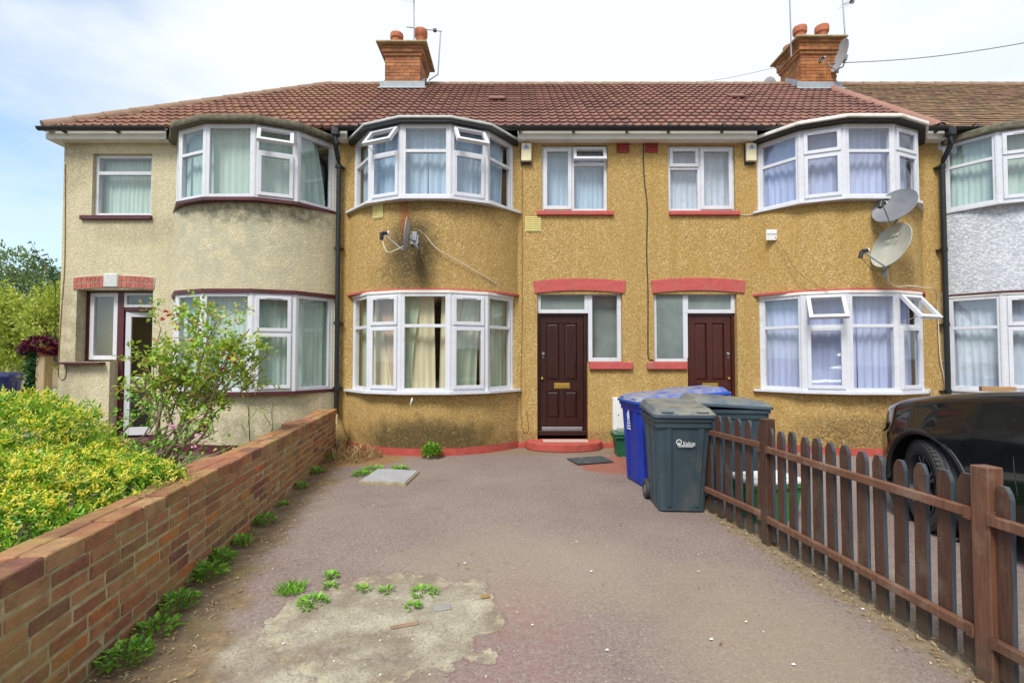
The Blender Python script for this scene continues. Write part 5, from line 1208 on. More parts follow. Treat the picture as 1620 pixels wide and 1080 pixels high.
# ---------------------------------------------------------------- wheelie bins
def bin_mesh(root, body_m, lid_m, Wd=0.56, Dp=0.70, H=0.93, wheels=True, tp=0.70):
    """local axes: front = -Y, width along X"""
    def ring(z, w, d, yo=0.0, r=0.05, rib=0.0):
        pts = []
        for (sx, sy, a0) in ((1, -1, -90), (1, 1, 0), (-1, 1, 90), (-1, -1, 180)):
            for k in range(5):
                a = R(a0 + 90 * k / 4); pts.append((sx * (w / 2 - r) + r * math.cos(a), yo + sy * (d / 2 - r) + r * math.sin(a), z))
        return pts
    def loft(mb, rings, cap0=True, cap1=True):
        m = len(rings[0]); vs = [p for r_ in rings for p in r_]; fs = []
        for i in range(len(rings) - 1):
            for k in range(m): fs.append((i * m + k, i * m + (k + 1) % m, (i + 1) * m + (k + 1) % m, (i + 1) * m + k))
        if cap0: fs.append(tuple(range(m))[::-1])
        if cap1: fs.append(tuple((len(rings) - 1) * m + k for k in range(m)))
        mb.add(vs, fs)
    W0, D0 = Wd * 0.80, Dp * tp
    b = MB()
    rs = []
    for z, f in ((0.015, 0.0), (0.03, 0.02), (0.3, 0.30), (0.6, 0.64), (H - 0.11, 0.93), (H - 0.10, 0.95)):
        rs.append(ring(z, W0 + (Wd * 0.96 - W0) * f, D0 + (Dp * 0.92 - D0) * f, 0.015 - 0.02 * f, 0.055 if f > 0 else 0.045))
    rs += [ring(H - 0.10, Wd * 0.99, Dp * 0.95, -0.005, 0.05), ring(H - 0.045, Wd * 1.0, Dp * 0.96, -0.005, 0.05), ring(H - 0.045, Wd * 1.045, Dp, -0.005, 0.055), ring(H - 0.012, Wd * 1.045, Dp, -0.005, 0.055)]
    loft(b, rs)
    # vertical ribs on the front, two on each side
    def rib(x0, x1, side):
        zt = H - 0.11; zb = 0.06
        def P(u, n, z):
            f = (z - 0.015) / (H - 0.11 - 0.015)
            w = W0 + (Wd * 0.96 - W0) * f; d = D0 + (Dp * 0.92 - D0) * f; yo = 0.015 - 0.02 * f
            if side == 'f': return (u * w, yo - d / 2 - n, z)
            if side == 'l': return (-w / 2 - n, yo + u * d, z)
            return (w / 2 + n, yo + u * d, z)
        vs = []
        for z in (zb, zt):
            for (u, n) in ((x0, -0.004), (x0 + 0.02, 0.011), (x1 - 0.02, 0.011), (x1, -0.004)): vs.append(P(u, n, z))
        b.add(vs, [(0, 4, 5, 1), (1, 5, 6, 2), (2, 6, 7, 3), (0, 1, 2, 3), (4, 7, 6, 5)])
    rib(-0.34, -0.22, 'f'); rib(0.24, 0.36, 'f')
    for s in 'lr': rib(-0.30, -0.2, s); rib(0.05, 0.15, s)
    b.build('bin_body', body_m, root, smooth=True, angle=30, local=True)
    # lid: stepped, slightly crowned, with two handles at the back
    l = MB(); yo = -0.01
    rs = [ring(H - 0.006, Wd * 1.085, Dp * 1.045, yo, 0.06), ring(H + 0.020, Wd * 1.085, Dp * 1.045, yo, 0.06), ring(H + 0.026, Wd * 1.05, Dp * 1.01, yo, 0.055),
          ring(H + 0.034, Wd * 1.02, Dp * 0.98, yo, 0.055), ring(H + 0.062, Wd * 0.95, Dp * 0.90, yo + 0.01, 0.06), ring(H + 0.070, Wd * 0.86, Dp * 0.80, yo + 0.02, 0.06), ring(H + 0.064, Wd * 0.60, Dp * 0.55, yo + 0.03, 0.05)]
    # the lid rises towards the hinge
    rs = [[(x, y, z + max(0, (y + Dp / 2) / Dp) * 0.055 * (1 if i > 1 else 0.7)) for x, y, z in r_] for i, r_ in enumerate(rs)]
    loft(l, rs); l.build('lid', lid_m, root, smooth=True, angle=28, local=True)
    hd = MB(); yb = Dp / 2 + 0.035
    hd.tube([(-Wd * 0.42, yb, H + 0.045), (Wd * 0.42, yb, H + 0.045)], 0.017, 10)
    for s in (-0.42, -0.14, 0.14, 0.42): hd.box(ID, s * Wd - 0.014, s * Wd + 0.014, Dp / 2 - 0.09, yb + 0.012, H + 0.0, H + 0.060, ch=0.006)
    hd.build('handle', lid_m, root, smooth=True, angle=35, local=True)
    gr = MB()
    for s in (-1, 1): gr.box(ID, s * Wd * 0.30 - 0.055, s * Wd * 0.30 + 0.055, -Dp * 0.5 - 0.01, -Dp * 0.5 + 0.035, H + 0.030, H + 0.052, ch=0.008)
    gr.build('lid_grip', lid_m, root, smooth=True, angle=35, local=True)
    if wheels:
        for s in (-1, 1):
            w = MB(); c = (s * (Wd * 0.5 - 0.035), Dp * 0.5 - 0.10, 0.10)
            w.lathe(c, [(0.0, -0.012), (0.055, -0.012), (0.060, -0.024), (0.093, -0.024), (0.1, -0.016), (0.1, 0.016), (0.093, 0.024), (0.060, 0.024), (0.055, 0.012), (0.0, 0.012)], 24, ax=(1, 0, 0))
            o = w.build('wheel', MAT['rubber'], root, smooth=True, angle=35, local=True)
            w = MB(); w.lathe(c, [(0.0, -0.018), (0.02, -0.018), (0.052, -0.013), (0.052, 0.013), (0.02, 0.018), (0.0, 0.018)], 20, ax=(1, 0, 0)); w.build('hub', MAT['dish_grey'], o, smooth=True, angle=30, local=True)
        a = MB(); a.tube([(-Wd * 0.45, Dp * 0.5 - 0.10, 0.10), (Wd * 0.45, Dp * 0.5 - 0.10, 0.10)], 0.01, 8); a.build('axle', MAT['steel'], root, local=True)
def front_y(z, Dp=0.70, H=0.93):
    D0 = Dp * 0.70; f = (z - 0.015) / (H - 0.125); return 0.015 - 0.02 * f - (D0 + (Dp * 0.92 - D0) * f) / 2
GB = 'wheelie bins by the doors'
# front grey bin
bn = thing('wheelie_bin', 'dark grey wheelie bin with white council logo, standing nearest the camera beside the fence end', 'wheelie bin', (1.60, 4.86, 0), GB, R(-3))
bin_mesh(bn, MAT['bin_grey'], MAT['bin_lid_grey'], Wd=0.53, Dp=0.68, H=0.90)
yz = front_y(0.66, 0.68, 0.90) - 0.004; til = R(90) + math.atan2((0.68 * 0.92 - 0.68 * 0.70) / 2, 0.78)
lg = MB(); tl = T((-0.02, yz - 0.001, 0.655), (1, 0, 0), (0, -1, -0.0), Vector((0, -0.093, 1)))
seg = 16
ring_ = [tl(-0.03 + 0.026 * math.cos(a), 0.0, 0.012 + 0.026 * math.sin(a)) for a in [2 * math.pi * k / seg for k in range(seg)]]; ri = [tl(-0.03 + 0.018 * math.cos(a), 0.0, 0.012 + 0.018 * math.sin(a)) for a in [2 * math.pi * k / seg for k in range(seg)]]
lg.add(ring_ + ri, [(k, (k + 1) % seg, seg + (k + 1) % seg, seg + k) for k in range(seg)])
lg.box(tl, -0.034, -0.026, 0, 0.0008, -0.02, 0.012); lg.box(tl, -0.045, 0.10, 0, 0.0008, -0.022, -0.016); lg.box(tl, -0.035, 0.10, 0, 0.0008, -0.034, -0.029)
lg.build('council_logo', MAT['print_white'], bn, local=True)
text('lettering', 'Ealing', 0.042, MAT['print_white'], bn, (0.042, yz - 0.002, 0.655), (til, 0, 0), sx=1.15)
text('lettering', 'www.ealing.gov.uk', 0.0125, MAT['print_white'], bn, (0.016, yz - 0.0045, 0.628), (til, 0, 0), sx=1.1)
# front blue bin
bb = thing('wheelie_bin', 'blue wheelie bin with white sticker on its side, just left of the nearest grey bin', 'wheelie bin', (1.68, 5.80, 0), GB, R(-80))
bin_mesh(bb, MAT['bin_blue'], MAT['bin_lid_blue'], Wd=0.56, Dp=0.68, H=0.93, tp=0.86)
yz = front_y(0.7, 0.68, 0.93) - 0.020
lg = MB(); tl = T((-0.02, yz, 0.70), (1, 0, 0), (0, -1, 0), Vector((0, -0.093, 1)))
lg.plate(tl, [(-0.035, 0.0), (0.035, 0.0), (0.035, 0.13), (0.0, 0.13), (0.0, 0.10), (-0.03, 0.10)], 0.0, 0.001)
for k in range(3): lg.box(tl, -0.05 - 0.01 * k, 0.04, 0.0, 0.001, -0.030 - 0.032 * k, -0.012 - 0.032 * k)
lg.build('sticker', MAT['print_white'], bb, local=True)
text('lettering', 'Recycling', 0.024, MAT['bin_blue'], bb, (0.0, yz - 0.0035, 0.725), (til, 0, 0))
# grey bin behind the fence, blue bin behind it
bg_ = thing('wheelie_bin', 'large dark grey wheelie bin behind the far end of the picket fence', 'wheelie bin', (2.23, 5.24, 0), GB, R(84))
bin_mesh(bg_, MAT['bin_grey'], MAT['bin_lid_grey'], Wd=0.58, Dp=0.76, H=0.93)
bb2 = thing('wheelie_bin', 'blue wheelie bin at the back whose lid shows in front of the right brown door', 'wheelie bin', (2.38, 6.55, 0), GB, R(-86))
bin_mesh(bb2, MAT['bin_blue'], MAT['bin_lid_blue'], Wd=0.57, Dp=0.73, H=0.94)
# recycling box and caddy
def tub(root, w, d, h, body, lid, lip=0.02):
    b = MB(); t = ID
    vs = []; 
    for z, s in ((0, 0.82), (h, 1.0)):
        for sx, sy in ((-1, -1), (1, -1), (1, 1), (-1, 1)): vs.append((sx * w / 2 * s, sy * d / 2 * s, z))
    b.add(vs, [(0, 3, 2, 1), (4, 5, 6, 7)] + [(k, (k + 1) % 4, 4 + (k + 1) % 4, 4 + k) for k in range(4)])
    b.box(t, -w / 2 - lip, w / 2 + lip, -d / 2 - lip, d / 2 + lip, h - 0.035, h, ch=0.006)
    b.build('tub', body, root, local=True, bevel=0.02)
    b = MB(); b.box(t, -w / 2 - lip - 0.008, w / 2 + lip + 0.008, -d / 2 - lip - 0.008, d / 2 + lip + 0.008, h + 0.001, h + 0.045, ch=0.012); b.box(t, -w / 2 + 0.04, w / 2 - 0.04, -d / 2 + 0.03, d / 2 - 0.03, h + 0.045, h + 0.06, ch=0.007); b.build('lid', lid, root, local=True)
rb = thing('recycling_box', 'green recycling box with pale lid seen between the far pickets', 'box', (2.30, 4.50, 0), rz=R(10)); tub(rb, 0.48, 0.32, 0.33, MAT['bright_green'], MAT['white_plastic'])
cd = thing('food_caddy', 'small dark green food caddy on the ground beneath the white meter box', 'caddy', (1.70, 7.30, 0)); tub(cd, 0.40, 0.28, 0.30, MAT['green_plastic'], MAT['green_plastic'])
# meter box on the wall
mb_ = thing('meter_box', 'white meter box fixed low on the tan wall beside the blue bin', 'meter box', (1.80, YF, 0.5))
b = MB(); mx0 = X(968, 650); b.box(TF, mx0, mx0 + 0.42, 0.0, 0.10, Z(679), Z(628), ch=0.008); b.build('case', MAT['white_plastic'], mb_)
b = MB(); b.box(TF, mx0 + 0.05, mx0 + 0.40, 0.10, 0.112, Z(676), Z(631), ch=0.005); o = b.build('cover', MAT['white_plastic'], mb_); k = MB(); k.lathe(TF(mx0 + 0.08, 0.112, Z(655)), [(0, 0.006), (0.009, 0.006), (0.01, 0)], 10, ax=(0, -1, 0)); k.build('latch', MAT['black_plastic'], o)
b = MB(); b.tube([TF(mx0 + 0.08, 0.05, Z(679)), TF(mx0 + 0.08, 0.05, 0.0)], 0.018, 10); b.build('pipe', MAT['white_plastic'], mb_, smooth=True)
# mats, manhole
dmt = MB(); A = [gnd(897, 727), gnd(951, 723), gnd(971, 732), gnd(914, 736)]
dmt.add([tuple(p + Vector((0, 0, 0.012))) for p in A] + [tuple(p + Vector((0, 0, 0.024))) for p in A], [(0, 3, 2, 1), (4, 5, 6, 7)] + [(k, (k + 1) % 4, 4 + (k + 1) % 4, 4 + k) for k in range(4)])
tag(dmt.build('doormat', MAT['mat_rubber']), 'worn dark rubber doormat lying on the tarmac before the red step', 'doormat')
dmt = MB(); dmt.box(ID, X(858, 690), X(928, 690), YF - 0.26, YF - 0.02, 0.127, 0.137, ch=0.003)
tag(dmt.build('doormat', MAT['mat_light']), 'pale pinkish mat on the red step of the nearer brown door', 'doormat')
mh = thing('manhole_cover', 'pale grey rectangular drain cover set in the tarmac near the bay', 'drain cover', (-1.4, 5.9, 0))
A = [gnd(571, 764), gnd(641, 767), gnd(661, 748), gnd(598, 745)]; c0 = sum(A, Vector()) / 4
def lift(ps, z): return [tuple(Vector((p.x, p.y, z))) for p in ps]
B_ = [p + (p - c0) * 0.06 for p in A]
m = MB(); m.add(lift(B_, -0.01) + lift(B_, 0.022), [(4, 5, 6, 7)] + [(k, (k + 1) % 4, 4 + (k + 1) % 4, 4 + k) for k in range(4)]); m.build('surround', MAT['mortar'], mh)
m = MB(); m.add(lift(A, 0.01) + lift(A, 0.036), [(4, 5, 6, 7)] + [(k, (k + 1) % 4, 4 + (k + 1) % 4, 4 + k) for k in range(4)]); m.build('cover', MAT['manhole'], mh, bevel=0.004)

# ---------------------------------------------------------------- alarm boxes
for (px, lab) in ((832, 'cream alarm box with blue emblem under the eaves left of the centre window'), (1185, 'cream alarm box with blue emblem under the eaves by the right bay')):
    ab_ = thing('alarm_box', lab, 'alarm box', TF(X(px, 243), 0, Z(243)), group='alarm boxes')
    c = X(px, 243); z0, z1 = Z(259), Z(229)
    b = MB(); b.box(TF, c - 0.085, c + 0.085, 0.0, 0.035, z0 - 0.02, z1 - 0.01, ch=0.008); b.build('base', MAT['black_plastic'], ab_)
    b = MB(); b.box(TF, c - 0.078, c + 0.088, 0.036, 0.085, z0 + 0.012, z1, ch=0.012); b.build('cover', MAT['cream_box'], ab_)
    b = MB(); tz = T((c + 0.005, YF - 0.0862, z1 - 0.085)); b.plate(tz, [(-0.040, 0.0), (0.040, 0.0), (0.0, 0.055)], 0, 0.0012); b.box(tz, -0.05, 0.05, 0, 0.001, -0.02, -0.008); b.build('emblem', MAT['print_blue'], ab_)

# ---------------------------------------------------------------- satellite dishes
def dish(name, lab, c, face, w, h, mat, mount, lnb_drop=0.30, arm_len=0.42, roll=0.0, lettering=None, light_lnb=True, group='satellite dishes'):
    c = Vector(c); f = Vector(face).normalized(); side = f.cross(Vector((0, 0, 1))).normalized(); up = side.cross(f)
    if roll: side, up = side * math.cos(roll) + up * math.sin(roll), up * math.cos(roll) - side * math.sin(roll)
    root = thing(name, lab, 'satellite dish', mount, group=group)
    b = MB(); n, rr = 36, 8; vs = []; fs = []
    for off in (0.0, -0.012):
        for j in range(rr + 1):
            q = j / rr
            for k in range(n):
                a = 2 * math.pi * k / n; x = w / 2 * q * math.cos(a); y = h / 2 * q * math.sin(a)
                vs.append(c + side * x + up * y + f * (0.075 * q * q * (w / 0.6) + off - 0.04))
    m = (rr + 1) * n
    for s in (0, m):
        for j in range(rr):
            for k in range(n): fs.append((s + j * n + k, s + j * n + (k + 1) % n, s + (j + 1) * n + (k + 1) % n, s + (j + 1) * n + k))
    for k in range(n): fs.append((rr * n + k, rr * n + (k + 1) % n, m + rr * n + (k + 1) % n, m + rr * n + k))
    b.add(vs, fs); b.tube([c + side * (w / 2 * math.cos(2 * math.pi * k / n)) + up * (h / 2 * math.sin(2 * math.pi * k / n)) + f * (0.075 * w / 0.6 - 0.045) for k in range(n + 1)], 0.006, 6, cap=False)
    d = b.build('reflector', mat, root, smooth=True, angle=50)
    low = c - up * (h / 2 * 0.96) + f * 0.02; lnb = low + f * arm_len + up * lnb_drop * 0.35
    a = MB(); a.tube([c - up * h * 0.15 - f * 0.06, low - f * 0.03, low + f * 0.02, lnb], 0.011, 8); a.build('arm', MAT['lead'], root, smooth=True)
    l = MB(); dirn = (c - lnb).normalized(); l.tube([lnb, lnb + dirn * 0.075], 0.026, 12); l.tube([lnb - dirn * 0.005, lnb - up * 0.10 - f * 0.0], 0.028, 10)
    o = l.build('receiver', MAT['black_plastic'] if light_lnb else MAT['dish_grey'], root, smooth=True, angle=40)
    l = MB(); l.tube([lnb + dirn * 0.075, lnb + dirn * 0.092], 0.033, 14); l.build('cap', MAT['white_plastic'], o, smooth=True, angle=40)
    mt = Vector(mount); br = MB(); k = c - f * 0.135 - up * 0.02
    br.tube([k + up * 0.07, k - up * 0.12], 0.018, 10); br.box(T(k, side, f, up), -0.05, 0.05, -0.02, 0.055, -0.07, 0.06, ch=0.006)
    br.tube([k - up * 0.12, Vector((k.x, (k.y + mt.y) / 2, k.z - 0.14)), mt], 0.015, 10); br.box(T(mt), -0.06, 0.06, -0.01, 0.012, -0.07, 0.07, ch=0.004)
    br.build('bracket', MAT['lead'], root, smooth=True, angle=40)
    return root, c, side, up, f, lnb
zc = at(648, 368, 6.95)
r0, c, s_, u_, f_, lnb = dish('satellite_dish', 'grey satellite dish seen edge-on, on the middle bay above a black stain', at(642, 370, 6.85), (-0.98, -0.16, 0.10), 0.40, 0.46, MAT['dish_grey'], (-1.44, 7.235, at(660, 378, 7.2).z), arm_len=0.30, lnb_drop=0.55)
def cable(name, pts, r, mat, parent, label=None):
    P = [Vector(p) for p in pts]; out_ = []
    for i in range(len(P) - 1):
        a = P[max(0, i - 1)]; b_ = P[i]; c_ = P[i + 1]; d_ = P[min(len(P) - 1, i + 2)]
        for k in range(8):
            t = k / 8; out_.append(0.5 * ((2 * b_) + (-a + c_) * t + (2 * a - 5 * b_ + 4 * c_ - d_) * t * t + (-a + 3 * b_ - 3 * c_ + d_) * t ** 3))
    out_.append(P[-1]); m = MB(); m.tube(out_, r, 6); return m.build(name, mat, parent, smooth=True, label=label)
cable('cable', [lnb - Vector((0, 0, 0.1)), at(612, 398, 6.75), at(625, 396, 6.8), at(640, 388, 6.85), at(650, 378, 6.9), at(652, 366, 6.95)], 0.006, MAT['cable_white'], r0)
cable('cable', [at(662, 364, 7.0), at(672, 371, 7.17), at(690, 392, 7.19), at(712, 405, 7.22), at(745, 424, 7.33), at(775, 442, 7.5), at(793, 457, 7.66)], 0.006, MAT['cable_white'], r0)
r1, *_ = dish('satellite_dish', 'round grey mesh satellite dish overlapping the sill of the right upper bay window', at(1416, 327, 7.0), (-0.78, -0.42, 0.52), 0.56, 0.58, MAT['dish_dark'], (5.50, 7.26, at(1404, 372, 7.2).z), arm_len=0.30, lnb_drop=0.3)
r2, c, s_, u_, f_, lnb = dish('satellite_dish', 'large weathered beige satellite dish with faded lettering, below the round grey one', at(1412, 389, 6.95), (-0.93, -0.12, 0.34), 0.62, 0.66, MAT['dish_beige'], (5.50, 7.27, at(1404, 430, 7.2).z), arm_len=0.40, lnb_drop=0.2)
rm = Matrix((s_, u_, f_)).transposed()
for (tx, dz, sz) in (('TURK', 0.17, 0.075), ('SAT TV', 0.09, 0.06)):
    o = text('lettering', tx, sz, MAT['print_faded'], r2, (0, 0, 0), (0, 0, 0), extrude=0.002)
    p = c + u_ * dz + s_ * 0.04 + f_ * 0.006; M4 = (Matrix((-s_ if s_.x < 0 else s_, u_, f_)).transposed()).to_4x4(); M4.translation = p - r2.location; o.matrix_local = M4
cable('cable', [at(1404, 425, 7.2), at(1406, 445, 7.2), at(1418, 453, 7.22), at(1440, 452, 7.26), at(1462, 455, 7.4), at(1478, 458, 7.6), at(1483, 480, 7.86), at(1487, 560, 7.88), at(1494, 600, 7.88), at(1496, 640, 7.88)], 0.008, MAT['cable_white'], r2)
cable('cable', [lnb - Vector((0, 0, 0.1)), at(1378, 425, 6.8), at(1390, 428, 6.85), at(1402, 420, 6.95)], 0.004, MAT['cable_dark'], r2)

# cables fixed to the fronts
def wall_cable(pix, r, mat, label, parent, Y=YF - 0.008):
    return cable('cable', [at(x, y, Y) for x, y in pix], r, mat, parent, label)
wall_cable([(1018, 228), (1018, 262), (1020, 290), (1024, 330), (1023, 400), (1025, 460), (1025, 540), (1026, 566), (1034, 569)], 0.009, MAT['cable_dark'], 'dark cable down the party line', h)
wall_cable([(827, 222), (826, 300), (826, 500), (824, 600), (825, 668), (830, 684), (836, 678), (833, 650)], 0.006, MAT['cable_tan'], 'painted cable from the eaves to the step', h)
cable('cable', [at(1226, 375, 7.62), at(1240, 395, 7.52), at(1258, 425, 7.42), at(1285, 448, 7.32), at(1310, 459, 7.24)], 0.006, MAT['cable_tan'], h2)
wall_cable([(1165, 338), (1180, 341), (1195, 338)], 0.006, MAT['cable_white'], 'short cable under the window sill', h2)
wall_cable([(103, 260), (103, 330), (102, 420), (97, 490), (92, 580), (93, 596), (100, 600), (104, 592), (105, 575)], 0.006, MAT['cable_tan'], 'loose cable on the end wall', h3)
cable('cable', [at(541, 583, 7.86), at(535, 587, 7.87), at(533, 610, 7.88), at(537, 660, 7.88), at(550, 690, 7.80)], 0.012, MAT['cable_tan'], h)
cable('cable', [at(652, 630, 7.15), at(651, 634, 7.10), at(649, 640, 7.12)], 0.012, MAT['white_plastic'], h)

# ---------------------------------------------------------------- aerials
def aerial(lab, pole, boom=None, n=9, elen=0.16, grid=False, axis=(0, 0, 1)):
    root = thing('aerial', lab, 'aerial', pole[0], group='roof aerials')
    m = MB(); m.tube(pole, 0.016, 8); m.build('mast', MAT['steel'], root, smooth=True)
    if boom:
        a, b_ = Vector(boom[0]), Vector(boom[1]); m = MB(); m.tube([a, b_], 0.010, 6); m.build('boom', MAT['steel'], root)
        m = MB(); e = Vector(axis).normalized()
        for k in range(n):
            p = a.lerp(b_, (k + 0.2) / n); m.tube([p - e * elen / 2, p + e * elen / 2], 0.005, 5)
        m.build('elements', MAT['steel'], root)
        m = MB(); p = a.lerp(b_, 0.80 if not grid else 0.3); m.box(T(p), -0.04, 0.04, -0.03, 0.03, -0.03, 0.04, ch=0.01); m.build('balun', MAT['black_plastic'], root)
    return root
Ya = 11.0
aerial('tall thin aerial on the left chimney, its top cut by the picture', [at(656, 100, 10.88), at(655, 55, 10.80), at(655, 0, 10.80), at(655, -8, 10.80)], (at(655, 0, 10.80), at(632, -6, 10.5)), n=6, elen=0.22, axis=(0.2, 0.3, 1))
aerial('long toothed aerial on a cranked mast right of the left chimney', [at(678, 140, 11.25), at(679, 127, 11.25), at(693, 118, 11.25), at(697, 50, 11.2)], (at(643, 43, 10.9), at(699, 50, 11.2)), n=10, elen=0.11)
aerial('bare mast standing left of the right chimney', [at(1252, 90, 10.9), at(1251, 50, 10.85), at(1249, -10, 10.8)])
aerial('mast with small grid aerial on the right chimney, cut by the picture', [at(1338, 70, 10.9), at(1335, 30, 10.9), at(1333, -10, 10.9)], (at(1332, 8, 10.8), at(1352, 2, 10.3)), n=7, elen=0.30, axis=(0.6, 0, 0.6))
v = at(1329, 88, 10.62)
r3, *_ = dish('satellite_dish', 'grey satellite dish strapped to the right side of the right chimney', v, (-0.95, -0.10, 0.25), 0.50, 0.72, MAT['dish_grey'], (7.22, 10.80, v.z - 0.22), arm_len=0.40, lnb_drop=0.4)
v = at(1218, 128, 14.0)
r4, *_ = dish('satellite_dish', 'small dark dish just showing over the ridge left of the right chimney', v + Vector((0, 0, -0.16)), (-0.3, 0.9, 0.3), 0.5, 0.5, MAT['dish_grey'], (v.x, 14.3, v.z - 0.45), arm_len=0.3)
m = MB(); pts = []
A_ = at(1318, 100, 10.77)
B_2 = at(1660, 61, 9.0)
for k in range(17):
    f = k / 16; p = A_.lerp(B_2, f); p.z -= 0.10 * math.sin(math.pi * f); pts.append(p)
m.tube(pts, 0.010, 6); tag(m.build('telephone_wire', MAT['lead']), 'thin overhead wire running from the right chimney out of the picture', 'wire')
m = MB(); pts = []
A_, B_2 = at(1235, 105, 10.9), at(1050, 132, 16.0)
for k in range(13):
    f = k / 12; p = A_.lerp(B_2, f); p.z -= 0.12 * math.sin(math.pi * f); pts.append(p)
m.tube(pts, 0.006, 6); tag(m.build('telephone_wire', MAT['dish_grey']), 'faint wire behind the ridge left of the right chimney', 'wire')
# cardboard box on the pale house's window sill
m = MB(); v = at(1575, 616, 7.32); m.box(T((v.x, 7.30, 0), Vector((1, -0.35, 0)), Vector((-0.35, -1, 0))), -0.20, 0.20, -0.03, 0.06, LZ0 + 0.005, LZ0 + 0.075, ch=0.004); tag(m.build('cardboard_box', MAT['cardboard']), 'small brown cardboard box on the sill above the car bonnet', 'box')
# ---------------------------------------------------------------- plants
def leaf(mb, p, d, n, L, W, fold=0.25, mi=0):
    """folded leaf: base, two sides, tip"""
    p = Vector(p); d = Vector(d).normalized(); s = d.cross(Vector(n))
    if s.length < 0.05: s = d.cross(Vector((1, 0, 0)))
    s.normalize(); u = s.cross(d)
    m = p + d * (L * 0.45); b = len(mb.v)
    mb.v += [tuple(p), tuple(m + s * W / 2 + u * W * fold), tuple(p + d * L), tuple(m - s * W / 2 + u * W * fold)]
    mb.f += [(b, b + 2, b + 1), (b, b + 3, b + 2)]; mb.mi += [mi, mi]
def rv(r): 
    z = r.uniform(-1, 1); a = r.uniform(0, 6.2832); q = math.sqrt(1 - z * z); return Vector((q * math.cos(a), q * math.sin(a), z))
def sprig(mb, p, d, rnd, n=5, L=0.05, W=0.025, sp=0.03):
    """compound leaf: pairs of leaflets along a stalk"""
    d = Vector(d).normalized(); s = d.cross(rv(rnd)).normalized()
    for k in range(n // 2):
        q = Vector(p) + d * (sp * k)
        for sg in (-1, 1): leaf(mb, q, d * 0.5 + s * sg, Vector((0, 0, 1)) + rv(rnd) * 0.4, L * rnd.uniform(0.7, 1.1), W)
    leaf(mb, Vector(p) + d * sp * (n // 2), d, Vector((0, 0, 1)) + rv(rnd) * 0.4, L * 1.1, W)
def inside_any(p, blobs, skip, k=0.86):
    for i, (c, r) in enumerate(blobs):
        if i == skip: continue
        q = ((p[0] - c[0]) / r[0]) ** 2 + ((p[1] - c[1]) / r[1]) ** 2 + ((p[2] - c[2]) / r[2]) ** 2
        if q < k * k: return True
    return False

# yellow flowering shrub
rnd = random.Random(21)
yb = thing('flowering_shrub', 'dense bright green shrub covered in small yellow flowers spilling over the brick wall', 'shrub', (-3.2, 3.0, 0))
blobs = [((-4.10, 3.35, 0.45), (1.28, 0.8, 0.80)), ((-3.28, 3.40, 0.45), (0.50, 0.55, 0.72)), ((-2.75, 3.05, 0.38), (0.62, 0.65, 0.47)), ((-2.42, 3.12, 0.45), (0.36, 0.42, 0.33)),
         ((-3.3, 2.5, 0.35), (1.1, 0.65, 0.62)), ((-2.75, 2.35, 0.35), (0.60, 0.6, 0.44)), ((-2.9, 1.75, 0.30), (0.75, 0.6, 0.42)), ((-3.0, 2.75, 0.45), (0.6, 0.5, 0.46)), ((-2.35, 1.95, 0.35), (0.25, 0.5, 0.26)), ((-4.9, 3.3, 0.5), (1.0, 0.9, 0.72))]
lm = MB(); lo = MB(); fm = MB()
cnt = 0
tot = sum(r[0] * r[1] + r[0] * r[2] + r[1] * r[2] for c, r in blobs)
for bi, (c, r) in enumerate(blobs):
    share = (r[0] * r[1] + r[0] * r[2] + r[1] * r[2]) / tot; n = int(21000 * share)
    for _ in range(n):
        q = rv(rnd); 
        if q.z < -0.35: q.z = -q.z * 0.4; q.normalize()
        rad = rnd.uniform(0.72, 1.0) ** 0.6
        bump_ = 1 + 0.16 * mnoise.noise(Vector((q.x * 2.5 + bi, q.y * 2.5, q.z * 2.5)) * 1.3)
        p = Vector((c[0] + r[0] * q.x * rad * bump_, c[1] + r[1] * q.y * rad * bump_, c[2] + r[2] * q.z * rad * bump_))
        if p.z < 0.05 or inside_any(p, blobs, bi, 0.80): continue
        if p.x > WX(p.y) - 0.18 and not (p.z > 0.60 and p.x < WX(p.y) + 0.02): continue
        nrm = Vector((q.x / r[0], q.y / r[1], q.z / r[2])).normalized()
        d = (nrm * 0.5 + Vector((0, -0.1, 0.55)) + rv(rnd) * 0.7)
        tgt = lm if rnd.random() < 0.25 + 0.75 * min(1, max(0, (p.z - 0.3) / 0.4)) else lo
        sprig(tgt, p, d, rnd, n=5, L=rnd.uniform(0.030, 0.050), W=0.017, sp=0.020)
        dist = p.y
        fl = mnoise.noise(p * 2.2) * 0.5 + 0.5
        if nrm.z > 0.05 and rad > 0.84 and p.z > c[2] + 0.12 and rnd.random() < 0.85 * min(1, max(0, (p.z - 0.5) / 0.25)) * (0.30 + fl):
            base = p + nrm * rnd.uniform(0.02, 0.05); dd = (nrm * 0.6 + rv(rnd) * 0.55 + Vector((0, 0, 0.4)))
            for k in range(rnd.choice((4, 6, 7, 9))):
                e = (dd * 0.6 + rv(rnd) * 0.9); e.z *= 0.55; e = e.normalized(); b0 = base + rv(rnd) * 0.016; L = rnd.uniform(0.016, 0.028)
                # slender tube with flared mouth
                s = e.cross(Vector((0.3, 0.2, 1))).normalized(); u = s.cross(e); i0 = len(fm.v)
                for (h_, w_) in ((0, 0.0015), (L, 0.0026), (L * 1.12, 0.0068)):
                    for a in range(3):
                        an = a * 2.094 + 0.5; fm.v.append(tuple(b0 + e * h_ + s * (w_ * math.cos(an)) + u * (w_ * math.sin(an))))
                for a in range(3):
                    a2 = (a + 1) % 3
                    fm.f += [(i0 + a, i0 + a2, i0 + 3 + a2, i0 + 3 + a), (i0 + 3 + a, i0 + 3 + a2, i0 + 6 + a2, i0 + 6 + a)]; fm.mi += [0, 0]
sm = MB()
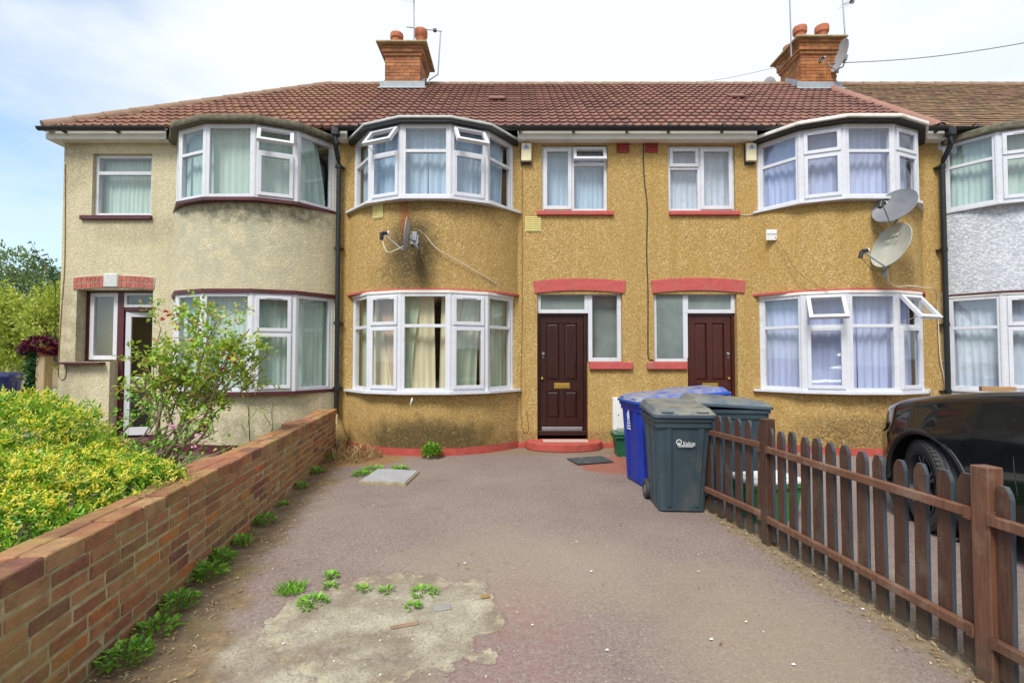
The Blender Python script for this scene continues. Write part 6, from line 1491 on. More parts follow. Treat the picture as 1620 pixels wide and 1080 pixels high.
for k in range(70):
    x = rnd.uniform(-4.2, -2.3); y = rnd.uniform(1.7, 3.6)
    if x > WX(y) - 0.3: continue
    sm.tube([(x, y, 0), (x + rnd.uniform(-0.1, 0.1), y + rnd.uniform(-0.1, 0.1), 0.4), (x + rnd.uniform(-0.2, 0.2), y + rnd.uniform(-0.2, 0.1), 0.75)], 0.008, 5, r1=0.003)
lm.build('leaves', MAT['leaf_bush'], yb); lo.build('lower_leaves', MAT['leaf_low'], yb); fm.build('flowers', MAT['petal_yellow'], yb); sm.build('stems', MAT['stem_green'], yb)

# generic woody bush grown from canes
def cane_bush(root, base, tips, rnd, leaf_m, stem_m, r0=0.022, leaves=26, spread=0.16, Ls=(0.035, 0.055), wig=0.10, flowers=(), twig=4, lw=0.030, kmin=3):
    st = MB(); lv = MB()
    for tp in tips:
        b0 = Vector(base) + Vector((rnd.uniform(-0.10, 0.10), rnd.uniform(-0.10, 0.10), 0)); t = Vector(tp)
        P = [b0]; nseg = 6
        for k in range(1, nseg + 1):
            f = k / nseg; q = b0.lerp(t, f); q += Vector((rnd.uniform(-wig, wig), rnd.uniform(-wig, wig), rnd.uniform(-wig, wig) * 0.4)) * math.sin(f * 3.1)
            q.x += (t.x - b0.x) * 0.25 * (f * f - f); q.y += (t.y - b0.y) * 0.25 * (f * f - f); P.append(q)
        st.tube(P, r0 * rnd.uniform(0.6, 1.1), 7, r1=0.005)
        for _ in range(twig):
            k = rnd.randint(kmin, nseg); a = P[k]; e = a + Vector((rnd.uniform(-1, 1), rnd.uniform(-1, 1), rnd.uniform(0.0, 1.0))) * spread * 1.5
            mid = (a + e) / 2 + rv(rnd) * 0.03; st.tube([a, mid, e], 0.006, 5, r1=0.002)
            for _ in range(leaves // twig):
                p = a.lerp(e, rnd.uniform(0.3, 1.1)) + rv(rnd) * spread * rnd.uniform(0.1, 0.75)
                sprig(lv, p, rv(rnd) + Vector((0, 0, 0.2)), rnd, n=rnd.choice((3, 5, 5)), L=rnd.uniform(*Ls), W=rnd.uniform(lw * 0.75, lw * 1.15), sp=lw)
    st.build('canes', stem_m, root, smooth=True); lv.build('leaves', leaf_m, root)
def blossom(mb, c, r, rnd, n=12):
    for k in range(n):
        d = rv(rnd); d.z = abs(d.z); leaf(mb, Vector(c) + d * r * 0.2, d, rv(rnd), r, r * 0.9, 0.3)
rnd = random.Random(8)
rbx = thing('rose_bush', 'leggy rose bush with bare grey canes and red blooms before the cream bay', 'rose bush', gnd(355, 706))
Yr = 5.1
tips = [at(x, y, Yr + dy) for x, y, dy in ((255, 520, 0), (235, 575, -0.1), (285, 535, 0.1), (310, 520, 0), (330, 535, -0.2), (350, 505, 0), (375, 530, 0.2), (400, 560, 0), (395, 520, 0), (425, 560, 0.1), (365, 560, -0.2), (300, 570, 0.2), (330, 580, 0), (265, 560, -0.1), (415, 585, 0.1), (345, 600, 0.1), (290, 610, 0))]
cane_bush(rbx, (gnd(365, 738).x, Yr, 0.0), tips, rnd, MAT['leaf_rose'], MAT['stem'], leaves=46, spread=0.17, twig=5, Ls=(0.045, 0.07), lw=0.040, kmin=4)
fl = MB()
for x, y in ((268, 500), (277, 513), (280, 521), (303, 540), (262, 494), (360, 568), (372, 575), (352, 585), (258, 506)): blossom(fl, at(x, y, Yr - 0.2), 0.026, rnd)
fl.build('flowers', MAT['petal_red'], rbx)
rb2 = thing('rose_bush', 'low straggly rose with pale pink flowers beside the open porch door', 'rose bush', gnd(300, 735))
tips = [at(x, y, 4.7 + dy) for x, y, dy in ((238, 630, 0), (250, 660, 0), (268, 690, 0), (290, 700, 0), (310, 660, 0.1), (262, 640, 0.2), (330, 690, 0.1), (282, 720, -0.2), (315, 715, -0.2), (245, 690, 0.1), (345, 680, 0), (335, 720, -0.3))]
cane_bush(rb2, (gnd(300, 742).x - 0.1, 4.9, 0.0), tips, rnd, MAT['leaf_weed'], MAT['stem'], leaves=20, spread=0.15, r0=0.013, twig=3, Ls=(0.03, 0.045))
fl = MB()
for x, y in ((269, 673), (307, 708), (311, 738), (312, 690), (325, 700), (275, 677)): blossom(fl, at(x, y, 4.55), 0.026, rnd)
fl.build('flowers', MAT['petal_pink'], rb2)
for (px, py, pxt, pyt, lab) in ((390, 708, 393, 640, 'thin green stem with reddish leaves against the cream bay wall, left of a bare one'), (421, 700, 432, 636, 'thin nearly bare green stem nearest the drainpipe by the cream bay')):
    o = thing('sapling', lab, 'sapling', gnd(px, py + 40)); st = MB(); lv = MB()
    a = at(px, py + 20, 6.0); a.z = 0; t = at(pxt, pyt, 6.0)
    st.tube([a, a.lerp(t, 0.5) + Vector((0.03, 0, 0)), t], 0.010, 6, r1=0.004)
    for k in range(7):
        p = a.lerp(t, 0.45 + 0.08 * k); e = p + Vector((rnd.uniform(-0.14, 0.14), rnd.uniform(-0.1, 0.1), rnd.uniform(0.05, 0.2))); st.tube([p, e], 0.003, 4); leaf(lv, e, rv(rnd), (0, 0, 1), 0.05, 0.03)
    st.build('stem', MAT['stem_green'], o); lv.build('leaves', MAT['leaf_rose'], o)

# weeds along the wall, in the broken tarmac and round the drain cover
def weed(lab, x, y, r, h, n, seed, mat='leaf_weed', L=0.042, W=0.026, grass=False, group='weeds in the driveway'):
    rnd = random.Random(seed); o = thing('weed', lab, 'weed', (x, y, 0), group=group); m = MB()
    for _ in range(n):
        a = rnd.uniform(0, 6.283); q = r * math.sqrt(rnd.random()); px_, py_ = x + q * math.cos(a), y + q * math.sin(a); hh = h * (1 - 0.6 * q / r) * rnd.uniform(0.3, 1)
        if px_ < WX(py_) + 0.01: px_ = 2 * (WX(py_) + 0.01) - px_
        if grass:
            e = Vector((rnd.uniform(-1, 1), rnd.uniform(-1, 1), rnd.uniform(0.4, 1.3))).normalized(); leaf(m, (px_, py_, 0.0), e, rv(rnd), h * rnd.uniform(0.7, 1.4), 0.007, 0.1)
        else:
            e = Vector((math.cos(a), math.sin(a), rnd.uniform(0.1, 0.9))); leaf(m, (px_, py_, hh), e + rv(rnd) * 0.5, (0, 0, 1), L * rnd.uniform(0.6, 1.3), W * rnd.uniform(0.8, 1.2), 0.2)
    m.build('leaves', MAT[mat], o)
    if not grass:
        s = MB()
        for _ in range(max(3, n // 12)):
            a = rnd.uniform(0, 6.283); q = r * 0.5 * rnd.random(); s.tube([(x + q * math.cos(a), y + q * math.sin(a), 0), (x + q * 1.6 * math.cos(a), y + q * 1.6 * math.sin(a), h * 0.8)], 0.003, 4)
        s.build('stems', MAT['stem_green'], o)
spots = [(205, 1045, 0.13, 0.10, 150, 'largest weed clump at the foot of the brick wall, nearest the camera'),
         (250, 1000, 0.11, 0.09, 110, 'weed clump second nearest the camera by the brick wall'),
         (285, 960, 0.13, 0.10, 140, 'leafy weed clump against the wall, third from the camera'),
         (318, 915, 0.14, 0.13, 170, 'tall bright weed clump against the wall, level with the broken tarmac'),
         (345, 890, 0.12, 0.13, 140, 'bushy weed touching the wall just behind the tallest clump'),
         (386, 862, 0.08, 0.10, 80, 'compact weed by the wall between two bare stretches'),
         (418, 828, 0.11, 0.11, 110, 'pair of leafy weed tufts midway along the wall'),
         (450, 800, 0.05, 0.05, 30, 'tiny weed tuft alone beside the wall'),
         (478, 772, 0.08, 0.08, 60, 'thin weed fringe by the wall beside the drain cover'),
         (495, 748, 0.12, 0.10, 90, 'grassy weed by the wall left of the drain cover'),
         (512, 728, 0.12, 0.12, 100, 'weed clump at the far end of the wall near the bay')]
for i, (px, py, r, h_, n, lab) in enumerate(spots):
    p = gnd(px, py); p.x = max(p.x, WX(p.y) + r * 0.55); weed(lab, p.x - 0.015, p.y, r * 0.85, h_ * 0.9, int(n * 0.85), 100 + i, L=0.036)
for i, (px, py, r, h_, n, gr, lab) in enumerate([(460, 935, 0.085, 0.055, 220, True, 'spiky grass tuft at the left edge of the broken tarmac'), (495, 955, 0.075, 0.035, 90, False, 'flat leafy weed touching the spiky grass tuft'),
        (524, 912, 0.04, 0.02, 50, False, 'small weed at the upper left of the broken patch'), (520, 930, 0.03, 0.03, 26, False, 'tiny weed between the grass tuft and the patch'), (575, 934, 0.03, 0.03, 24, False, 'smallest weed left of centre in the broken patch'),
        (610, 936, 0.03, 0.02, 26, False, 'weed at the centre of the broken patch'), (672, 938, 0.07, 0.022, 60, False, 'rosette weed at the right of the broken patch'), (655, 962, 0.04, 0.03, 30, False, 'weed between rosette and loose stone')]):
    p = gnd(px, py); weed(lab, p.x, p.y, r, h_, n, 200 + i, L=0.035, W=0.018, grass=gr)
for i, (px, py, r, lab) in enumerate([(572, 752, 0.10, 'weed at the left corner of the drain cover'), (590, 744, 0.12, 'weed fringe behind the drain cover, left part'), (632, 744, 0.10, 'weed behind the drain cover, right part')]):
    p = gnd(px, py); weed(lab, p.x, p.y, r, 0.06, 90, 300 + i, L=0.045)
p = gnd(682, 724); weed('bright green weed growing against the red plinth of the bay', p.x, p.y, 0.13, 0.26, 260, 400, L=0.055, W=0.035)

# dead plant litter in the corner and loose chips
rnd = random.Random(77); m = MB()
for _ in range(900):
    a = rnd.uniform(0, 6.283); q = math.sqrt(rnd.random()); x = -2.30 + 0.42 * q * math.cos(a); y = 7.15 + 0.45 * q * math.sin(a)
    if x < WX(y) + 0.02: continue
    d = Vector((rnd.uniform(-1, 1), rnd.uniform(-1, 1), rnd.uniform(0, 1.2))); leaf(m, (x, y, 0.16 * (1 - q) * rnd.random()), d, rv(rnd), rnd.uniform(0.05, 0.20), 0.010, 0.1)
o = m.build('dead_grass', MAT['leaf_dry'], kind='stuff'); tag(o, 'heap of dead straw-coloured grass in the corner by the bay', 'dead grass')
m = MB(); rnd = random.Random(5)
for _ in range(1500):
    y = rnd.uniform(1.6, 7.4); k = rnd.random()
    if k < 0.40: x = WX(y) + abs(rnd.gauss(0, 0.22)) + 0.02
    elif k < 0.70: x = FX(y) - 0.03 + rnd.gauss(0, 0.09)
    elif k < 0.88: x = -0.8 + rnd.gauss(0, 0.5); y = 2.6 + rnd.gauss(0, 0.45)
    else: x = rnd.uniform(WX(y), 2.2)
    if y < 1.2 or x < WX(y) + 0.01: continue
    s = rnd.uniform(0.002, 0.006) if k < 0.88 else rnd.uniform(0.002, 0.005); c = Vector((x, y, s * 0.5 + 0.002)); i0 = len(m.v); rz = rnd.uniform(0, 3)
    for (dx, dy, dz) in ((-1, -0.7, -0.4), (1, -0.8, -0.4), (0.7, 0.8, -0.4), (-0.8, 0.7, -0.4), (0.1, 0, 0.7)):
        m.v.append((c.x + s * (dx * math.cos(rz) - dy * math.sin(rz)), c.y + s * (dx * math.sin(rz) + dy * math.cos(rz)), c.z + s * dz))
    m.f += [(i0, i0 + 1, i0 + 4), (i0 + 1, i0 + 2, i0 + 4), (i0 + 2, i0 + 3, i0 + 4), (i0 + 3, i0, i0 + 4)]; m.mi += [0] * 4
for (px_, py_) in ((1125, 1013), (1255, 1053), (935, 905), (1365, 965), (912, 858), (1005, 808), (590, 800), (735, 892), (842, 990), (1290, 870), (860, 780), (448, 1020), (1105, 905), (960, 1030), (1180, 985)):
    p = gnd(px_, py_); sz = 0.005 + 0.005 * rnd.random(); i0 = len(m.v)
    for (dx, dy, dz) in ((-1, -0.5, 0.1), (1, -0.6, 0.2), (0.8, 0.7, 0.5), (-0.7, 0.6, 0.1)): m.v.append((p.x + dx * sz, p.y + dy * sz, 0.008 + dz * sz))
    m.f.append((i0, i0 + 1, i0 + 2, i0 + 3)); m.mi.append(1)
o = m.build('grit', [MAT['chip'], MAT['print_white']], kind='stuff'); tag(o, 'loose grit and stone chips scattered over the tarmac', 'grit')
m = MB()
for _ in range(2400):
    y = rnd.uniform(1.6, 7.3); k = rnd.random()
    if k < 0.5: x = WX(y) + abs(rnd.gauss(0, 0.20)) + 0.02
    elif k < 0.95: x = FX(y) - 0.02 + rnd.gauss(0, 0.08)
    else: x = rnd.uniform(-1.8, 2.0)
    if x < WX(y) + 0.02: continue
    leaf(m, (x, y, 0.006 + 0.01 * rnd.random()), (rnd.uniform(-1, 1), rnd.uniform(-1, 1), rnd.uniform(-0.05, 0.3)), (0, 0, 1), rnd.uniform(0.012, 0.045), rnd.uniform(0.003, 0.012), 0.2)
o = m.build('leaf_litter', MAT['leaf_dry'], kind='stuff'); tag(o, 'dry leaf litter and twigs along the wall and fence', 'leaf litter')
# loose stones in the broken patch
for (px, py, s, c, lab) in ((640, 990, (0.075, 0.014, 0.010), 'ridge', 'long thin pinkish stone lying in the broken patch'), (700, 962, (0.050, 0.030, 0.010), 'pavement', 'flat pale stone lying right of the long thin one'), (768, 945, (0.028, 0.018, 0.016), 'brick', 'dark broken tarmac lump at the right rim of the patch')):
    p = gnd(px, py); m = MB(); rr = random.Random(px)
    m.box(T((p.x, p.y, 0), Vector((1, 0.35, 0)), Vector((-0.35, 1, 0))), -s[0], s[0], -s[1], s[1], 0.0, s[2], ch=min(s) * 0.45); tag(m.build('stone', MAT[c]), lab, 'stone')

# trees beyond the end house
def tree(lab, x, y, h, rx, ry, crown_z, n, seed, mat, L=0.16, gaps=0.25, blobsn=16, group='trees beyond the cream house', cz0=None):
    rnd = random.Random(seed); o = thing('tree', lab, 'tree', (x, y, 0), group=group)
    tk = MB(); tk.tube([(x, y, 0), (x + 0.1, y, h * 0.35), (x, y + 0.1, h * 0.7)], 0.22, 10, r1=0.08)
    bl = []
    for k in range(blobsn):
        q = rv(rnd); c = Vector((x + q.x * rx * 0.62, y + q.y * ry * 0.62, crown_z + q.z * (h - crown_z) * 0.66)); bl.append((c, rnd.uniform(0.26, 0.44) * rx))
        tk.tube([(x, y, h * 0.3), ((x + c.x) / 2, (y + c.y) / 2, (h * 0.35 + c.z) / 2), c], 0.07, 6, r1=0.02)
    tk.build('trunk', MAT['bark'], o, smooth=True)
    m = MB()
    for (c, r) in bl:
        for _ in range(n // blobsn):
            q = rv(rnd); rad = rnd.uniform(0.45, 1.05); p = c + Vector((q.x, q.y, q.z * 0.8)) * r * rad * (1 + 0.3 * mnoise.noise(q * 3 + c))
            leaf(m, p, q + rv(rnd) * 0.8, rv(rnd), L * rnd.uniform(0.6, 1.3), L * 0.5)
    m.build('crown', MAT[mat], o)
tree('bright yellow-green tree filling the gap left of the cream house', -16.2, 16.5, 4.3, 2.3, 2.0, 2.5, 11000, 1, 'leaf_tree', L=0.15, blobsn=22)
tree('lower yellow-green tree at the left edge of the picture', -19.6, 17.5, 4.6, 2.4, 2.0, 2.6, 9000, 2, 'leaf_tree', L=0.15, blobsn=22)
tree('hazy darker tree behind the yellow-green ones', -26.5, 26.0, 7.2, 3.4, 2.6, 4.4, 9000, 3, 'leaf_tree_b', L=0.22, blobsn=20)
tree('small darker tree close behind the corner of the cream house', -12.2, 13.5, 3.3, 1.2, 1.2, 2.2, 5000, 4, 'leaf_tree', L=0.12, blobsn=12)
# sprawling twigs
sp = thing('sapling', 'sparse twiggy branches against the sky beside the cream house corner', 'sapling', (-12.0, 12.5, 0)); st = MB(); lv = MB(); rnd = random.Random(31)
b0 = Vector((-12.0, 12.5, 0))
for (x, y) in ((47, 380), (50, 395), (75, 400), (82, 420), (66, 410)):
    t = at(x, y, 12.5); st.tube([b0, Vector((-11.6, 12.5, 2.0)), at(88, 450, 12.5), t], 0.02, 6, r1=0.005)
    for k in range(16): p = at(88, 450, 12.5).lerp(t, rnd.random()); leaf(lv, p + rv(rnd) * 0.05, rv(rnd), rv(rnd), 0.12, 0.05)
st.build('branches', MAT['bark'], sp); lv.build('leaves', MAT['leaf_ivy'], sp)
# board fence and far bin on the side road
bf = thing('board_fence', 'weathered timber board fence beyond the side road', 'fence', (-24, 22, 0)); 
m = MB()
for k in range(60):
    x = -29 + k * 0.16; m.box(ID, x + 0.004, x + 0.152, 22.0 + 0.01 * (k % 2), 22.03 + 0.01 * (k % 2), 0.05, 1.75)
m.build('boards', MAT['post_wood'], bf)
vg = MB(); vg.quad((-60, 14.2, 0.012), (-15.5, 14.2, 0.012), (-15.5, 15.2, 0.012), (-60, 15.2, 0.012)); tag(vg.build('grass_verge', MAT['leaf_low'], kind='structure'), 'strip of grass by the side road', 'grass')
fbn = thing('wheelie_bin', 'dark blue wheelie bin by the road at the far left edge', 'wheelie bin', (-13.0, 12.6, 0), rz=R(20)); bin_mesh(fbn, MAT['bin_navy'], MAT['bin_navy'])
# post with flower pot at the corner of the house
pp = thing('gate_post', 'square weathered timber post at the corner of the cream house', 'post', (-7.85, 8.3, 0)); c = at(70, 590, 8.3)
m = MB(); m.box(ID, c.x - 0.075, c.x + 0.075, 8.22, 8.38, 0, at(70, 563, 8.3).z, ch=0.008); m.build('post', MAT['post_wood'], pp)
pl = thing('potted_plant', 'terracotta pot of deep purple foliage with trailing ivy on top of the timber post', 'plant', (c.x, 8.3, at(70, 563, 8.3).z)); rnd = random.Random(3)
zt = at(70, 563, 8.3).z + 0.002; m = MB(); m.lathe((c.x - 0.02, 8.3, zt), [(0, 0), (0.075, 0), (0.105, 0.13), (0.12, 0.13), (0.12, 0.16), (0.1, 0.16), (0.09, 0.14), (0, 0.14)], 20); m.build('pot', MAT['terracotta'], pl, smooth=True, angle=35)
m = MB()
for _ in range(520):
    q = rv(rnd); leaf(m, Vector((c.x - 0.07, 8.28, zt + 0.20)) + Vector((q.x * 0.24, q.y * 0.15, q.z * 0.075 - 0.15 * q.x * q.x)), q + Vector((0, 0, -0.2)), rv(rnd), 0.09, 0.045)
m.build('leaves', MAT['leaf_purple'], pl)
m = MB()
for _ in range(700):
    f = rnd.random(); leaf(m, (c.x - 0.15 + rnd.gauss(0, 0.045 * (1.2 - 0.5 * f)), 8.25 + rnd.gauss(0, 0.05), zt + 0.16 - f * 0.75), rv(rnd) + Vector((0, 0, -0.5)), rv(rnd), 0.06, 0.045)
m.build('ivy', MAT['leaf_ivy'], pl)
# ---------------------------------------------------------------- black car, nose towards the house
cr = thing('parked_car', 'glossy black car parked nose-in behind the picket fence with its front wheel turned', 'car', (4.40, 5.02, 0), rz=R(-1.0))
# local: x across (negative = side seen), y = 0 at the nose, negative backwards, z up
def lerp_tab(tab, s):
    for (a, va), (b_, vb) in zip(tab, tab[1:]):
        if s <= b_:
            f = (s - a) / (b_ - a) if b_ > a else 0; f = f * f * (3 - 2 * f) if False else f
            return va + (vb - va) * f
    return tab[-1][1]
HW = [(0, 0.50), (0.04, 0.62), (0.12, 0.73), (0.25, 0.83), (0.45, 0.905), (0.7, 0.94), (1.0, 0.955), (1.6, 0.945), (2.6, 0.945), (3.6, 0.95), (4.2, 0.90), (4.5, 0.78), (4.65, 0.62)]
ZT = [(0, 0.80), (0.04, 0.88), (0.12, 0.96), (0.25, 1.02), (0.5, 1.085), (0.9, 1.155), (1.3, 1.205), (1.7, 1.24), (2.1, 1.25), (2.8, 1.22), (3.6, 1.24), (4.2, 1.25), (4.5, 1.18), (4.65, 1.0)]
ZBt = [(0, 0.32), (0.1, 0.24), (0.3, 0.22), (4.3, 0.24), (4.65, 0.35)]
AX = (0.87, 3.72); WR = 0.372; AR = 0.445
st_ = sorted(set([0, 0.02, 0.05, 0.09, 0.14, 0.2, 0.27, 0.34] + [round(0.40 + 0.03 * k, 3) for k in range(33)] + [1.5, 1.7, 1.9, 2.2, 2.5, 2.8, 3.1] + [round(3.22 + 0.03 * k, 3) for k in range(34)] + [4.3, 4.4, 4.5, 4.58, 4.65]))
NS = 22
def section(s):
    hw, zt, zb = lerp_tab(HW, s), lerp_tab(ZT, s), lerp_tab(ZBt, s)
    for a in AX:
        d = s - a
        if abs(d) < AR: zb = max(zb, WR + math.sqrt(AR * AR - d * d))
    zb = min(zb, zt - 0.12)
    pts = []
    zsh = zt - 0.105     # shoulder
    def side_x(z):
        f = (z - 0.2) / (zsh - 0.2); f = min(max(f, 0), 1)
        return hw * (0.955 + 0.045 * math.sin(math.pi * min(1, f * 1.05)) ** 0.7) - 0.035 * max(0, f - 0.7) / 0.3 * 0.6 + (0.010 if 0.62 < f < 0.74 else 0)
    # flare round the arch
    fl = 0
    for a in AX:
        fl = max(fl, 0.022 * max(0, 1 - abs(s - a) / 0.6))
    for k in range(11):
        z = zb + (zsh - zb) * k / 10; pts.append((side_x(z) + fl * (1 - k / 10), z))
    xs = side_x(zsh)
    for k in range(1, 7):
        a = math.pi / 2 * k / 6; pts.append((xs - 0.13 + 0.13 * math.cos(a), zsh + 0.085 * math.sin(a)))
    x1 = xs - 0.13
    for k in range(1, 6): f = k / 5; pts.append((x1 * (1 - f), zsh + 0.085 + 0.022 * math.sin(f * math.pi / 2) - (0.012 if k == 1 else 0)))
    return pts
m = MB(); vs = []; fs = []
for s in st_:
    p = section(s); row = [(-x, -s, z) for x, z in p] + [(x, -s, z) for x, z in reversed(p[:-1])]; vs += row
W_n = len(row)
for i in range(len(st_) - 1):
    for k in range(W_n - 1): fs.append((i * W_n + k, i * W_n + k + 1, (i + 1) * W_n + k + 1, (i + 1) * W_n + k))
fs.append(tuple(range(W_n))); fs.append(tuple((len(st_) - 1) * W_n + k for k in range(W_n))[::-1])
m.add(vs, fs); m.build('body', MAT['car'], cr, smooth=True, angle=38, local=True, solid=True)
# underside and wheel wells
m = MB(); m.box(ID, -0.80, 0.80, -4.45, -0.10, 0.26, 0.34); m.box(ID, -0.62, 0.62, -4.3, -0.3, 0.34, 0.95); m.build('floor_pan', MAT['car_trim'], cr, local=True)
for a in AX:
    for sd_ in (-1, 1):
        m = MB(); m.lathe((sd_ * 0.63, -a, WR), [(AR + 0.005, 0.0), (AR + 0.005, 0.29)], 30, ax=(sd_, 0, 0)); m.lathe((sd_ * 0.63, -a, WR), [(0.0, 0.0), (AR + 0.005, 0.0)], 30, ax=(sd_, 0, 0))
        m.build('wheel_arch', MAT['car_trim'], cr, smooth=True, angle=40, local=True)
        tr = MB(); pts = []
        for k in range(25):
            t = math.pi * (k / 24) * 1.06 - 0.09; s = a - AR * math.cos(t); z = WR + AR * math.sin(t); hw = lerp_tab(HW, s)
            pts.append((sd_ * (hw * 0.985 + 0.012), -s, max(0.23, z)))
        tr.tube(pts, 0.024, 8); tr.build('arch_trim', MAT['car_trim'], cr, smooth=True, local=True)
# cabin
GL = [(1.95, 0.74, 1.23), (2.05, 0.735, 1.30), (2.25, 0.70, 1.46), (2.5, 0.66, 1.62), (2.7, 0.645, 1.66), (3.3, 0.64, 1.665), (3.8, 0.63, 1.62), (4.15, 0.64, 1.48), (4.45, 0.68, 1.18)]
m = MB(); vs = []; fs = []
for s, hw, z in GL:
    vs += [(-0.83 if s < 4.4 else -0.74, -s, 1.06), (-hw - 0.02, -s, max(1.10, z - 0.08)), (-hw + 0.10, -s, z), (0, -s, z + 0.025), (hw - 0.10, -s, z), (hw + 0.02, -s, max(1.10, z - 0.08)), (0.83 if s < 4.4 else 0.74, -s, 1.06)]
for i in range(len(GL) - 1):
    for k in range(6): fs.append((i * 7 + k, i * 7 + k + 1, (i + 1) * 7 + k + 1, (i + 1) * 7 + k))
fs += [tuple(range(7)), tuple((len(GL) - 1) * 7 + k for k in range(7))[::-1]]
m.add(vs, fs); m.build('cabin_glass', MAT['car_glass'], cr, smooth=True, angle=30, local=True, solid=True)
m = MB()
m.add([(-0.56, -2.52, 1.644), (0.56, -2.52, 1.644), (0.56, -3.78, 1.655), (-0.56, -3.78, 1.655), (-0.5, -3.0, 1.705), (0.5, -3.0, 1.705)], [(0, 1, 5, 4), (4, 5, 2, 3)]); m.build('roof_panel', MAT['car'], cr, local=True, smooth=True)
for sd_ in (-1, 1):
    m = MB(); m.tube([(sd_ * 0.80, -1.90, 1.20), (sd_ * 0.725, -2.22, 1.44), (sd_ * 0.67, -2.5, 1.60), (sd_ * 0.655, -3.0, 1.645), (sd_ * 0.65, -3.8, 1.60), (sd_ * 0.68, -4.3, 1.30)], 0.032, 8); m.build('roof_pillar', MAT['car'], cr, local=True, smooth=True)
    m = MB(); m.tube([(sd_ * 0.735, -2.55, 1.56), (sd_ * 0.845, -2.58, 1.10)], 0.03, 6); m.build('door_pillar', MAT['car'], cr, local=True, smooth=True)
    m = MB(); c = (sd_ * 1.0, -2.20, 1.28); m.box(T(c, (1, 0, 0), (0, 1, 0)), -0.10, 0.10, -0.05, 0.06, -0.05, 0.09, ch=0.035); m.box(T(c, (1, 0, 0), (0, 1, 0)), -0.18 if sd_ > 0 else 0.08, -0.08 if sd_ > 0 else 0.18, -0.02, 0.03, -0.05, -0.01); m.build('door_mirror', MAT['car'], cr, local=True, smooth=True, angle=50)
    # door with its shut lines as a thin proud frame of dark rubber
    for (sa, sb) in ((1.62, 2.62), (2.66, 3.32)):
        m = MB()
        for s in (sa, sb):
            pts = [(sd_ * (lerp_tab(HW, s) * (0.955 + 0.045 * math.sin(math.pi * min(1, f * 1.05)) ** 0.7 if f > 0 else 0.955) + 0.0005), -s - (0.06 * (1 - f) if s == 1.62 else 0), 0.30 + f * 0.72) for f in [k / 10 for k in range(11)]]
            m.tube(pts, 0.0035, 5)
        m.build('door_seam', MAT['rubber'], cr, local=True)
        m = MB(); m.box(ID, sd_ * 0.955 - 0.012, sd_ * 0.955 + 0.03, -sb + 0.08, -sb + 0.26, 0.86, 0.895, ch=0.01); m.build('door_handle', MAT['car'], cr, local=True)
    m = MB(); vs = []
    for s, z0_, z1_ in ((0.15, 0.72, 0.80), (0.2, 0.72, 0.82), (0.28, 0.74, 0.83), (0.36, 0.78, 0.84)):
        hw = lerp_tab(HW, s) * 0.995 + 0.004; vs += [(sd_ * hw, -s, z0_), (sd_ * (hw - 0.012), -s, z1_)]
    m.add(vs, [(2 * k, 2 * k + 1, 2 * k + 3, 2 * k + 2) for k in range(3)]); m.build('headlight', MAT['lamp_lens'], cr, local=True, smooth=True)
m = MB(); m.box(ID, -0.42, 0.42, -0.02, 0.012, 0.48, 0.74, ch=0.01); m.build('grille', MAT['car_trim'], cr, local=True)
for q in (-0.93, 0.915): m = MB(); m.box(ID, q, q + 0.015, -3.15, -1.42, 0.27, 0.30); m.build('sill_trim', MAT['chrome'], cr, local=True)
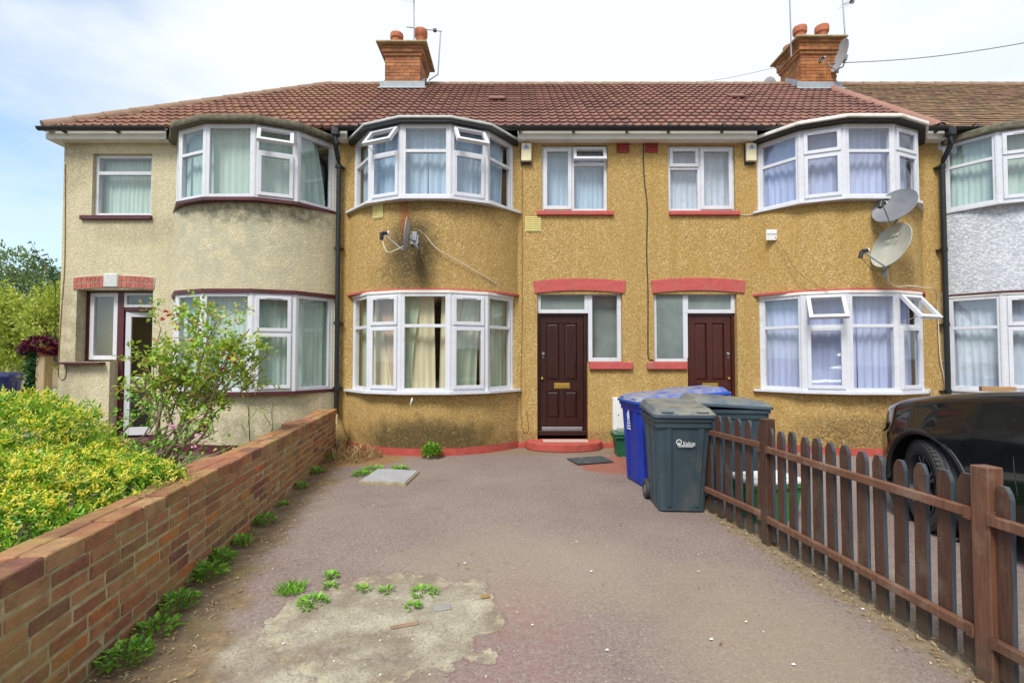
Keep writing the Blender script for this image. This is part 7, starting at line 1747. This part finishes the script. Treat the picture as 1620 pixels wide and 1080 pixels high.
def wheel(sd_, a, steer):
    o = bpy.data.objects.new('wheel', None); COL.objects.link(o); o.parent = cr; o.location = (sd_ * 0.82, -a, WR); o.rotation_euler = (0, 0, steer)
    m = MB(); ax = (sd_, 0, 0)
    prof = [(0.255, -0.10), (0.30, -0.118), (0.345, -0.118), (0.362, -0.105)]
    for x in (-0.075, -0.045, -0.010, 0.010, 0.045, 0.075): prof += [(0.372, x - 0.010), (0.372, x + 0.008), (0.364, x + 0.010), (0.364, x + 0.012)]
    prof += [(0.362, 0.105), (0.345, 0.118), (0.30, 0.118), (0.255, 0.10)]
    prof = sorted(prof, key=lambda q: q[1]) if False else prof
    m.lathe((0, 0, 0), prof, 56, ax=ax)
    for k in range(56):      # shoulder sipes
        t = 2 * math.pi * k / 56
        for xx in (-0.098, 0.098):
            c = Vector((xx * 1.0, 0.369 * math.cos(t), 0.369 * math.sin(t))); rr = Vector((0, math.cos(t), math.sin(t))); tt = Vector((0, -math.sin(t), math.cos(t)))
            m.box(T(c, (1, 0, 0), tt, rr), -0.016, 0.016, -0.013, 0.013, -0.008, 0.003)
    m.build('tyre', MAT['rubber'], o, smooth=True, angle=30, local=True)
    m = MB(); m.lathe((0, 0, 0), [(0.258, 0.10), (0.262, 0.112), (0.252, 0.114), (0.245, 0.09), (0.235, 0.0), (0.235, -0.1)], 48, ax=ax); m.lathe((0, 0, 0), [(0.0, 0.085), (0.045, 0.085), (0.06, 0.07), (0.06, 0.03)], 24, ax=ax); m.lathe((0, 0, 0), [(0.235, -0.02), (0.0, -0.02)], 24, ax=ax)
    for k in range(10):
        t = 2 * math.pi * (k // 2) / 5 + (0.16 if k % 2 else -0.16); rr = Vector((0, math.cos(t), math.sin(t))); tt = Vector((0, -math.sin(t), math.cos(t)))
        m.box(T((0, 0, 0), Vector(ax), tt, rr), 0.05, 0.088, -0.013, 0.013, 0.04, 0.25, ch=0.005)
    m.build('rim', MAT['rim'], o, smooth=True, angle=35, local=True)
for a in AX:
    for sd_ in (-1, 1): wheel(sd_, a, R(-19) if a == AX[0] else 0)
# ---------------------------------------------------------------- the houses across the street, seen mirrored in the window glass
for i, (x, lab) in enumerate(((-9.5, 'tan gabled house across the street, mirrored in the left windows'), (0.2, 'tan gabled house across the street, mirrored in the centre windows'), (9.9, 'tan gabled house across the street, mirrored in the right windows'))):
    o = thing('opposite_house', lab, 'house', (x, -19, 0), group='houses across the street'); to = T((x, -19.0, 0), (-1, 0, 0), (0, 1, 0))
    w = MB(); w.box(to, -4.1, 4.1, -7, 0, 0, 5.0); w.plate(to, [(-3.3, 5.0), (0.3, 5.0), (-1.5, 6.9)], -1.0, 0.05); w.build('wall', MAT['tan_b'], o)
    w = MB(); w.add([to(-4.3, 0.3, 4.95), to(4.3, 0.3, 4.95), to(4.3, -3.6, 8.0), to(-4.3, -3.6, 8.0), to(-4.3, -7.5, 4.95), to(4.3, -7.5, 4.95)], [(0, 1, 2, 3), (3, 2, 5, 4), (0, 3, 4), (1, 5, 2)])
    w.add([to(-3.5, 0.35, 4.9), to(-1.5, 0.35, 7.1), to(0.5, 0.35, 4.9), to(-1.5, -3.0, 7.1)], [(0, 1, 3), (1, 2, 3)]); w.build('roof', MAT['tile'], o)
    for (u0, u1, z0, z1) in ((-2.9, -0.1, 0.8, 2.3), (-2.9, -0.1, 3.4, 4.6), (1.3, 2.6, 3.5, 4.6)):
        f = MB(); f.box(to, u0, u1, 0.051, 0.12, z0, z1); f.build('window', MAT['upvc'], o)
        n = 4 if u1 - u0 > 2 else 2
        for k in range(n):
            g = MB(); a = u0 + (u1 - u0) * k / n + 0.06; g.box(to, a, a + (u1 - u0) / n - 0.12, 0.121, 0.125, z0 + 0.08, z1 - 0.08); g.build('pane', MAT['car_glass'], o)
    f = MB(); f.box(to, 1.6, 2.5, 0.001, 0.03, 0.05, 2.1, ch=0.005); f.build('door', MAT['door'], o)
